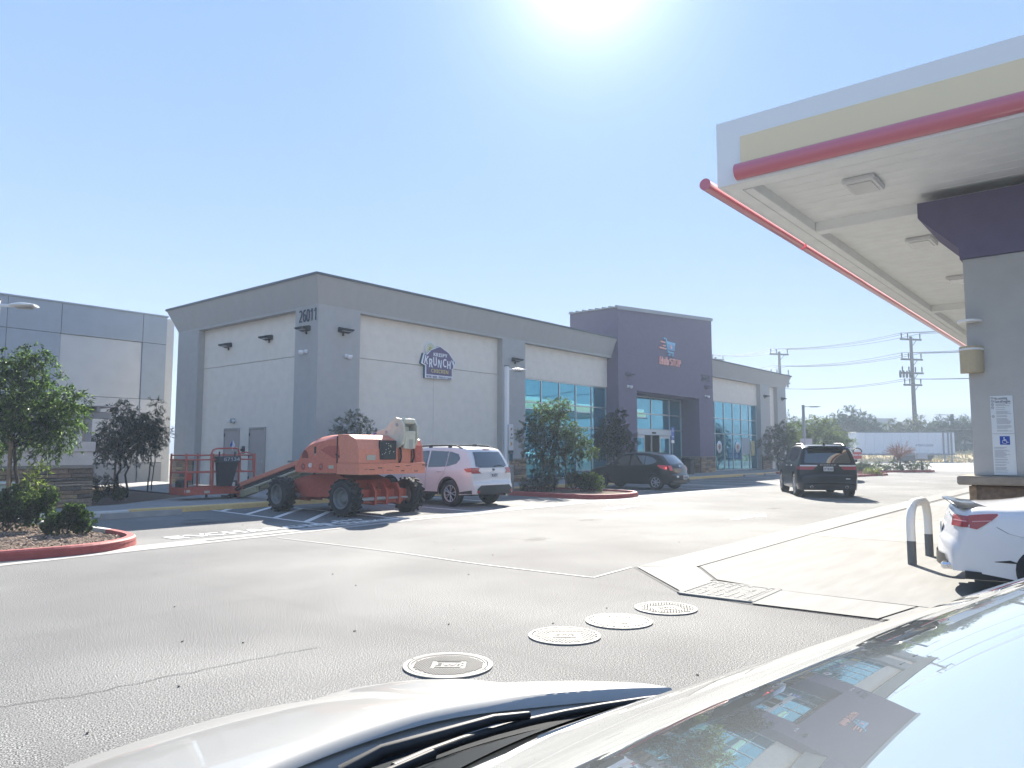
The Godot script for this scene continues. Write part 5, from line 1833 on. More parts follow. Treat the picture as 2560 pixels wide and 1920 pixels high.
func black_hatch():
	var c := Car.new()
	c.L = 4.3; c.W = 0.85; c.R = 0.31; c.RA = 0.35; c.axles = [0.82, 3.42]; c.sill = 0.24; c.sill_rear = 0.3
	c.belt = 0.95; c.roof_y = 1.5; c.tumble = 0.77; c.rear_taper = [0.16, 0.55]; c.bow_r = 0.14; c.bow_f = 0.2
	c.top = [[0.0, 0.46], [0.02, 0.60], [0.09, 0.66, 1.0], [0.13, 0.85], [0.22, 1.0], [0.62, 1.38], [0.74, 1.44], [1.3, 1.515], [1.8, 1.53], [2.25, 1.5], [2.5, 1.43], [3.15, 1.06], [3.3, 1.0, -0.25], [3.9, 0.87], [4.18, 0.74], [4.28, 0.55], [4.3, 0.42]]
	var s := thing("parked_hatchback", "black hatchback with lit red taillight parked before the shop entrance", "car", Vector3(27.68, 0, -13.95), PI / 2)
	var paint := dark_paint(lin(0.006, 0.010, 0.012))
	put("body", car_body(c), paint, s)
	put_wheels(s, c, 0.2, 1)
	for sd in [-1.0, 1.0]:
		put("window", side_patch(c, [[0.72, 1.12, 1.16], [0.95, 1.03, 1.3], [1.22, 1.0, 1.36], [1.3, 1.0, 1.37]], sd), M.car_glass, s)
		put("window", side_patch(c, [[1.33, 1.0, 1.375], [1.98, 0.98, 1.4]], sd), M.car_glass, s)
		put("window", side_patch(c, [[2.05, 0.98, 1.4], [2.35, 0.97, 1.37], [2.75, 0.97, 1.2], [3.1, 0.97, 1.02]], sd), M.car_glass, s)
		seam(c, s, 2.02, 0.32, 0.98, sd)
		seam(c, s, 3.0, 0.32, 0.96, sd)
		side_seam_part(c, s, [[1.2, 0.6, 0], [1.3, 0.98, 0]], sd, "door_seam")
		for x in [1.4, 2.2]:
			var h := MB.new()
			h.box(c.side(x, 0.86, sd, 0.018), Vector3(0.19, 0.03, 0.03), 0.01)
			put("door_handle", h, paint, s)
	put("rear_window", rear_patch(c, [[1.02, -0.56, 0.56], [1.1, -0.6, 0.6], [1.38, -0.52, 0.52]], 0.006), M.car_glass, s)
	put("windscreen", top_patch(c, [[2.5, -0.56, 0.56], [3.12, -0.66, 0.66]]), M.car_glass, s)
	var lit := car_paint(lin(0.4, 0.015, 0.02))
	lit.emission_enabled = true
	lit.emission = Color(1.0, 0.05, 0.04)
	lit.emission_energy_multiplier = 0.02
	lamp_pair(c, s, "taillight", [[0.2, 0.8, 0.98], [0.48, 0.88, 1.0], [0.62, 0.96, 1.01]], [[0.78, 0.6, 0.76], [0.98, 0.56, 0.76]], lit)
	var bulb := MB.new()
	bulb.lathe([[0.001, 0.03], [0.03, 0.015], [0.035, 0.0]], c.side(0.24, 0.88, -1.0, 0.005), Vector3(-0.5, 0, -1), 12)
	var bm := mat(lin(0.8, 0.05, 0.05), 0.3)
	bm.emission_enabled = true
	bm.emission = Color(1.0, 0.25, 0.2)
	bm.emission_energy_multiplier = 0.9
	put("lit_bulb", bulb, bm, s)
	plate(s, c, 0.5, "5XYH302", 0.12)
	var rf := rear_patch(c, [[0.5, -0.5, -0.36], [0.58, -0.5, -0.36]], 0.014)
	put("bumper_sticker", rf, M.plate, s)
	var wp := MB.new()
	wp.bar(c.rear(1.05, -0.05, 0.02), c.rear(1.06, 0.36, 0.02), 0.012, 6)
	put("rear_wiper", wp, M.black, s)
	mirror_pair(s, c, 2.95, 1.0, paint)
	var bp := rear_patch(c, [[0.92, -0.06, 0.06], [0.97, -0.05, 0.05]], 0.01)
	put("badge", bp, M.chrome, s)

func black_suv():
	var c := Car.new()
	c.L = 5.1; c.W = 0.965; c.R = 0.40; c.RA = 0.46; c.axles = [1.02, 4.06]; c.sill = 0.27; c.sill_rear = 0.27
	c.belt = 1.12; c.roof_y = 1.76; c.tumble = 0.76; c.rear_taper = [0.12, 0.4]; c.bow_r = 0.1
	c.top = [[0.0, 0.5], [0.02, 0.72], [0.08, 0.78, 1.5], [0.11, 1.02], [0.16, 1.16], [0.38, 1.62], [0.46, 1.70], [0.9, 1.765], [2.0, 1.785], [2.7, 1.74], [3.0, 1.66], [3.7, 1.25], [3.9, 1.18, -0.15], [4.7, 1.08], [5.0, 0.9], [5.08, 0.65], [5.1, 0.5]]
	var f := Vector3(cos(deg_to_rad(9.0)), 0, -sin(deg_to_rad(9.0)))
	var s := thing("black_suv", "large black SUV driving away along the lane", "car", Vector3(25.98, 0, -7.82), deg_to_rad(28.0))
	var paint := dark_paint(lin(0.008, 0.010, 0.014))
	put("body", car_body(c), paint, s)
	put_wheels(s, c, 0.265, 2, 0.0)
	for sd in [-1.0, 1.0]:
		put("window", side_patch(c, [[0.62, 1.4, 1.46], [0.85, 1.26, 1.58], [1.3, 1.2, 1.62]], sd), M.car_glass, s)
		put("window", side_patch(c, [[1.36, 1.2, 1.62], [2.3, 1.17, 1.64]], sd), M.car_glass, s)
		put("window", side_patch(c, [[2.38, 1.17, 1.64], [2.9, 1.16, 1.58], [3.5, 1.16, 1.28]], sd), M.car_glass, s)
		var tr := side_patch(c, [[0.7, 1.165, 1.18], [2.0, 1.135, 1.15], [3.6, 1.13, 1.142]], sd, 0.01)
		put("window_trim", tr, M.chrome, s)
		for x in [1.33, 2.34, 3.5]: seam(c, s, x, 0.45, 1.12, sd)
		for x in [1.55, 2.55]:
			var h := MB.new()
			h.box(c.side(x, 1.05, sd, 0.02), Vector3(0.2, 0.035, 0.03), 0.01)
			put("door_handle", h, M.chrome, s)
		var rl := MB.new()
		var pts := []
		for k in 8:
			var x := 0.75 + 1.7 * k / 7.0
			pts.append(Vector3(x, c.zt(x) - 0.04 + (0.07 if k > 0 and k < 7 else 0.0), sd * (c.wid(x, c.zt(x) - 0.12) - 0.1)))
		rl.tube(pts, 0.022, 8)
		put("roof_rail", rl, M.steel_grey, s)
	put("rear_window", rear_patch(c, [[1.15, -0.7, 0.7], [1.2, -0.74, 0.74], [1.6, -0.63, 0.63]], 0.006), M.car_glass, s)
	put("windscreen", top_patch(c, [[3.0, -0.62, 0.62], [3.66, -0.74, 0.74]]), M.car_glass, s)
	lamp_pair(c, s, "taillight", [[0.12, 0.93, 1.04], [0.36, 0.95, 1.04]], [[0.93, 0.5, 0.9], [0.96, 0.45, 0.9], [1.04, 0.38, 0.9]], M.red_lens)
	lamp_pair(c, s, "reversing_light", [], [[1.045, 0.36, 0.88], [1.09, 0.33, 0.88]], M.white_lens)
	plate(s, c, 0.96, "9TTB268")
	var sp := MB.new()
	sp.box(Vector3(0.3, 1.70, 0), Vector3(0.3, 0.05, 1.2), 0.02)
	put("roof_spoiler", sp, paint, s)
	var ae := MB.new()
	ae.lathe([[0.05, 0.0], [0.03, 0.06], [0.001, 0.1]], Vector3(0.75, 1.745, 0), Vector3.UP, 10)
	put("roof_aerial", ae, M.black, s)
	var up := text_mesh("DODGE", 0.05, true, 0.006)
	var l := put("badge_lettering", up, M.steel_grey, s)
	l.transform = Transform3D(Basis(Vector3(0, 0, 2.2), Vector3(0, 1, 0), Vector3(-1, 0, 0)), c.rear(1.09, 0.0, 0.012))
	var sk := rear_patch(c, [[0.62, 0.52, 0.66], [0.65, 0.52, 0.66]], 0.012)
	put("bumper_sticker", sk, M.plate, s)
	for z in [-0.55, 0.55]:
		var ex := MB.new()
		ex.lathe([[0.04, 0.0], [0.05, 0.0], [0.05, 0.2]], Vector3(0.06, 0.36, z), Vector3(1, 0, 0), 14)
		put("exhaust", ex, M.chrome, s)
	mirror_pair(s, c, 3.42, 1.22, paint)

func white_saloon():
	var c := Car.new()
	c.L = 4.7; c.W = 0.9; c.R = 0.34; c.RA = 0.39; c.axles = [1.03, 3.86]; c.sill = 0.22; c.sill_rear = 0.27
	c.belt = 0.92; c.roof_y = 1.4; c.tumble = 0.74; c.rear_taper = [0.24, 0.75]; c.bow_r = 0.26; c.bow_f = 0.25; c.rc = 0.11; c.crown = 0.05
	c.top = [[0.0, 0.36], [0.012, 0.56], [0.05, 0.64, 1.2], [0.085, 0.78], [0.13, 0.91], [0.19, 0.965, 0.25], [0.5, 0.985], [0.85, 1.03], [1.55, 1.33], [1.9, 1.40], [2.4, 1.405], [2.75, 1.34], [3.45, 0.99], [3.6, 0.94, -0.15], [4.3, 0.83], [4.6, 0.68], [4.68, 0.5], [4.7, 0.36]]
	var yaw := deg_to_rad(-80.0)
	var s := thing("white_saloon", "white low saloon with boot lip spoiler parked by the pump column", "car", Vector3(10.02, 0, -1.83), yaw)
	var paint := car_paint(lin(0.66, 0.655, 0.66))
	put("body", car_body(c, 80), paint, s)
	put_wheels(s, c, 0.24, 3)
	for sd in [-1.0, 1.0]:
		put("window", side_patch(c, [[1.15, 1.0, 1.03], [1.5, 0.98, 1.2], [1.9, 0.97, 1.28], [2.05, 0.97, 1.29]], sd), M.car_glass, s)
		put("window", side_patch(c, [[2.1, 0.97, 1.29], [2.6, 0.96, 1.25], [3.2, 0.95, 1.02]], sd), M.car_glass, s)
		seam(c, s, 2.07, 0.3, 0.96, sd)
		seam(c, s, 3.2, 0.3, 0.94, sd)
		side_seam_part(c, s, [[0.33, 0.76, 0], [0.42, 0.7, 0], [0.66, 0.64, 0]], sd, "bumper_seam")
		put("air_slot", side_patch(c, [[0.3, 0.4, 0.405], [0.42, 0.4, 0.43], [0.5, 0.4, 0.405]], sd, 0.006), M.black, s)
	put("rear_window", top_patch(c, [[0.9, -0.62, 0.62], [1.5, -0.52, 0.52]]), M.car_glass, s)
	put("windscreen", top_patch(c, [[2.78, -0.56, 0.56], [3.4, -0.66, 0.66]]), M.car_glass, s)
	lamp_pair(c, s, "taillight", [[0.13, 0.735, 0.868], [0.18, 0.725, 0.878], [0.24, 0.775, 0.888], [0.3, 0.83, 0.895], [0.35, 0.88, 0.9]], [[0.74, 0.5, 0.78], [0.86, 0.46, 0.8]], M.red_lens)
	lamp_pair(c, s, "light_bar", [[0.15, 0.8, 0.81], [0.3, 0.82, 0.828]], [[0.8, 0.52, 0.8], [0.81, 0.52, 0.8]], mat(lin(0.6, 0.3, 0.32), 0.3), 0.011)
	var sp := MB.new()
	var rows := []
	for j in 21:
		var z := -0.66 + 1.32 * j / 20.0
		var r := []
		for p in [[0.36, 0.004], [0.22, 0.02], [0.1, 0.055], [0.07, 0.05], [0.11, 0.02], [0.19, -0.02]]:
			var q := Vector3(p[0], c.topy(maxf(p[0], 0.2), z) + p[1] * (1.0 - pow(absf(z) / 0.66, 4.0)), z)
			r.append(c.bend(q))
		rows.append(r)
	sp.grid(rows, 3)
	put("boot_spoiler", sp, mat(lin(0.03, 0.035, 0.045), 0.15), s)
	put("diffuser", rear_patch(c, [[0.285, -0.6, 0.6], [0.36, -0.55, 0.55], [0.42, -0.5, 0.5]], 0.014), M.black, s)
	var bt := text_mesh("AMG", 0.03, true, 0.004)
	var l := put("badge_lettering", bt, M.chrome, s)
	l.transform = Transform3D(Basis(Vector3(0, 0, 2.0), Vector3(0, 1, 0), Vector3(-1, 0, 0)), c.rear(0.86, 0.36, 0.012))
	plate(s, c, 0.68, "8MBC410")
	mirror_pair(s, c, 3.1, 0.98, paint)
	for z in [-0.5, 0.5]:
		var ex := MB.new()
		ex.box(Vector3(0.1, 0.3, z), Vector3(0.14, 0.07, 0.16), 0.02)
		put("exhaust", ex, M.chrome, s)

func far_car():
	var c := Car.new()
	c.L = 4.5; c.W = 0.88; c.R = 0.33; c.RA = 0.38; c.axles = [0.9, 3.6]; c.sill = 0.26; c.belt = 0.95; c.roof_y = 1.45; c.tumble = 0.76
	c.top = [[0.0, 0.46], [0.02, 0.62], [0.1, 0.9], [0.2, 1.0], [0.7, 1.04], [1.25, 1.36], [1.7, 1.46], [2.3, 1.45], [2.6, 1.38], [3.3, 1.0], [3.45, 0.95, -0.15], [4.1, 0.85], [4.4, 0.7], [4.5, 0.45]]
	var s := thing("silver_saloon", "silver saloon half hidden behind the black SUV", "car", Vector3(39.3, 0, -11.7), deg_to_rad(12.0))
	var paint := car_paint(lin(0.35, 0.37, 0.39), 0.4)
	put("body", car_body(c), paint, s)
	put_wheels(s, c, 0.22, 0)
	for sd in [-1.0, 1.0]:
		put("window", side_patch(c, [[0.95, 1.02, 1.06], [1.5, 1.0, 1.34], [1.95, 0.99, 1.36]], sd), M.car_glass, s)
		put("window", side_patch(c, [[2.0, 0.99, 1.36], [2.5, 0.98, 1.3], [3.15, 0.97, 1.03]], sd), M.car_glass, s)
	put("rear_window", top_patch(c, [[0.74, -0.6, 0.6], [1.24, -0.54, 0.54]]), M.car_glass, s)
	put("windscreen", top_patch(c, [[2.62, -0.56, 0.56], [3.26, -0.66, 0.66]]), M.car_glass, s)
	lamp_pair(c, s, "taillight", [[0.1, 0.76, 0.92], [0.34, 0.8, 0.92]], [[0.74, 0.5, 0.8], [0.9, 0.45, 0.8]], M.red_lens)
	plate(s, c, 0.8, "7KDR551")
	mirror_pair(s, c, 3.0, 1.0, paint)

func dark_paint(c: Color) -> StandardMaterial3D:
	var m := car_paint(c)
	m.metallic_specular = 0.3
	m.clearcoat = 0.5
	m.roughness = 0.3
	return m

func lug_tyre(r: float, w: float) -> Node3D:
	var o := Node3D.new()
	var t := MB.new()
	var rr := r * 0.56
	t.lathe([[rr, -w * 0.42], [rr + 0.02, -w * 0.5], [r - 0.06, -w * 0.5], [r - 0.03, -w * 0.4], [r - 0.022, 0], [r - 0.03, w * 0.4], [r - 0.06, w * 0.5], [rr + 0.02, w * 0.5], [rr, w * 0.42], [rr, w * 0.1]], Vector3.ZERO, Vector3(0, 0, 1), 40)
	for i in 18:
		for sd in [-1.0, 1.0]:
			var a := TAU * (i + (0.5 if sd > 0 else 0.0)) / 18.0
			var d := Vector3(cos(a), sin(a), 0)
			var tg := Vector3(-sin(a), cos(a), 0)
			var ax := (Vector3(0, 0, sd) + tg * 0.75).normalized()
			t.box(d * (r - 0.02) + Vector3(0, 0, sd * w * 0.26) + tg * 0.04, Vector3(0.05, w * 0.56, 0.055), 0.008, Basis(d, ax, d.cross(ax)))
	put("tyre", t, M.rubber, o)
	var b := MB.new()
	b.lathe([[rr, w * 0.4], [rr + 0.012, w * 0.47], [rr * 0.93, w * 0.47], [rr * 0.88, w * 0.3], [rr * 0.86, w * 0.12], [rr * 0.5, w * 0.1], [rr * 0.45, w * 0.2], [rr * 0.3, w * 0.22], [0.001, w * 0.22]], Vector3.ZERO, Vector3(0, 0, 1), 32)
	for i in 8:
		var a := TAU * i / 8.0
		b.bar(Vector3(cos(a), sin(a), 0) * rr * 0.66 + Vector3(0, 0, w * 0.08), Vector3(cos(a), sin(a), 0) * rr * 0.66 + Vector3(0, 0, w * 0.15), 0.015, 6)
	put("rim", b, mat(lin(0.16, 0.17, 0.17), 0.4, 0.3), o)
	return o

func build_lift():
	var s := thing("boom_lift", "orange boom lift with cream boom and lowered basket parked over the hatched bay", "boom lift", Vector3(12.3, 0, -15.9), PI / 2)
	var orange := car_paint(lin(0.66, 0.19, 0.12))
	orange.albedo_texture = noise_tex(0.02, Color(0.88, 0.88, 0.88), Color(1, 1, 1), 256, 5, 81)
	orange.uv1_triplanar = true
	orange.uv1_scale = Vector3.ONE * 2.0
	orange.clearcoat = 0.35
	orange.clearcoat_roughness = 0.25
	orange.roughness = 0.5
	var faded := rough_mat(lin(0.64, 0.23, 0.145), 0.1, 2.2, 0.6, 0.0, 82)
	var red := rough_mat(lin(0.42, 0.095, 0.065), 0.15, 2.4, 0.6, 0.1, 83)
	var cream := rough_mat(lin(0.55, 0.53, 0.42), 0.08, 1.2, 0.55, 0.0, 84)
	var tan := rough_mat(lin(0.38, 0.36, 0.24), 0.12, 1.2, 0.6, 0.0, 85)
	# wheels and running gear
	var proto := lug_tyre(0.44, 0.34)
	var n := 0
	for x in [-1.42, 1.22]:
		for z in [-1.0, 1.0]:
			var o: Node3D = proto if n == 0 else proto.duplicate()
			o.name = "wheel" if n == 0 else "wheel_%03d" % n
			s.add_child(o)
			o.position = Vector3(x, 0.44, z)
			o.rotation.y = (0.0 if z > 0 else PI) + (0.07 if x < 0 else 0.0)
			n += 1
	var ch := MB.new()
	ch.prism(PackedVector2Array([Vector2(-1.05, 0.42), Vector2(1.2, 0.36), Vector2(1.5, 0.5), Vector2(1.5, 0.72), Vector2(1.0, 0.86), Vector2(0.3, 0.97), Vector2(-0.6, 0.97), Vector2(-1.1, 0.84), Vector2(-1.3, 0.66)]), Vector3(0, 0, -0.62), Vector3(1, 0, 0), Vector3(0, 1, 0), 1.24)
	put("chassis", ch, red, s)
	for x in [-1.42, 1.22]:
		var ax := MB.new()
		ax.box(Vector3(x, 0.52, 0), Vector3(0.24, 0.2, 1.5), 0.02)
		ax.box(Vector3(x - 0.12, 0.36, 0.0), Vector3(0.16, 0.16, 1.3), 0.02)
		for z in [-0.36, 0.0, 0.42]:
			ax.prism(PackedVector2Array([Vector2(-0.2, 0.2), Vector2(0.2, 0.2), Vector2(0.22, 0.5), Vector2(0.1, 0.72), Vector2(-0.08, 0.72), Vector2(-0.22, 0.5)]), Vector3(x - 0.1, 0.05, z), Vector3(1, 0, 0), Vector3(0, 1, 0), 0.06)
		put("axle", ax, red, s)
		var cy := MB.new()
		cy.bar(Vector3(x - 0.24, 0.4, -0.75), Vector3(x - 0.24, 0.4, 0.0), 0.05)
		cy.bar(Vector3(x - 0.24, 0.4, 0.0), Vector3(x - 0.24, 0.4, 0.75), 0.03)
		put("steering_cylinder", cy, M.steel_grey, s)
		for z in [-0.78, 0.78]:
			var kn := MB.new()
			kn.box(Vector3(x, 0.46, z), Vector3(0.26, 0.3, 0.12), 0.03)
			put("hub_knuckle", kn, red, s)
	var sw := MB.new()
	sw.lathe([[0.55, 0.95], [0.55, 1.06], [0.001, 1.06]], Vector3(-0.55, 0, 0), Vector3.UP, 28)
	put("swing_bearing", sw, M.black, s)
	# bonnet shells each side of the boom
	for side in [-1.0, 1.0]:
		var b := MB.new()
		var out := [[0.52, 1.02], [0.56, 1.15], [0.55, 1.3], [0.46, 1.48], [0.3, 1.66], [0.06, 1.81], [-0.25, 1.905], [-0.6, 1.95], [-1.17, 1.965], [-1.17, 1.02]]
		var z0: float = 0.14 * side if side > 0 else -0.08
		var za := -1.08 if side < 0 else 0.98
		var rows := []
		for j in 9:
			var t := j / 8.0
			var r := []
			var ins := 0.0
			var z := lerpf(z0, za, t)
			if t > 0.7: ins = 0.16 * pow((t - 0.7) / 0.3, 2.0)
			for p in out:
				var q := Vector2(p[0], p[1])
				if p[1] > 1.2: q += (Vector2(-0.4, 1.3) - q).normalized() * ins
				r.append(Vector3(minf(q.x, p[0]), q.y, z))
			rows.append(r)
		b.grid(rows, 3, side > 0)
		var cap: Array = rows[8]
		for k in range(1, cap.size() - 1):
			if side < 0: b.tri(cap[0], cap[k], cap[k + 1])
			else: b.tri(cap[0], cap[k + 1], cap[k])
		var cap0: Array = rows[0]
		for k in range(1, cap0.size() - 1):
			if side > 0: b.tri(cap0[0], cap0[k], cap0[k + 1])
			else: b.tri(cap0[0], cap0[k + 1], cap0[k])
		put("bonnet", b, orange, s)
		var rc := MB.new()
		var zr0 := -1.08 if side < 0 else 0.62
		var zr1 := 0.14 if side < 0 else 0.98
		rc.prism(PackedVector2Array([Vector2(-1.19, 1.27), Vector2(-1.19, 1.955), Vector2(-1.6, 1.94), Vector2(-1.86, 1.84), Vector2(-1.97, 1.6), Vector2(-1.99, 1.27)]), Vector3(0, 0, zr0), Vector3(1, 0, 0), Vector3(0, 1, 0), zr1 - zr0)
		put("rear_shell", rc, orange if side > 0 else faded, s)
	var cw := MB.new()
	cw.prism(PackedVector2Array([Vector2(-1.18, -1.1), Vector2(-2.02, -1.1), Vector2(-2.09, -0.4), Vector2(-2.09, 0.6), Vector2(-2.02, 1.02), Vector2(-1.18, 1.02)]), Vector3(0, 1.0, 0), Vector3(1, 0, 0), Vector3(0, 0, 1), -0.265)
	put("counterweight", cw, faded, s)
	for k in 9:
		var sc := MB.new()
		var z := -0.95 + 0.23 * k + 0.06 * sin(k * 5.0)
		sc.box(Vector3(-2.093, 1.13 + 0.08 * sin(k * 3.3), z), Vector3(0.004, 0.008 + 0.02 * fmod(k * 0.37, 1.0), 0.1 + 0.1 * fmod(k * 0.61, 1.0)))
		put("scrape", sc, mat(lin(0.09, 0.06, 0.04), 0.9), s)
	var hv := MB.new()
	hv.box(Vector3(-1.18, 1.46, -1.085), Vector3(0.035, 0.9, 0.02))
	put("bonnet_gap", hv, M.black, s)
	# side details: dark arched vent, slot, round tie-downs, latch, lettering and stickers
	var vz := -1.083
	var dull := mat(lin(0.2, 0.045, 0.035), 0.8)
	var ve := MB.new()
	var arch := PackedVector2Array()
	for i in 13:
		var a := PI * i / 12.0
		arch.append(Vector2(cos(a) * 0.13, maxf(sin(a) * 0.2, 0.0)))
	ve.prism(arch, Vector3(0.12, 1.38, vz), Vector3(1, 0, 0), Vector3(0, 1, 0), -0.006)
	put("arched_vent", ve, dull, s)
	var sl := MB.new()
	sl.box(Vector3(-0.3, 1.58, vz - 0.003), Vector3(0.07, 0.17, 0.01), 0.004)
	put("slot", sl, M.black, s)
	for x in [0.18, -0.55]:
		var rg := MB.new()
		rg.lathe([[0.075, 0.0], [0.085, 0.014], [0.06, 0.014], [0.05, 0.002], [0.001, 0.002]], Vector3(x, 1.17, vz + 0.002), Vector3(0, 0, -1), 20)
		put("tie_down", rg, red, s)
		var hk := MB.new()
		hk.tube([Vector3(x - 0.03, 1.14, vz - 0.01), Vector3(x - 0.02, 1.2, vz - 0.025), Vector3(x + 0.03, 1.19, vz - 0.01)], 0.009, 6)
		put("hook", hk, M.steel_grey, s)
	var dp := MB.new()
	dp.prism(PackedVector2Array([Vector2(0.45, 0.0), Vector2(0.1, 0.1), Vector2(-0.28, 0.1), Vector2(-0.34, -0.2), Vector2(-0.1, -0.2)]), Vector3(-0.95, 1.58, vz + 0.001), Vector3(1, 0, 0), Vector3(0, 1, 0), -0.004)
	put("latch_recess", dp, red, s)
	var la := MB.new()
	la.box(Vector3(-1.2, 1.45, vz - 0.02), Vector3(0.12, 0.035, 0.03), 0.008, Basis(Vector3(0, 0, 1), 0.5))
	put("latch", la, M.dark_metal, s)
	var G := s.global_position
	var to_w := func(p: Vector3) -> Vector3: return s.global_transform * p
	var label := func(txt: String, h: float, w: float, p: Vector3, m: Material, nm: String):
		var tm := text_mesh(txt, h, true, 0.004)
		var o := put(nm, tm, m, s)
		var k := w / maxf(tm.get_aabb().size.x, 0.01)
		o.transform = Transform3D(Basis(Vector3(-k, 0, 0), Vector3(0, 1, 0), Vector3(0, 0, -1)), p)
	label.call("40", 0.11, 0.14, Vector3(-0.1, 1.2, vz - 0.004), M.white_plastic, "lettering")
	label.call("RONSON", 0.12, 0.42, Vector3(-0.35, 1.8, vz + 0.12), mat(lin(0.25, 0.16, 0.22), 0.7), "lettering")
	for k in [[-0.95, 1.17, 0.2, 0.08, -1.086], [-0.31, 1.47, 0.04, 0.05, -1.086]]:
		var st := MB.new()
		st.box(Vector3(k[0], k[1], k[4]), Vector3(k[2], k[3], 0.003))
		put("sticker", st, mat(lin(0.45, 0.42, 0.33), 0.7), s)
	# rear details
	var gr := MB.new()
	gr.box(Vector3(-1.975, 1.58, -0.2), Vector3(0.08, 0.46, 0.5), 0.01)
	put("radiator_grille", gr, mat(lin(0.015, 0.02, 0.025), 0.6), s)
	for k in 16:
		var rr := RandomNumberGenerator.new()
		rr.seed = 300 + k
		var fl := MB.new()
		fl.box(Vector3(-2.017, 1.42 + rr.randf() * 0.32, -0.4 + rr.randf() * 0.38), Vector3(0.004, 0.02, 0.02))
		put("grille_speck", fl, mat(lin(0.45, 0.5, 0.35), 0.6), s)
	var sr := MB.new()
	sr.box(Vector3(-1.99, 1.4, -0.72), Vector3(0.02, 0.12, 0.26), 0.003)
	put("sticker", sr, mat(lin(0.42, 0.4, 0.33), 0.7), s)
	var rp := MB.new()
	rp.box(Vector3(-1.99, 1.5, 0.8), Vector3(0.02, 0.42, 0.24), 0.01)
	put("rear_recess", rp, red, s)
	var cl := MB.new()
	cl.box(Vector3(-1.9, 1.45, 0.38), Vector3(0.2, 0.4, 0.34), 0.02)
	put("rear_plate", cl, faded, s)
	for z in [0.17, 0.59]:
		var h := MB.new()
		h.tube([Vector3(-1.9, 1.7, z), Vector3(-2.04, 1.6, z), Vector3(-2.06, 1.4, z), Vector3(-2.0, 1.27, z)], 0.022, 7)
		put("hose", h, M.black, s)
	# upright at the tail with its pin plates
	for z in [0.12, 0.56]:
		var m := MB.new()
		m.prism(PackedVector2Array([Vector2(-1.5, 1.72), Vector2(-1.95, 1.62), Vector2(-2.14, 1.72), Vector2(-2.2, 1.95), Vector2(-2.18, 2.18), Vector2(-2.06, 2.34), Vector2(-1.88, 2.38), Vector2(-1.7, 2.27), Vector2(-1.4, 2.0)]), Vector3(0, 0, z), Vector3(1, 0, 0), Vector3(0, 1, 0), 0.06)
		put("upright_plate", m, cream, s)
	var kn := MB.new()
	kn.box(Vector3(-2.12, 1.83, 0.37), Vector3(0.1, 0.44, 0.36), 0.02)
	kn.box(Vector3(-2.0, 2.29, 0.37), Vector3(0.3, 0.14, 0.36), 0.03)
	put("upright_back", kn, cream, s)
	for q in [Vector3(-1.95, 2.2, 0.1), Vector3(-1.55, 2.02, 0.1)]:
		var pn := MB.new()
		pn.bar(q, q + Vector3(0, 0, 0.54), 0.045, 12)
		put("pivot_pin", pn, M.steel_grey, s)
	var wl := MB.new()
	wl.box(Vector3(-2.174, 1.72, 0.38), Vector3(0.004, 0.24, 0.13))
	put("sticker", wl, mat(lin(0.35, 0.35, 0.3), 0.7), s)
	# boom, cable carrier and basket arm
	var P := func(x: float) -> float: return 1.19 - 0.237 * (x - 1.6)
	var d := Vector3(1, -0.237, 0).normalized()
	var bs := Basis(d, Vector3(0.237, 1, 0).normalized(), Vector3(0, 0, 1))
	var seg := func(nm: String, x0: float, x1: float, dy: float, z: float, h: float, w: float, m: Material):
		var b := MB.new()
		var p0 := Vector3(x0, P.call(x0), z) + bs.y * dy
		var p1 := Vector3(x1, P.call(x1), z) + bs.y * dy
		b.box((p0 + p1) * 0.5, Vector3((p1 - p0).length(), h, w), 0.012, bs)
		put(nm, b, m, s)
	seg.call("base_boom", -2.0, 2.2, 0.04, 0.34, 0.34, 0.3, cream)
	seg.call("fly_boom", 2.2, 5.35, -0.03, 0.34, 0.25, 0.24, tan)
	seg.call("carrier_rail", 0.6, 5.0, 0.16, 0.1, 0.13, 0.1, faded)
	seg.call("cable_carrier", 0.9, 4.85, 0.035, 0.09, 0.1, 0.08, M.black)
	seg.call("carrier_tray", 1.0, 4.8, -0.05, 0.09, 0.05, 0.1, cream)
	seg.call("boom_tip", 4.75, 5.5, -0.02, 0.3, 0.28, 0.34, faded)
	seg.call("tip_plate", 4.2, 5.05, -0.12, 0.12, 0.22, 0.12, tan)
	var lf := text_mesh("LIFT", 0.22, true, 0.004)
	var lo := put("lettering", lf, mat(lin(0.03, 0.04, 0.22), 0.5), s)
	lo.transform = Transform3D(Basis(-d * 1.25, bs.y, Vector3(0, 0, -1)), Vector3(-0.75, P.call(-0.75) + 0.08, 0.186))
	var ra := MB.new()
	ra.lathe([[0.001, -0.2], [0.16, -0.2], [0.16, 0.2], [0.001, 0.2]], Vector3(5.45, 0.36, 0.2), Vector3.UP, 18)
	ra.box(Vector3(5.35, 0.42, 0.02), Vector3(0.3, 0.5, 0.12), 0.02)
	put("rotator", ra, M.dark_metal, s)
	var hs := MB.new()
	hs.tube([Vector3(5.0, 0.5, 0.0), Vector3(5.25, 0.28, -0.12), Vector3(5.3, 0.16, -0.1), Vector3(5.5, 0.22, 0.05)], 0.03, 7)
	hs.tube([Vector3(5.0, 0.45, 0.08), Vector3(5.3, 0.2, -0.2), Vector3(5.45, 0.2, -0.3)], 0.025, 7)
	put("hose", hs, M.black, s)
	var tag_ := MB.new()
	tag_.box(Vector3(5.2, 0.55, -0.06), Vector3(0.02, 0.14, 0.1), 0.01)
	put("white_cap", tag_, M.white_plastic, s)
	# basket
	var x0 := 5.12
	var x1 := 6.02
	var z0 := -1.6
	var z1 := 0.58
	var fl := MB.new()
	fl.bx(x0, 0.3, z0, x1, 0.335, z1, 0.005)
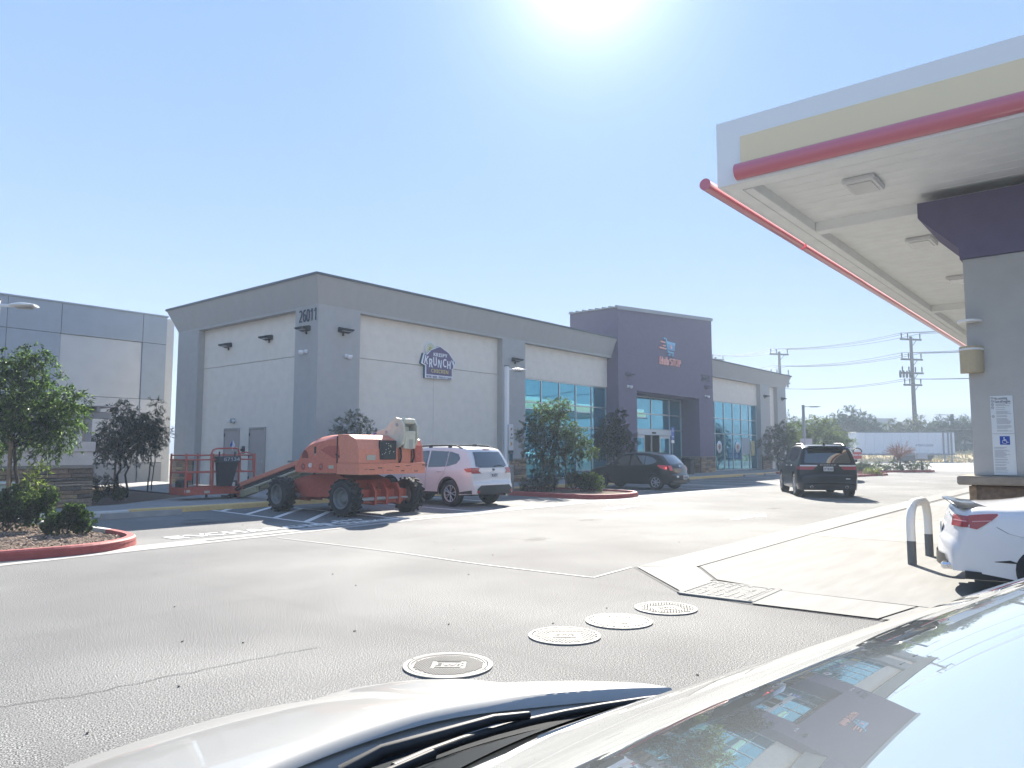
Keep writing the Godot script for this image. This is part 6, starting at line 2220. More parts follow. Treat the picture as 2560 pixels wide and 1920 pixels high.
	put("basket_floor", fl, mat(lin(0.06, 0.03, 0.03), 0.8), s)
	for k in [[x0 - 0.02, z0, x0, z1], [x1, z0, x1 + 0.02, z1], [x0, z0 - 0.02, x1, z0], [x0, z1, x1, z1 + 0.02]]:
		var kb := MB.new()
		kb.bx(k[0], 0.28, k[1], k[2], 0.5, k[3], 0.004)
		put("toe_board", kb, red, s)
	var posts := [[x0, z0], [x1, z0], [x0, z1], [x1, z1], [x0, -0.78], [x1, -0.78], [x1, 0.05]]
	for p in posts:
		var b := MB.new()
		b.box(Vector3(p[0], 0.9, p[1]), Vector3(0.05, 1.16, 0.05), 0.006)
		put("basket_post", b, red, s)
	for y in [1.43, 1.3, 0.93]:
		for k in [[x0, z0, x1, z0], [x1, z0, x1, z1], [x1, z1, x0, z1], [x0, z0, x0, -0.8 if y > 1.35 else z1]]:
			if y == 1.3 and k[0] == k[2] and k[0] == x1: continue
			var b := MB.new()
			b.bar(Vector3(k[0], y, k[1]), Vector3(k[2], y, k[3]), 0.022, 8)
			put("basket_rail", b, red, s)
	var hp := MB.new()
	hp.tube([Vector3(x0 - 0.02, 0.55, -0.86), Vector3(x0 - 0.02, 1.45, -0.86), Vector3(x0, 1.58, -0.8), Vector3(x0 + 0.02, 1.63, -0.66), Vector3(x0 + 0.02, 1.64, -0.05), Vector3(x0, 1.6, 0.02), Vector3(x0 - 0.02, 1.45, 0.05), Vector3(x0 - 0.02, 0.55, 0.05)], 0.026, 8)
	put("console_guard", hp, red, s)
	var gt := MB.new()
	gt.tube([Vector3(x0, 1.5, 0.1), Vector3(x0, 1.52, 0.3), Vector3(x0, 1.46, 0.52), Vector3(x0, 0.95, 0.52), Vector3(x0, 0.92, 0.2), Vector3(x0, 1.0, 0.1), Vector3(x0, 1.5, 0.1)], 0.018, 8)
	put("gate_rail", gt, red, s)
	var cb := MB.new()
	cb.prism(PackedVector2Array([Vector2(-0.7, 1.22), Vector2(-0.7, 1.4), Vector2(-0.02, 1.4), Vector2(-0.02, 1.22)]), Vector3(x0 - 0.2, 0, 0), Vector3(0, 0, 1), Vector3(0, 1, 0), -0.34)
	put("control_box", cb, mat(lin(0.02, 0.04, 0.055), 0.5), s)
	var cv := MB.new()
	cv.prism(PackedVector2Array([Vector2(-0.7, 1.218), Vector2(-0.06, 1.218), Vector2(-0.26, 0.52), Vector2(-0.64, 0.52)]), Vector3(x0 - 0.17, 0, 0), Vector3(0, 0, 1), Vector3(0, 1, 0), -0.2)
	put("control_cover", cv, mat(lin(0.01, 0.014, 0.02), 0.7), s)
	for z in [-0.62, -0.12]:
		var jy := MB.new()
		jy.bar(Vector3(x0 - 0.05, 1.4, z), Vector3(x0 - 0.05, 1.54, z), 0.022, 7)
		put("joystick", jy, M.black, s)
	var nm := text_mesh("67134", 0.1, false, 0.004)
	var no := put("lettering", nm, mat(lin(0.5, 0.52, 0.55), 0.6), s)
	no.transform = Transform3D(Basis(Vector3(0, 0, 1.35), Vector3(0, 1, 0), Vector3(-1, 0, 0)), Vector3(x0 - 0.205, 1.31, -0.3))
	var rb := MB.new()
	rb.box(Vector3(5.3, 0.8, -1.42), Vector3(0.03, 0.2, 0.2), 0.01)
	put("red_plate", rb, mat(lin(0.5, 0.06, 0.035), 0.6), s)
	var bag := MB.new()
	bag.box(Vector3(5.7, 0.52, -1.42), Vector3(0.4, 0.36, 0.24), 0.05)
	put("tool_bin", bag, M.black, s)
	for k in [[x0 - 0.022, 0.36, -0.95], [x0 - 0.022, 0.4, -1.55]]:
		var st := MB.new()
		st.box(Vector3(k[0], k[1], k[2]), Vector3(0.004, 0.07, 0.17))
		put("sticker", st, mat(lin(0.45, 0.42, 0.33), 0.7), s)
	for z in [-0.9, 0.2]:
		var ft := MB.new()
		ft.box(Vector3(x0 + 0.1, 0.24, z), Vector3(0.05, 0.1, 0.05))
		put("foot", ft, M.black, s)

func build_own_car():
	var c := Car.new()
	c.L = 4.55; c.W = 0.92; c.R = 0.35; c.RA = 0.41; c.axles = [0.9, 3.62]; c.sill = 0.24
	c.belt = 0.98; c.roof_y = 1.62; c.tumble = 0.74; c.nose_taper = [0.22, 0.9]; c.bow_f = 0.33; c.rc = 0.09; c.crown = 0.05
	c.top = [[0.0, 0.5], [0.02, 0.7], [0.08, 0.9, 2.0], [0.16, 1.1], [0.5, 1.5], [0.62, 1.56], [1.2, 1.63], [1.7, 1.635], [2.05, 1.58, -0.34], [3.38, 1.0, -0.42], [3.42, 0.98, 0.0], [3.5, 0.975, 0.1], [3.53, 1.018, 0.0], [3.75, 0.992], [4.0, 0.935], [4.25, 0.835], [4.42, 0.705], [4.5, 0.555], [4.55, 0.4]]
	var s := thing("white_car", "white car close to the viewer with bonnet, wipers and reflecting windscreen", "car", Vector3(0.85, 0, 2.4), PI / 2)
	var paint := car_paint(lin(0.29, 0.287, 0.27))
	put("body", car_body(c, 110), paint, s)
	put_wheels(s, c, 0.225, 0)
	paint.clearcoat = 0.7
	# bonnet skin with two soft ridges
	var b := MB.new()
	var rows := []
	for i in 49:
		var x := lerpf(3.515, 4.42, i / 48.0)
		var r := []
		for j in 61:
			var w := c.wid(x, c.zt(x) - 0.15) - 0.1
			var z := lerpf(-w, w, j / 60.0)
			var cr := 0.50 - 0.12 * (x - 3.5)
			var a := absf(z) - cr
			var ridge := 0.022 * exp(-pow(a / 0.07, 2.0)) * smoothstep(0.0, 0.25, x - 3.5) * (1.0 - smoothstep(0.6, 0.98, x - 3.5))
			var edge := 0.011
			r.append(c.bend(Vector3(x, c.topy(x, z) + edge + ridge + 0.012 * smoothstep(0.05, -0.3, a), z)))
		rows.append(r)
	b.grid(rows, 3, false)
	put("bonnet", b, paint, s)
	put("cowl_panel", top_patch(c, [[3.36, -0.77, 0.77], [3.44, -0.78, 0.78], [3.507, -0.79, 0.79]], 0.012, null, 30), mat(lin(0.008, 0.012, 0.016), 0.7, 0.0, 0.15), s)
	var g := mat(lin(0.66, 0.7, 0.69), 0.01, 0.8, 0.8)
	g.clearcoat_enabled = true
	g.clearcoat = 1.0
	g.clearcoat_roughness = 0.0
	put("windscreen", top_patch(c, [[2.08, -0.585, 0.585], [2.6, -0.66, 0.66], [3.1, -0.72, 0.72], [3.36, -0.76, 0.76]], 0.008, null, 40), g, s)
	put("frit_band", top_patch(c, [[3.13, -0.715, 0.715], [3.25, -0.74, 0.74], [3.358, -0.755, 0.755]], 0.0105, null, 40), mat(lin(0.008, 0.012, 0.016), 0.55, 0.0, 0.15), s)
	for q in [[3.3, 0.62, 3.33, -0.02, 3.42], [3.28, 0.02, 3.31, -0.62, 3.42]]:
		var wb := MB.new()
		var pts := []
		for i in 9:
			var t := i / 8.0
			var x := lerpf(q[0], q[2], t) + 0.03 * sin(t * PI)
			var z := lerpf(q[1], q[3], t)
			pts.append(c.bend(Vector3(x, c.topy(x, z) + 0.03, z)))
		wb.tube(pts, 0.008, 6)
		var w := put("wiper", wb, M.black, s)
		var ar := MB.new()
		var pv := c.bend(Vector3(3.46, c.topy(3.46, q[3]) + 0.03, q[3]))
		ar.tube([pv, pv.lerp(pts[5], 0.25) + Vector3(0, 0.018, 0), pts[5] + Vector3(0, 0.02, 0), pts[4] + Vector3(0, 0.012, 0)], [0.016, 0.013, 0.009, 0.007], 7)
		put("wiper_arm", ar, M.black, w)
	for sd in [-1.0, 1.0]:
		put("window", side_patch(c, [[0.75, 1.14, 1.22], [1.2, 1.05, 1.46], [1.55, 1.03, 1.5]], sd), M.car_glass, s)
		put("window", side_patch(c, [[1.62, 1.03, 1.5], [2.1, 1.02, 1.42], [2.9, 1.02, 1.12]], sd), M.car_glass, s)
		seam(c, s, 1.58, 0.34, 1.02, sd)
		seam(c, s, 2.9, 0.34, 1.0, sd)
	put("rear_window", rear_patch(c, [[1.12, -0.6, 0.6], [1.46, -0.52, 0.52]], 0.006), M.car_glass, s)
	lamp_pair(c, s, "taillight", [[0.12, 0.8, 1.02], [0.36, 0.86, 1.02]], [[0.8, 0.58, 0.84], [1.02, 0.58, 0.84]], M.red_lens)
	plate(s, c, 0.86, "8ABR207")
	for sd in [1.0]:
		var m := MB.new()
		var p := c.side(2.72, 1.02, sd, 0.0)
		m.box(p + Vector3(0, 0.0, sd * 0.1), Vector3(0.12, 0.13, 0.18), 0.04)

func led_lamp(n: String, label: String, at: Vector3, h: float, arm: Vector3, m: Material, wd := 0.14, group := "", head := 0.62) -> Node3D:
	var o := thing(n, label, "lamp post", at, 0.0, group)
	var b := MB.new()
	b.box(Vector3(0, h * 0.5, 0), Vector3(wd, h, wd), wd * 0.12)
	put("pole", b, m, o)
	var cp := MB.new()
	cp.box(Vector3(0, h + 0.012, 0), Vector3(wd * 1.1, 0.024, wd * 1.1), 0.005)
	put("pole_cap", cp, M.dark_metal, o)
	var d := arm.normalized()
	var s := d.cross(Vector3.UP)
	var a := MB.new()
	a.box(d * (wd * 0.5 + 0.12) + Vector3.UP * (h - 0.1), Vector3(0.26, 0.06, 0.06), 0.01, Basis(d, Vector3.UP, s))
	put("arm", a, m, o)
	var hd := MB.new()
	var rows := []
	for i in 9:
		var t := i / 8.0
		var w := 0.08 + 0.13 * sin(minf(t * 1.6, 1.0) * PI * 0.5) * (1.0 - 0.35 * smoothstep(0.8, 1.0, t))
		var th := 0.05 + 0.05 * sin(t * PI)
		var r := []
		for k in 13:
			var an := TAU * k / 12.0
			r.append(d * (wd * 0.5 + 0.2 + head * t) + s * (cos(an) * w) + Vector3.UP * (h - 0.09 + sin(an) * th * 0.55))
		rows.append(r)
	hd.grid(rows, 3, true)
	for e in [0, 8]:
		for k in range(1, 11): hd.tri(rows[e][0], rows[e][k], rows[e][k + 1])
	put("lamp_head", hd, m, o)
	var ln := MB.new()
	ln.box(d * (wd * 0.5 + 0.2 + head * 0.55) + Vector3.UP * (h - 0.148), Vector3(head * 0.6, 0.012, 0.2), 0.003, Basis(d, Vector3.UP, s))
	put("lens", ln, M.steel_grey, o)
	return o

func wheel_stop(at: Vector3, label: String):
	var o := MB.new(at)
	var poly := PackedVector2Array([Vector2(-0.08, 0), Vector2(0.08, 0), Vector2(0.06, 0.13), Vector2(-0.06, 0.13)])
	o.prism(poly, at + Vector3(-0.92, 0, 0), Vector3(0, 0, 1), Vector3.UP, -1.84)
	var s := solo("wheel_stop", o, M.concrete, label, "wheel stop", "concrete wheel stops")
	s.position = at

func round_cover(at: Vector3, r: float, label: String, kind: int, turn: float):
	var o := thing("manhole_cover", label, "manhole cover", at, turn, "round covers in the asphalt")
	var metal := rough_mat(lin(0.135, 0.132, 0.122) if kind == 0 else lin(0.06, 0.063, 0.067), 0.2, 5.0, 0.6, 0.2, 91 + kind)
	var rim := MB.new()
	rim.lathe([[r, 0.0], [r, 0.011, 1], [r * 0.9, 0.012, 1], [r * 0.895, 0.004]], Vector3.ZERO, Vector3.UP, 48)
	put("rim", rim, rough_mat(lin(0.2, 0.197, 0.185), 0.12, 4.0, 0.7, 0.1, 93), o)
	if kind == 1:
		var r2 := MB.new()
		r2.lathe([[r * 0.88, 0.004], [r * 0.875, 0.012, 1], [r * 0.83, 0.012, 1], [r * 0.825, 0.004]], Vector3.ZERO, Vector3.UP, 48)
		put("inner_ring", r2, rough_mat(lin(0.19, 0.187, 0.18), 0.12, 4.0, 0.7, 0.1, 94), o)
	var pl := MB.new()
	var pr := r * (0.88 if kind == 0 else 0.82)
	pl.lathe([[pr, 0.002], [pr, 0.008, 1], [0.001, 0.008]], Vector3.ZERO, Vector3.UP, 48)
	put("cover_plate", pl, metal, o)
	var st := MB.new()
	var step := r * (0.1 if kind == 0 else 0.06)
	var n := int(pr / step)
	for i in range(-n, n + 1):
		for k in range(-n, n + 1):
			var p := Vector2(i, k) * step
			if p.length() > pr * 0.93 or (absf(p.x) < r * 0.42 and absf(p.y) < r * 0.3): continue
			st.box(Vector3(p.x + (step * 0.5 if k % 2 else 0.0), 0.0105, p.y), Vector3(step * 0.72, 0.005, step * 0.62), 0.0)
	var tr := put("tread", st, metal, o)
	tr.set_meta("kind", "stuff")
	var fr := MB.new()
	for k in ([[-0.02, 0.16, 0.62, 0.17], [0.06, -0.13, 0.46, 0.15]] if kind == 0 else [[0.0, 0.0, 0.56, 0.44]]):
		var x: float = k[0] * r
		var z: float = k[1] * r
		var w: float = k[2] * r
		var h: float = k[3] * r
		for e in [[x, z - h * 0.5, w, 0.008], [x, z + h * 0.5, w, 0.008], [x - w * 0.5, z, 0.008, h], [x + w * 0.5, z, 0.008, h]]:
			fr.box(Vector3(e[0], 0.0105, e[1]), Vector3(e[2], 0.006, e[3]))
	put("name_frame", fr, M.dark_metal if kind == 0 else metal, o)
	var words := [["DIESEL", -0.13, 0.11], ["FILL", 0.16, 0.12]] if kind == 0 else [["EWS", 0.0, 0.2]]
	for w in words:
		var tm := text_mesh(w[0], w[2] * r, true, 0.004)
		var l := put("raised_lettering", tm, M.dark_metal if kind == 0 else rough_mat(lin(0.13, 0.13, 0.125), 0.1, 4.0, 0.7, 0.0, 95), o)
		l.transform = Transform3D(Basis(Vector3(1.2, 0, 0), Vector3(0, 0, -1), Vector3(0, 1, 0)), Vector3(0.03 * r, 0.0105, w[1] * r))
	for a in [0.4, 3.6]:
		var bl := MB.new()
		bl.lathe([[0.011, 0.012], [0.011, 0.014], [0.001, 0.014]], Vector3(cos(a) * r * 0.94, 0, sin(a) * r * 0.94), Vector3.UP, 8)
		put("bolt", bl, M.dark_metal, o)

func build_furniture():
	# lamp post with a drinks banner, in the island before the shop
	var white := mat(lin(0.66, 0.67, 0.67), 0.4)
	var lp := led_lamp("lamp_post", "white square lamp post with drinks banner in the island before the pier", Vector3(21.22, 0.08, -17.8), 4.62, Vector3(0.75, 0, 0.1), white, 0.14, "", 0.56)
	var bs := MB.new()
	bs.lathe([[0.26, 0.0], [0.26, 0.92, 1], [0.24, 0.95, 1], [0.001, 0.95]], Vector3.ZERO, Vector3.UP, 20)
	put("concrete_base", bs, M.concrete2, lp)
	var bn := thing("pole_banner", "white rounded CELSIUS banner strapped to the lamp post", "banner", Vector3(21.3, 1.08, -17.68), 0.25)
	var o := PackedVector2Array()
	for c in [[-0.12, 0.5, 180.0], [-0.12, 1.44, 90.0], [0.12, 1.44, 0.0], [0.12, 0.5, -90.0]]:
		pass
	for q in [[0.12, 1.42, 0.0], [-0.12, 1.42, 90.0], [-0.12, 0.56, 180.0], [0.12, 0.56, 270.0]]:
		for i in 5:
			var a := deg_to_rad(q[2] + i * 22.5)
			o.append(Vector2(q[0] + cos(a) * 0.05, q[1] + sin(a) * 0.05))
	var b := MB.new()
	b.prism(o, Vector3(0, 0, 0), Vector3(1, 0, 0), Vector3.UP, 0.03)
	put("board", b, mat(lin(0.6, 0.62, 0.64), 0.4), bn)
	var leaf := func(pts: Array, m: Material):
		var q := PackedVector2Array()
		for p in pts: q.append(Vector2(p[0], p[1]))
		var l := MB.new()
		l.prism(q, Vector3(0, 0, 0.0305), Vector3(1, 0, 0), Vector3.UP, 0.003)
		put("printed_shape", l, m, bn)
	leaf.call([[-0.07, 1.26], [-0.02, 1.32], [0.08, 1.34], [0.05, 1.27], [-0.02, 1.25], [-0.05, 1.22]], mat(lin(0.26, 0.14, 0.08), 0.6))
	leaf.call([[-0.03, 1.13], [0.0, 1.11], [0.04, 1.13], [0.08, 1.1], [0.05, 1.05], [0.0, 1.04], [-0.03, 1.07]], mat(lin(0.05, 0.045, 0.07), 0.6))
	leaf.call([[-0.09, 0.84], [-0.04, 0.8], [0.04, 0.79], [0.07, 0.74], [0.03, 0.68], [-0.03, 0.67], [-0.07, 0.73]], mat(lin(0.5, 0.3, 0.07), 0.6))
	lettering("word", "CELSIUS", 0.055, 0.24, bn.global_transform * Vector3(0, 0.95, 0.032), bn.global_basis.x, mat(lin(0.12, 0.13, 0.15), 0.6), "", "", true, 0.004, bn).transform = Transform3D(Basis.IDENTITY.scaled(Vector3(0.85, 1, 1)), Vector3(0, 0.95, 0.033))
	var bk := MB.new()
	bk.bx(-0.15, 0.38, -0.02, 0.16, 0.5, 0.04, 0.01)
	put("bracket", bk, mat(lin(0.07, 0.1, 0.12), 0.5), bn)
	var lo := MB.new()
	lo.bx(-0.12, 0.1, -0.01, 0.13, 0.378, 0.025, 0.01)
	put("lower_panel", lo, mat(lin(0.06, 0.13, 0.16), 0.2), bn)
	# other lamps
	var dk := mat(lin(0.08, 0.085, 0.09), 0.5)
	led_lamp("lamp_post", "white lamp post head at the very left, above the leafy tree", Vector3(5.02, 0.08, -18.2), 4.62, Vector3(0.62, 0, 0.5), white, 0.14, "", 0.5)
	var l3 := led_lamp("lamp_post", "grey lamp post with small white notices standing beyond the black SUV", Vector3(63.2, 0.08, -20.9), 5.25, Vector3(0.6, 0, 0.75), mat(lin(0.3, 0.32, 0.33), 0.5), 0.2, "", 1.1)
	var sg := MB.new()
	sg.box(Vector3(0, 2.15, 0.14), Vector3(1.0, 0.7, 0.03), 0.01, Basis(Vector3.UP, -0.9))
	put("notice", sg, mat(lin(0.5, 0.46, 0.46), 0.6), l3)
	led_lamp("street_lamp", "dark street lamp nearer the power pole, over the round trees", Vector3(143.2, 0, -23.0), 7.7, Vector3(-0.6, 0, -0.8), dk, 0.5, "dark street lamps over the round trees", 2.4)
	led_lamp("street_lamp", "dark street lamp close beside the canopy column edge", Vector3(145.4, 0, -20.3), 7.0, Vector3(-0.6, 0, -0.8), dk, 0.5, "dark street lamps over the round trees", 2.4)
	# wheel stops
	wheel_stop(Vector3(8.2, 0.003, -18.1), "pale concrete wheel stop at the head of the EV bay")
	wheel_stop(Vector3(44.9, 0.003, -18.2), "concrete wheel stop nearest the entrance, right of the stone pier")
	wheel_stop(Vector3(48.2, 0.003, -18.2), "concrete wheel stop before the first bay of the far window")
	wheel_stop(Vector3(51.3, 0.003, -18.2), "concrete wheel stop before the middle of the far window")
	# hoop bollard
	var hb := thing("hoop_bollard", "white pipe hoop bollard with dark grey feet beside the white saloon", "bollard", Vector3(12.0, 0.014, -2.4))
	var pts := [Vector3(-0.56, 0.32, 0), Vector3(-0.56, 0.5, 0)]
	for i in 9:
		var a := PI - PI * 0.5 * i / 8.0
		pts.append(Vector3(-0.24 + cos(a) * 0.32, 0.52 + sin(a) * 0.3, 0))
	for i in 9:
		var a := PI * 0.5 - PI * 0.5 * i / 8.0
		pts.append(Vector3(0.24 + cos(a) * 0.32, 0.52 + sin(a) * 0.3, 0))
	pts.append(Vector3(0.56, 0.5, 0))
	pts.append(Vector3(0.56, 0.32, 0))
	var hp := MB.new()
	hp.tube(pts, 0.057, 16)
	put("pipe", hp, mat(lin(0.72, 0.71, 0.67), 0.45), hb)
	for x in [-0.56, 0.56]:
		var f := MB.new()
		f.tube([Vector3(x, 0.0, 0), Vector3(x, 0.318, 0)], 0.0575, 16)
		put("painted_foot", f, mat(lin(0.10, 0.11, 0.115), 0.5), hb)
	# covers in the road
	round_cover(Vector3(5.25, 0.002, -3.77), 0.305, "pale round cover nearest the bonnet of the three lettered ones", 0, -0.9)
	round_cover(Vector3(6.0, 0.002, -3.7), 0.305, "pale round cover in the middle of the three lettered ones", 0, 0.5)
	round_cover(Vector3(6.78, 0.002, -3.64), 0.305, "pale round cover nearest the concrete corner of the three lettered ones", 0, -0.6)
	round_cover(Vector3(4.0, 0.002, -3.91), 0.325, "dark round manhole cover with pale double rim nearest the viewer", 1, -0.9)
	var dc := thing("drain_cover", "pale rectangular cover set in the concrete border at its corner", "drain cover", Vector3(8.02, 0.002, -3.51), 0.03)
	var fr := MB.new()
	for k in [[-0.42, -0.44, 0.46, -0.37], [-0.46, 0.36, 0.42, 0.43], [-0.47, -0.4, -0.4, 0.4], [0.39, -0.4, 0.46, 0.4]]:
		fr.bx(k[0], 0.0, k[1], k[2], 0.02, k[3], 0.004)
	put("frame", fr, M.slab[1], dc)
	var lid := MB.new()
	lid.bx(-0.395, 0.0, -0.365, 0.385, 0.017, 0.355, 0.004)
	put("lid", lid, rough_mat(lin(0.24, 0.24, 0.228), 0.2, 5.0, 0.8, 0.6, 96), dc)
	for i in 9:
		for k in 7:
			if rng.randf() < 0.25: continue
			var st := MB.new()
			st.box(Vector3(-0.33 + i * 0.085, 0.0185, -0.3 + k * 0.1), Vector3(0.06 + rng.randf() * 0.02, 0.004, 0.03), 0.0)
			put("raised_stud", st, M.slab[3], dc)
	# cabinet at the left edge
	var ec := thing("utility_cabinet", "pale green metal cabinet at the left edge before the stone wall", "cabinet", Vector3(5.6, 0.1, -20.45))
	var eb := MB.new()
	eb.bx(-0.55, 0.0, -0.35, 0.53, 0.68, 0.35, 0.02)
	put("case", eb, mat(lin(0.36, 0.42, 0.38), 0.5), ec)
	var et := MB.new()
	et.bx(-0.58, 0.682, -0.38, 0.56, 0.74, 0.38, 0.015)
	put("lid", et, mat(lin(0.46, 0.52, 0.48), 0.5), ec)
	var ed := MB.new()
	ed.bx(-0.5, 0.05, 0.351, -0.02, 0.64, 0.362, 0.004); ed.bx(0.0, 0.05, 0.351, 0.48, 0.64, 0.362, 0.004)
	put("door", ed, mat(lin(0.33, 0.39, 0.35), 0.5), ec)
	# blue badge sign by the entrance
	var ps := thing("parking_sign", "small blue accessible parking sign on a post before the entrance", "sign", Vector3(36.4, 0.13, -18.98))
	var pp := MB.new()
	pp.box(Vector3(0, 1.35, 0), Vector3(0.05, 2.7, 0.05), 0.005)
	put("post", pp, M.steel_grey, ps)
	var sb := MB.new()
	sb.box(Vector3(0, 2.38, 0.035), Vector3(0.32, 0.62, 0.01), 0.004)
	var pl := put("sign_plate", sb, mat(lin(0.04, 0.12, 0.42), 0.4), ps)
	access_symbol(pl, Vector3(0, 2.42, 0.0412), Vector3(1, 0, 0), Vector3(0, 0, 1), 0.24)
	lettering("words", "PARKING ONLY", 0.05, 0.26, ps.position + Vector3(0, 2.2, 0.042), Vector3(1, 0, 0), M.white_plastic, "", "", true, 0.003, ps)
	var s2 := MB.new()
	s2.box(Vector3(0, 1.93, 0.035), Vector3(0.32, 0.16, 0.01), 0.004)
	put("lower_plate", s2, M.white_plastic, ps)
	# bin by the doors
	var tb := thing("litter_bin", "black litter bin against the stone pier right of the doors", "bin", Vector3(42.6, 0.13, -21.2))
	var t1 := MB.new()
	t1.bx(-0.3, 0, -0.3, 0.3, 0.85, 0.3, 0.03)
	put("case", t1, M.black, tb)
	var t2 := MB.new()
	t2.bx(-0.32, 0.852, -0.32, 0.32, 1.02, 0.32, 0.06)
	put("lid", t2, M.dark_metal, tb)
	# far corner of the site
	var bl := thing("blue_sign", "blue board reading PUMP & GO beyond the black SUV", "sign", Vector3(63.2, 0.1, -18.4))
	var u := fwd_right(-0.12, 1.0).normalized()
	var bb := MB.new()
	var bsn := Basis(u, Vector3.UP, u.cross(Vector3.UP))
	bb.box(Vector3(0, 1.25, 0), Vector3(2.1, 1.0, 0.08), 0.02, bsn)
	put("board", bb, M.blue_sign, bl)
	for x in [-0.9, 0.9]:
		var p := MB.new()
		p.bar(u * x + Vector3(0, 0, 0), u * x + Vector3(0, 0.75, 0), 0.06)
		put("post", p, M.blue_sign, bl)
	for w in [["PUMP", 1.5, 0.36], ["& GO", 1.04, 0.36]]:
		var l := put("words", text_mesh(w[0], w[2], true, 0.02), M.white_plastic, bl)
		l.transform = Transform3D(Basis(u * 1.25, Vector3.UP, bsn.z), Vector3(0, w[1], 0) + bsn.z * 0.05 + u * 0.25)
	var ks := thing("red_sign", "red board with arched top on a pale trestle beyond the black SUV", "sign", Vector3(60.9, 0.1, -16.2))
	var kb := MB.new()
	kb.box(Vector3(0, 1.12, 0), Vector3(0.62, 0.52, 0.05), 0.01, bsn)
	put("board", kb, mat(lin(0.55, 0.07, 0.08), 0.5), ks)
	var ka := MB.new()
	var ap := []
	for i in 13: ap.append(u * (cos(PI * i / 12.0) * 0.31) + Vector3(0, 1.38 + sin(PI * i / 12.0) * 0.3, 0))
	ka.tube(ap, 0.05, 8)
	put("arch", ka, M.dark_metal, ks)
	var kp := MB.new()
	var kq := PackedVector2Array()
	for i in 13: kq.append(Vector2(cos(PI * i / 12.0) * 0.24, 1.39 + sin(PI * i / 12.0) * 0.22))
	kp.prism(kq, -bsn.z * 0.02, u, Vector3.UP, 0.03)
	put("arch_panel", kp, M.white_plastic, ks)
	var kt := put("words", text_mesh("FREE AIR", 0.12, true, 0.01), M.white_plastic, ks)
	kt.transform = Transform3D(Basis(u * 0.9, Vector3.UP, bsn.z), Vector3(0, 1.15, 0) + bsn.z * 0.03)
	for x in [-0.28, 0.28]:
		for z in [-0.25, 0.25]:
			var lg := MB.new()
			lg.bar(u * (x * 1.5) + bsn.z * z + Vector3(0, 0.0, 0), u * x + Vector3(0, 0.9, 0), 0.05)
			put("leg", lg, mat(lin(0.5, 0.46, 0.36), 0.6), ks)
	var cb := MB.new(Vector3(60.6, 0.0, -15.9))
	cb.box(Vector3(60.6, 0.34, -15.9), Vector3(1.0, 0.6, 0.9), 0.03, bsn)
	var cbo := solo("concrete_block", cb, M.concrete2, "grey concrete block before the red board", "block")
	cbo.position = Vector3(60.6, 0.0, -15.9)
	var wb := thing("white_sign", "blank pale tilted sign board on a post among the low shrubs", "sign", Vector3(62.9, 0.1, -12.25))
	var wbd := MB.new()
	wbd.box(Vector3(0, 1.05, 0), Vector3(0.78, 0.46, 0.3), 0.03, Basis(u, Vector3.UP, u.cross(Vector3.UP)) * Basis(Vector3(1, 0, 0), -0.15))
	put("board", wbd, mat(lin(0.5, 0.52, 0.54), 0.5), wb)
	var wp := MB.new()
	wp.bar(Vector3(0, 0, 0), Vector3(0, 0.82, 0), 0.06)
	put("post", wp, M.steel_grey, wb)

# ---------------------------------------------------------------- plants
func leaf_mat(c: Color, back: Color, rough := 0.4) -> StandardMaterial3D:
	var m := mat(Color(1, 1, 1), rough)
	m.metallic_specular = 0.22
	m.vertex_color_use_as_albedo = true
	m.cull_mode = BaseMaterial3D.CULL_DISABLED
	m.backlight_enabled = true
	m.backlight = back
	return m

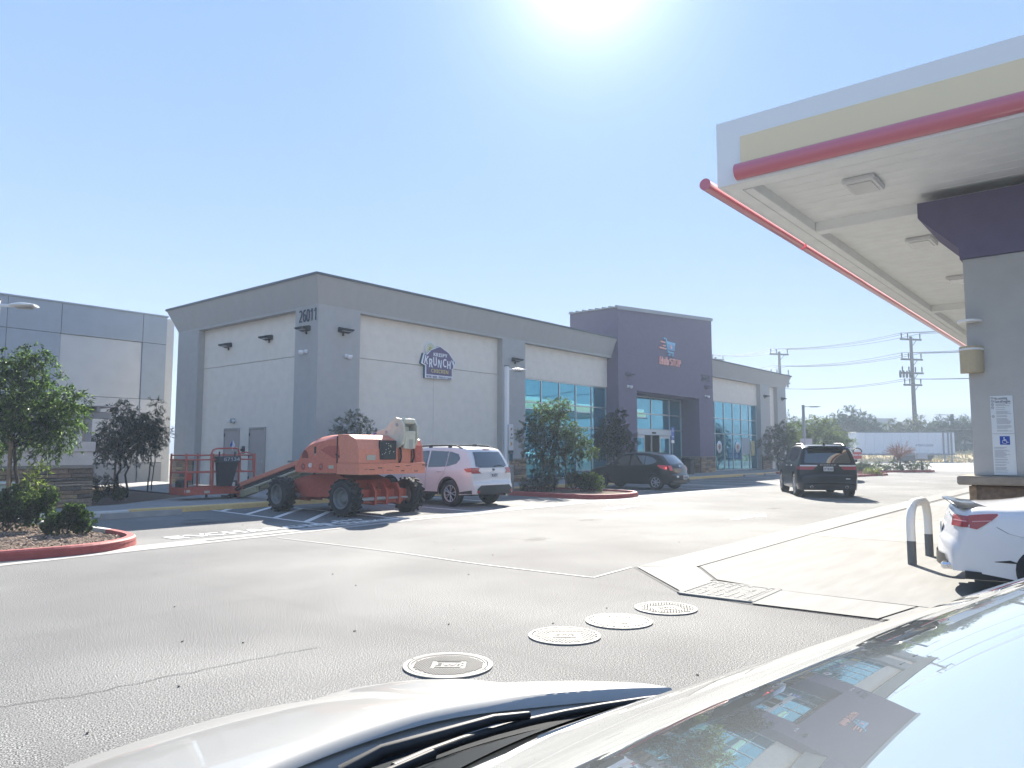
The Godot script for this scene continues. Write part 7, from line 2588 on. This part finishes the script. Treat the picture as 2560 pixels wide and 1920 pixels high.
# leaves spread through a set of balls [centre, radius, share]; each leaf is a folded blade of four triangles
func leaves(balls: Array, n: int, len: float, wid: float, cols: Array, droop: float, sd: int, rosette := 0) -> ArrayMesh:
	var r := RandomNumberGenerator.new()
	r.seed = sd
	var P := PackedVector3Array()
	var N := PackedVector3Array()
	var C := PackedColorArray()
	var I := PackedInt32Array()
	var tot := 0.0
	for b in balls: tot += b[2]
	for b in balls:
		var m := int(n * b[2] / tot)
		var tint := r.randf()
		# twigs: leaves gather on short sprays so that gaps stay between them
		var sprays := maxi(3, m / (rosette if rosette > 0 else 14))
		for s in sprays:
			var d := Vector3(r.randfn(), r.randfn() * 0.9, r.randfn()).normalized()
			var q: Vector3 = b[0] + d * b[1] * pow(r.randf(), 0.42)
			var dir := (d + Vector3(r.randfn(), r.randfn(), r.randfn()) * 0.45 + Vector3(0, -droop * 0.5, 0)).normalized()
			var sl: float = len * (2.2 if rosette == 0 else 0.35)
			for k in m / sprays:
				var t := r.randf()
				var base := q + dir * sl * t + Vector3(0, -droop * sl * t * t, 0)
				var ld := (dir * (0.55 if rosette == 0 else 0.4) + Vector3(r.randfn(), r.randfn(), r.randfn()) * 0.65 + Vector3(0, -droop, 0)).normalized()
				var side := ld.cross(Vector3(r.randfn(), r.randfn(), r.randfn())).normalized()
				var nn := side.cross(ld).normalized()
				var l := len * r.randf_range(0.65, 1.2)
				var w := wid * r.randf_range(0.7, 1.2)
				var c: Color = cols[0].lerp(cols[1], clampf(r.randf() * 0.75 + tint * 0.25, 0, 1))
				if cols.size() > 2 and r.randf() < 0.2: c = cols[2]
				var i := P.size()
				P.append(base); P.append(base + ld * l * 0.45 + side * w * 0.5 + nn * w * 0.2); P.append(base + ld * l - nn * l * 0.1); P.append(base + ld * l * 0.45 - side * w * 0.5 + nn * w * 0.2)
				for e in 4:
					N.append(nn); C.append(c)
				I.append_array([i, i + 1, i + 2, i, i + 2, i + 3])
	var a := []
	a.resize(Mesh.ARRAY_MAX)
	a[Mesh.ARRAY_VERTEX] = P
	a[Mesh.ARRAY_NORMAL] = N
	a[Mesh.ARRAY_COLOR] = C
	a[Mesh.ARRAY_INDEX] = I
	var m := ArrayMesh.new()
	m.add_surface_from_arrays(Mesh.PRIMITIVE_TRIANGLES, a)
	return m

func limbs(b: MB, from: Vector3, to: Vector3, r0: float, r1: float, sd: int, wob := 0.08):
	var r := RandomNumberGenerator.new()
	r.seed = sd
	var pts := []
	var rad := []
	var L := (to - from).length()
	for i in 7:
		var t := i / 6.0
		pts.append(from.lerp(to, t) + Vector3(r.randfn(), r.randfn() * 0.3, r.randfn()) * wob * L * sin(t * PI) + Vector3(0, L * 0.08 * sin(t * PI), 0))
		rad.append(lerpf(r0, r1, t))
	b.tube(pts, rad, 6, false)

func tree(n: String, label: String, at: Vector3, trunks: Array, fork: float, balls: Array, cnt: int, len: float, wid: float, cols: Array, back: Color, bark: Color, droop: float, sd: int, group := "", cat := "tree", limb := 0.02) -> Node3D:
	var o := thing(n, label, cat, at, 0.0, group)
	var b := MB.new()
	for t in trunks:
		limbs(b, Vector3(t[0], 0, t[1]), Vector3(t[2], fork, t[3]), t[4], t[4] * 0.7, sd + 3, 0.03)
	put("trunk", b, rough_mat(bark, 0.3, 2.0, 0.95, 0.4, 111), o)
	var g := MB.new()
	var k := 0
	for q in balls:
		var t: Array = trunks[k % trunks.size()]
		limbs(g, Vector3(t[2], fork, t[3]), q[0], limb, limb * 0.3, sd + 10 + k)
		for e in 3:
			var rr := RandomNumberGenerator.new()
			rr.seed = sd * 7 + k * 3 + e
			limbs(g, q[0] * 0.75 + Vector3(t[2], fork, t[3]) * 0.25, q[0] + Vector3(rr.randfn(), rr.randfn(), rr.randfn()) * q[1] * 0.6, limb * 0.45, limb * 0.15, sd + 60 + k * 3 + e)
		k += 1
	put("branches", g, rough_mat(bark, 0.3, 2.0, 0.95, 0.0, 112), o)
	var m := put("crown", leaves(balls, cnt, len, wid, cols, droop, sd), leaf_mat(cols[0], back), o)
	return o

func shrub(n: String, label: String, at: Vector3, balls: Array, cnt: int, len: float, wid: float, cols: Array, back: Color, sd: int, ros := 9, group := "") -> Node3D:
	var o := thing(n, label, "shrub", at, 0.0, group)
	var g := MB.new()
	var k := 0
	for q in balls:
		limbs(g, Vector3(0, 0, 0), q[0], 0.012, 0.005, sd + k)
		k += 1
	put("stem", g, rough_mat(lin(0.09, 0.07, 0.05), 0.3, 2.0, 0.95, 0.0, 113), o)
	put("foliage", leaves(balls, cnt, len, wid, cols, 0.05, sd, ros), leaf_mat(cols[0], back), o)
	return o

func G(r: float, g: float, b: float) -> Color:
	return Color(r, g, b)

func stake(o: Node3D, at: Vector3, h: float, tie: float):
	var b := MB.new()
	b.bar(at, at + Vector3(0.01, h, 0), 0.032, 9)
	var s := put("support_stake", b, rough_mat(lin(0.2, 0.15, 0.1), 0.25, 2.0, 0.95, 0.2, 114), o)
	var t := MB.new()
	t.tube([at + Vector3(0.03, tie, 0.02), at * 0.5 + Vector3(0, tie + 0.02, 0.03), Vector3(0, tie, 0.02), at * 0.5 + Vector3(0, tie - 0.02, -0.03), at + Vector3(0.03, tie, -0.02)], 0.01, 5)
	put("tie", t, M.black, s)

func build_plants():
	var back := Color(0.5, 0.62, 0.22)
	var back_y := Color(0.62, 0.62, 0.2)
	# leafy tree on a stake in the left island: sideways axis is across the view
	var R := fwd_right(0, 1)
	var F := fwd_right(1, 0)
	var U := Vector3.UP
	var q := func(r: float, y: float, f: float, rad: float, share: float) -> Array: return [R * r + U * y + F * f, rad, share]
	var a := tree("willow_tree", "narrow leaved tree with staked twin trunk in the left island", Vector3(5.35, 0.08, -17.7), [[-0.08, 0.0, -0.05, 0.03, 0.045], [0.1, 0.06, 0.02, 0.0, 0.04]], 1.5,
		[q.call(0.2, 3.15, 0.0, 0.42, 1.0), q.call(-0.15, 2.85, 0.2, 0.5, 1.2), q.call(0.55, 2.55, 0.1, 0.5, 1.4), q.call(1.05, 2.35, -0.1, 0.4, 1.2), q.call(0.85, 1.98, 0.1, 0.42, 1.2), q.call(0.2, 2.2, -0.3, 0.6, 1.7), q.call(-0.5, 2.35, 0.0, 0.6, 1.5), q.call(-0.9, 2.7, 0.0, 0.55, 1.3), q.call(-1.0, 2.05, 0.1, 0.55, 1.3), q.call(-0.35, 1.8, 0.2, 0.45, 1.0), q.call(0.45, 1.75, 0.3, 0.35, 0.8), q.call(0.25, 3.45, 0.1, 0.22, 0.3), q.call(-0.7, 3.25, 0.1, 0.45, 0.8)],
		18000, 0.11, 0.026, [G(0.085, 0.179, 0.041), G(0.190, 0.360, 0.074), G(0.378, 0.576, 0.176)], back, lin(0.07, 0.06, 0.045), 0.35, 21)
	stake(a, R * 0.09 + F * -0.25, 1.95, 1.25)
	shrub("young_shoots", "yellow green leafy shoots low on the staked tree trunk", Vector3(5.6, 0.08, -17.75), [q.call(0.25, 1.05, 0, 0.22, 1.0), q.call(0.28, 0.7, 0, 0.25, 1.0), q.call(0.1, 0.85, 0.1, 0.2, 0.6)], 420, 0.12, 0.02, [G(0.227, 0.360, 0.059), G(0.454, 0.624, 0.117)], back_y, 22)
	shrub("pittosporum_shrub", "large rounded green shrub at the foot of the staked tree", Vector3(4.75, 0.08, -15.9), [q.call(-0.2, 0.42, 0, 0.34, 1.0), q.call(0.2, 0.34, 0.1, 0.3, 1.0), q.call(0.48, 0.42, 0.2, 0.26, 0.8), q.call(-0.55, 0.45, 0.2, 0.32, 0.9), q.call(0.0, 0.62, 0.3, 0.28, 0.7), q.call(0.55, 0.62, 0.3, 0.18, 0.4)], 7800, 0.062, 0.03, [G(0.067, 0.156, 0.037), G(0.190, 0.336, 0.074), G(0.302, 0.480, 0.132)], back, 31, 9)
	shrub("pittosporum_shrub", "smaller green shrub alone near the red kerb tip", Vector3(5.28, 0.08, -14.55), [q.call(-0.24, 0.2, 0, 0.2, 1.0), q.call(0.05, 0.28, 0.1, 0.24, 1.2), q.call(0.3, 0.2, 0, 0.2, 0.9), q.call(0.12, 0.42, 0.0, 0.16, 0.6)], 4600, 0.058, 0.03, [G(0.056, 0.144, 0.032), G(0.170, 0.312, 0.067), G(0.283, 0.456, 0.117)], back, 32, 9)
	# darker trees by the side wall
	var b1 := tree("dark_tree", "dark tree on stakes in the bed between bin wall and shop", Vector3(10.5, 0.1, -24.9), [[-0.06, 0.0, 0.0, 0.0, 0.045], [0.22, 0.1, 0.15, 0.05, 0.035]], 1.2,
		[q.call(0.0, 2.65, 0, 0.36, 0.9), q.call(-0.1, 2.1, 0, 0.5, 1.3), q.call(0.5, 2.2, 0, 0.42, 1.1), q.call(-0.5, 1.75, 0, 0.5, 1.2), q.call(0.2, 1.6, 0, 0.52, 1.5), q.call(0.75, 1.75, 0.1, 0.45, 1.2), q.call(0.95, 2.35, 0, 0.26, 0.5), q.call(-0.75, 1.4, 0, 0.36, 0.7)],
		10500, 0.12, 0.027, [G(0.03, 0.13, 0.045), G(0.07, 0.24, 0.08)], Color(0.15, 0.22, 0.1), lin(0.03, 0.028, 0.025), 0.3, 41)
	stake(b1, R * -0.15, 1.9, 1.1)
	tree("sparse_tree", "thin sparse pale green tree beside the grey corner of the side wall", Vector3(12.6, 0.1, -27.4), [[-0.05, 0.0, 0.05, 0.0, 0.028], [0.08, 0.0, 0.2, 0.0, 0.022]], 1.5,
		[q.call(0.1, 2.7, 0, 0.36, 0.6), q.call(-0.2, 2.2, 0, 0.42, 0.8), q.call(0.3, 2.1, 0, 0.42, 0.8), q.call(0.0, 1.75, 0, 0.4, 1.0), q.call(0.15, 3.2, 0, 0.22, 0.2)],
		4200, 0.09, 0.022, [G(0.095, 0.179, 0.044), G(0.227, 0.360, 0.087)], back, lin(0.06, 0.055, 0.05), 0.2, 43)
	shrub("dark_shrub", "low dark spreading shrub at the foot of the dark tree", Vector3(9.7, 0.1, -25.6), [q.call(-0.2, 0.5, 0, 0.45, 1.0), q.call(0.4, 0.4, 0.1, 0.42, 1.0), q.call(0.9, 0.25, 0, 0.3, 0.6), q.call(-0.6, 0.3, 0.3, 0.3, 0.6)], 3600, 0.1, 0.022, [G(0.038, 0.085, 0.032), G(0.095, 0.179, 0.052)], Color(0.2, 0.28, 0.12), 44, 10)
	shrub("yellow_shrub", "small yellow green sunlit shrub between bin wall and dark tree", Vector3(8.85, 0.1, -22.6), [q.call(0.0, 0.22, 0, 0.2, 1.0), q.call(0.5, 0.24, 0.5, 0.22, 1.0)], 1300, 0.08, 0.022, [G(0.190, 0.312, 0.059), G(0.378, 0.527, 0.117)], back_y, 45, 9)
	# by the shop front
	tree("mesquite_bush", "sparse arching bush behind the orange lift at the shop corner", Vector3(16.55, 0.13, -20.9), [[0.0, 0.0, 0.0, 0.0, 0.03], [0.05, 0.0, 0.1, 0.1, 0.025]], 1.4,
		[q.call(-0.35, 2.3, 0, 0.3, 0.8), q.call(0.1, 2.5, 0, 0.34, 1.0), q.call(0.5, 2.2, 0, 0.3, 0.8), q.call(0.75, 1.95, 0, 0.24, 0.5), q.call(-0.6, 1.95, 0, 0.28, 0.5), q.call(0.1, 2.0, 0, 0.36, 0.8)],
		4200, 0.075, 0.018, [G(0.132, 0.240, 0.052), G(0.283, 0.456, 0.102)], back, lin(0.06, 0.05, 0.045), 0.25, 51)
	var c1 := tree("olive_tree", "bushy olive green tree on two stakes in front of the teal window", Vector3(23.1, 0.08, -17.1), [[-0.25, 0.0, -0.1, 0.0, 0.05], [0.12, 0.05, 0.1, 0.0, 0.045]], 1.3,
		[q.call(-0.5, 2.75, 0, 0.45, 1.0), q.call(0.05, 3.05, 0, 0.42, 0.9), q.call(0.35, 3.3, 0, 0.2, 0.3), q.call(-0.9, 2.2, 0, 0.42, 1.0), q.call(-0.3, 2.2, 0.2, 0.55, 1.5), q.call(0.4, 2.5, 0, 0.5, 1.3), q.call(0.35, 1.9, 0, 0.5, 1.3), q.call(-0.7, 1.6, 0, 0.5, 1.2), q.call(0.95, 1.95, 0, 0.42, 1.1), q.call(1.3, 1.55, 0, 0.34, 0.8), q.call(0.8, 1.35, 0.1, 0.36, 0.8), q.call(0.0, 1.2, 0, 0.5, 0.9), q.call(-0.35, 0.8, 0, 0.4, 0.5), q.call(0.35, 0.7, 0, 0.3, 0.3)],
		18000, 0.1, 0.027, [G(0.095, 0.179, 0.041), G(0.227, 0.371, 0.082), G(0.416, 0.576, 0.176)], back, lin(0.08, 0.07, 0.055), 0.3, 61)
	stake(c1, R * -0.32, 2.3, 1.3)
	stake(c1, R * 0.5, 2.3, 1.3)
	tree("olive_tree", "slimmer olive green tree against the plum tower wall", Vector3(31.2, 0.13, -19.45), [[0.0, 0.0, 0.05, 0.0, 0.045]], 1.1,
		[q.call(0.35, 3.15, 0, 0.25, 0.4), q.call(-0.1, 2.75, 0, 0.45, 1.0), q.call(0.3, 2.4, 0, 0.5, 1.2), q.call(-0.5, 2.2, 0, 0.42, 0.9), q.call(0.8, 1.95, 0, 0.38, 0.7), q.call(0.1, 1.8, 0, 0.55, 1.3), q.call(-0.55, 1.5, 0, 0.45, 0.9), q.call(0.55, 1.35, 0, 0.4, 0.8)],
		12500, 0.1, 0.029, [G(0.085, 0.168, 0.041), G(0.190, 0.312, 0.074)], Color(0.3, 0.4, 0.12), lin(0.06, 0.055, 0.045), 0.3, 63)
	shrub("pittosporum_shrub", "rounded yellow green shrub in the island under the olive tree", Vector3(23.0, 0.08, -15.6), [q.call(-0.35, 0.42, 0, 0.34, 1.0), q.call(0.05, 0.34, 0, 0.32, 1.0), q.call(0.45, 0.3, 0, 0.34, 1.0), q.call(0.2, 0.5, 0.1, 0.22, 0.5)], 5200, 0.075, 0.038, [G(0.132, 0.264, 0.067), G(0.341, 0.527, 0.132), G(0.492, 0.696, 0.205)], back_y, 71, 9)
	shrub("dark_shrub", "low dark shrub mass beside the white lamp post base", Vector3(21.6, 0.08, -16.9), [q.call(0.2, 0.3, 0, 0.34, 1.0), q.call(0.6, 0.28, 0.2, 0.34, 1.0), q.call(-0.2, 0.25, 0.2, 0.28, 0.8)], 2600, 0.08, 0.026, [G(0.048, 0.109, 0.032), G(0.114, 0.216, 0.052)], Color(0.2, 0.28, 0.1), 72, 9)
	tree("desert_willow", "airy grey green willow bush at the far end pier of the shop", Vector3(55.6, 0.13, -20.3), [[0.0, 0.0, 0.1, 0.0, 0.05], [0.2, 0.1, 0.5, 0.0, 0.04], [-0.2, 0.0, -0.5, 0.1, 0.04]], 1.2,
		[q.call(0.3, 3.3, 0, 0.35, 0.5), q.call(-0.4, 2.8, 0, 0.5, 0.8), q.call(0.7, 2.7, 0, 0.5, 0.8), q.call(0.1, 2.2, 0, 0.7, 1.2), q.call(-0.9, 2.0, 0, 0.5, 0.8), q.call(0.9, 1.9, 0, 0.55, 0.9), q.call(0.3, 1.4, 0, 0.7, 1.0), q.call(-0.6, 1.2, 0, 0.5, 0.7)],
		8000, 0.15, 0.034, [G(0.095, 0.164, 0.059), G(0.190, 0.288, 0.087)], Color(0.3, 0.34, 0.14), lin(0.05, 0.045, 0.04), 0.3, 65)
	# trees beyond the site
	tree("mesquite_tree", "wide rounded yellow green tree beyond the black SUV", Vector3(72.0, 0, -22.6), [[0.0, 0.0, 0.2, 0.0, 0.12], [0.3, 0.0, -0.5, 0.0, 0.1]], 1.4,
		[q.call(-0.6, 3.9, 0, 0.9, 1.0), q.call(-1.6, 3.2, 0, 1.1, 1.2), q.call(0.7, 3.5, 0, 1.1, 1.3), q.call(1.7, 2.8, 0, 1.0, 1.2), q.call(0.2, 2.6, 0.4, 1.3, 1.6), q.call(-2.4, 2.3, 0, 0.9, 1.0), q.call(2.5, 2.0, 0, 0.85, 0.9), q.call(-1.2, 1.8, 0, 1.1, 1.2), q.call(1.2, 1.7, 0, 1.1, 1.2), q.call(-2.9, 1.5, 0, 0.7, 0.6)],
		15000, 0.26, 0.05, [G(0.114, 0.205, 0.044), G(0.283, 0.432, 0.087), G(0.492, 0.624, 0.132)], back_y, lin(0.06, 0.05, 0.04), 0.35, 81)
	tree("mesquite_tree", "smaller yellow tinged tree between shop end and grey lamp post", Vector3(78.5, 0, -28.3), [[0.0, 0.0, 0.0, 0.0, 0.1]], 1.2,
		[q.call(0.0, 3.1, 0, 0.9, 1.0), q.call(-1.0, 2.4, 0, 0.9, 1.0), q.call(0.9, 2.4, 0, 0.9, 1.0), q.call(0.0, 1.7, 0, 1.1, 1.3), q.call(1.3, 1.4, 0, 0.8, 0.7), q.call(-1.2, 1.3, 0, 0.8, 0.7)],
		5200, 0.26, 0.05, [G(0.190, 0.288, 0.059), G(0.454, 0.576, 0.117)], back_y, lin(0.06, 0.05, 0.04), 0.35, 82)
	tree("elm_tree", "grey green tree behind the yellow green one, over the far warehouse", Vector3(105, 0, -37.0), [[0.0, 0.0, 0.0, 0.0, 0.18]], 2.0,
		[q.call(0.0, 5.6, 0, 1.1, 1.0), q.call(-1.3, 4.4, 0, 1.3, 1.2), q.call(1.3, 4.5, 0, 1.3, 1.2), q.call(0.0, 3.4, 0, 1.6, 1.4)],
		4200, 0.34, 0.09, [G(0.095, 0.168, 0.052), G(0.190, 0.301, 0.087)], back, lin(0.06, 0.05, 0.04), 0.2, 83)
	tree("elm_tree", "dense dark rounded tree rising behind the white trailer middle", Vector3(125.5, 0, -34.3), [[0.0, 0.0, 0.0, 0.0, 0.25]], 2.5,
		[q.call(0.0, 7.2, 0, 1.2, 0.8), q.call(-1.7, 6.0, 0, 1.6, 1.3), q.call(1.6, 6.2, 0, 1.6, 1.3), q.call(-3.4, 5.0, 0, 1.4, 1.2), q.call(3.4, 5.2, 0, 1.3, 1.1), q.call(0.0, 5.0, 0, 1.9, 1.6), q.call(-2.0, 4.0, 0, 1.8, 1.4), q.call(2.4, 4.1, 0, 1.8, 1.4), q.call(4.5, 4.4, 0, 0.9, 0.6)],
		12500, 0.36, 0.11, [G(0.048, 0.101, 0.037), G(0.132, 0.240, 0.067)], Color(0.25, 0.32, 0.12), lin(0.05, 0.045, 0.04), 0.15, 84)
	tree("elm_tree", "browner ragged tree behind the trailer beside the power pole", Vector3(133, 0, -27.9), [[0.0, 0.0, 0.0, 0.0, 0.22]], 2.5,
		[q.call(-2.0, 5.4, 0, 1.1, 1.0), q.call(-0.3, 5.0, 0, 1.3, 1.2), q.call(1.6, 5.9, 0, 1.2, 1.1), q.call(2.7, 5.2, 0, 1.0, 0.9), q.call(0.6, 4.2, 0, 1.6, 1.3), q.call(-2.6, 4.4, 0, 1.2, 0.9)],
		5200, 0.36, 0.11, [G(0.132, 0.179, 0.059), G(0.246, 0.312, 0.102), G(0.341, 0.312, 0.117)], Color(0.3, 0.32, 0.14), lin(0.05, 0.045, 0.04), 0.15, 85)
	var t0 := tree("round_tree", "round street tree nearest the trailer in the distant row", Vector3(141.0, 1.6, -24.0), [[0.0, 0.0, 0.0, 0.0, 0.2], [0.1, 0.1, 0.9, 0.0, 0.14]], 1.7,
		[q.call(0.0, 4.3, 0, 1.3, 1.2), q.call(-1.4, 3.4, 0, 1.3, 1.2), q.call(1.5, 3.3, 0, 1.3, 1.2), q.call(0.2, 2.8, 0, 1.5, 1.4), q.call(-1.9, 2.4, 0, 1.0, 0.8), q.call(2.1, 2.3, 0, 1.0, 0.8)],
		6800, 0.36, 0.11, [G(0.056, 0.109, 0.038), G(0.142, 0.240, 0.074)], Color(0.25, 0.32, 0.12), lin(0.05, 0.045, 0.04), 0.15, 86, "row of round street trees")
	copy_of(t0, "round street tree in the middle of the distant row", Vector3(142.6, 1.6, -21.3), 1.9)
	copy_of(t0, "round street tree of the distant row beside the column", Vector3(143.4, 1.6, -18.6), 3.6)
	# bare young tree and the shrub row in the far island
	var bt := thing("bare_tree", "leafless young tree with reddish twigs and a stake in the far island", "tree", Vector3(62.4, 0.08, -13.6))
	var tb := MB.new()
	limbs(tb, Vector3.ZERO, Vector3(0, 1.1, 0), 0.055, 0.045, 5, 0.02)
	put("trunk", tb, rough_mat(lin(0.1, 0.08, 0.07), 0.3, 2.0, 0.9, 0.0, 115), bt)
	var tw := MB.new()
	var rr := RandomNumberGenerator.new()
	rr.seed = 91
	for i in 46:
		var d := (R * rr.randfn() * 0.9 + F * rr.randfn() * 0.5 + U * rr.randf_range(0.25, 1.1)).normalized()
		var e := Vector3(0, 1.0, 0) + d * rr.randf_range(0.55, 1.15)
		limbs(tw, Vector3(0, rr.randf_range(0.8, 1.2), 0), e, 0.02, 0.008, 200 + i, 0.06)
		for k in 4:
			var e2 := e + (d + Vector3(rr.randfn(), rr.randfn(), rr.randfn()) * 0.6).normalized() * 0.35
			limbs(tw, e.lerp(Vector3(0, 1.0, 0), 0.3), e2, 0.01, 0.006, 400 + i * 4 + k, 0.06)
	put("twigs", tw, mat(lin(0.33, 0.2, 0.16), 0.9), bt)
	stake(bt, R * -0.22, 1.75, 0.9)
	for i in 7:
		var f := i / 6.0
		var at := Vector3(lerpf(56.5, 62.7, f), 0.08, lerpf(-16.6, -12.35, f))
		var sd := 120 + i
		var nms := ["low green shrub next to the concrete block in the far island", "low grey green shrub second from the concrete block", "low shrub just left of the bare young tree", "low shrub under the bare young tree", "low shrub just right of the bare young tree", "low shrub left of the blank sign post", "low shrub at the foot of the blank sign post"]
		shrub("low_shrub", nms[i], at, [q.call(0.0, 0.35, 0, 0.4, 1.0), q.call(0.5, 0.28, 0, 0.32, 0.8), q.call(-0.45, 0.3, 0, 0.32, 0.8), q.call(0.1, 0.55 + 0.1 * sin(i * 2.0), 0, 0.22, 0.4)], 1500, 0.1, 0.035, [G(0.114, 0.193, 0.067), G(0.246, 0.371, 0.109)], back, sd, 9, "low shrubs along the far island")
	shrub("dry_tuft", "small dry grassy tuft on the nearer red kerbed far island", Vector3(50.9, 0.08, -12.9), [q.call(0, 0.15, 0, 0.3, 1.0), q.call(0.6, 0.12, 0, 0.25, 0.8)], 900, 0.16, 0.02, [G(0.283, 0.384, 0.102), G(0.529, 0.624, 0.191)], back_y, 131, 9)
	# loose ground cover: wood chips, dry grass, crumbs on the road
	var chips := MB.new()
	for k in 2600:
		var x := rng.randf_range(2.0, 5.75)
		var z := rng.randf_range(-18.0, -12.5)
		if x > 4.8 and z > -13.0 - (x - 4.8) * 1.0 + 0.6: continue
		chips.box(Vector3(x, 0.092 + rng.randf() * 0.01, z), Vector3(rng.randf_range(0.03, 0.09), 0.008, rng.randf_range(0.01, 0.025)), 0.0, Basis.from_euler(Vector3(rng.randfn() * 0.3, rng.randf() * TAU, rng.randfn() * 0.3)))
	var ch := solo("bark_chips", chips, rough_mat(lin(0.27, 0.2, 0.15), 0.5, 6.0, 1.0, 0.0, 141), "loose brown bark chips over the soil of the left island", "bark chips", "", "stuff")
	var gr := MB.new()
	for k in 5200:
		var u := rng.randf()
		var w := pow(rng.randf(), 1.3)
		var z := -60.0 + 75.0 * u
		var x := 117.0 + (z + 30.0) * 0.13 + 26.0 * w
		var y := -0.02 + 1.75 * smoothstep(0.0, 0.42, 26.0 * w / 60.0)
		var d := Vector3(rng.randfn() * 0.2, rng.randf_range(0.25, 0.55), rng.randfn() * 0.2)
		var s := Vector3(rng.randfn(), 0, rng.randfn()).normalized() * 0.12
		gr.tri(Vector3(x, y, z) - s, Vector3(x, y, z) + s, Vector3(x, y, z) + d)
	solo("dry_grass", gr, leaf_free(lin(0.42, 0.35, 0.19)), "dry straw coloured grass along the verge behind the trailer", "grass", "", "stuff")
	var cr := MB.new()
	for k in 26:
		var p := fwd_right(rng.randf_range(3.6, 17.0), rng.randf_range(-6.0, 3.0), 0.006)
		if p.z > -5.3 and p.x > 7.3: continue
		cr.box(p, Vector3(rng.randf_range(0.008, 0.026), 0.006, rng.randf_range(0.006, 0.012)), 0.0, Basis(U, rng.randf() * TAU))
	solo("road_crumbs", cr, mat(lin(0.035, 0.03, 0.028), 0.9), "tiny dark crumbs and bits of leaf scattered over the asphalt", "debris", "", "stuff")
	# what stands behind the viewer and shows only in the glass
	var i := 0
	for p in [[20.0, 40.0], [27.0, 46.0], [38.0, 42.0], [50.0, 47.0], [61.0, 41.0], [76.0, 46.0]]:
		copy_of(t0, ["round tree across the road behind, far left", "round tree across the road behind, left", "round tree across the road behind, left of middle", "round tree across the road behind, right of middle", "round tree across the road behind, right", "round tree across the road behind, far right"][i], Vector3(p[0], 0, p[1]), i * 1.3)
		i += 1

func leaf_free(c: Color) -> StandardMaterial3D:
	var m := mat(c, 0.9)
	m.cull_mode = BaseMaterial3D.CULL_DISABLED
	m.backlight_enabled = true
	m.backlight = Color(0.3, 0.26, 0.14)
	return m
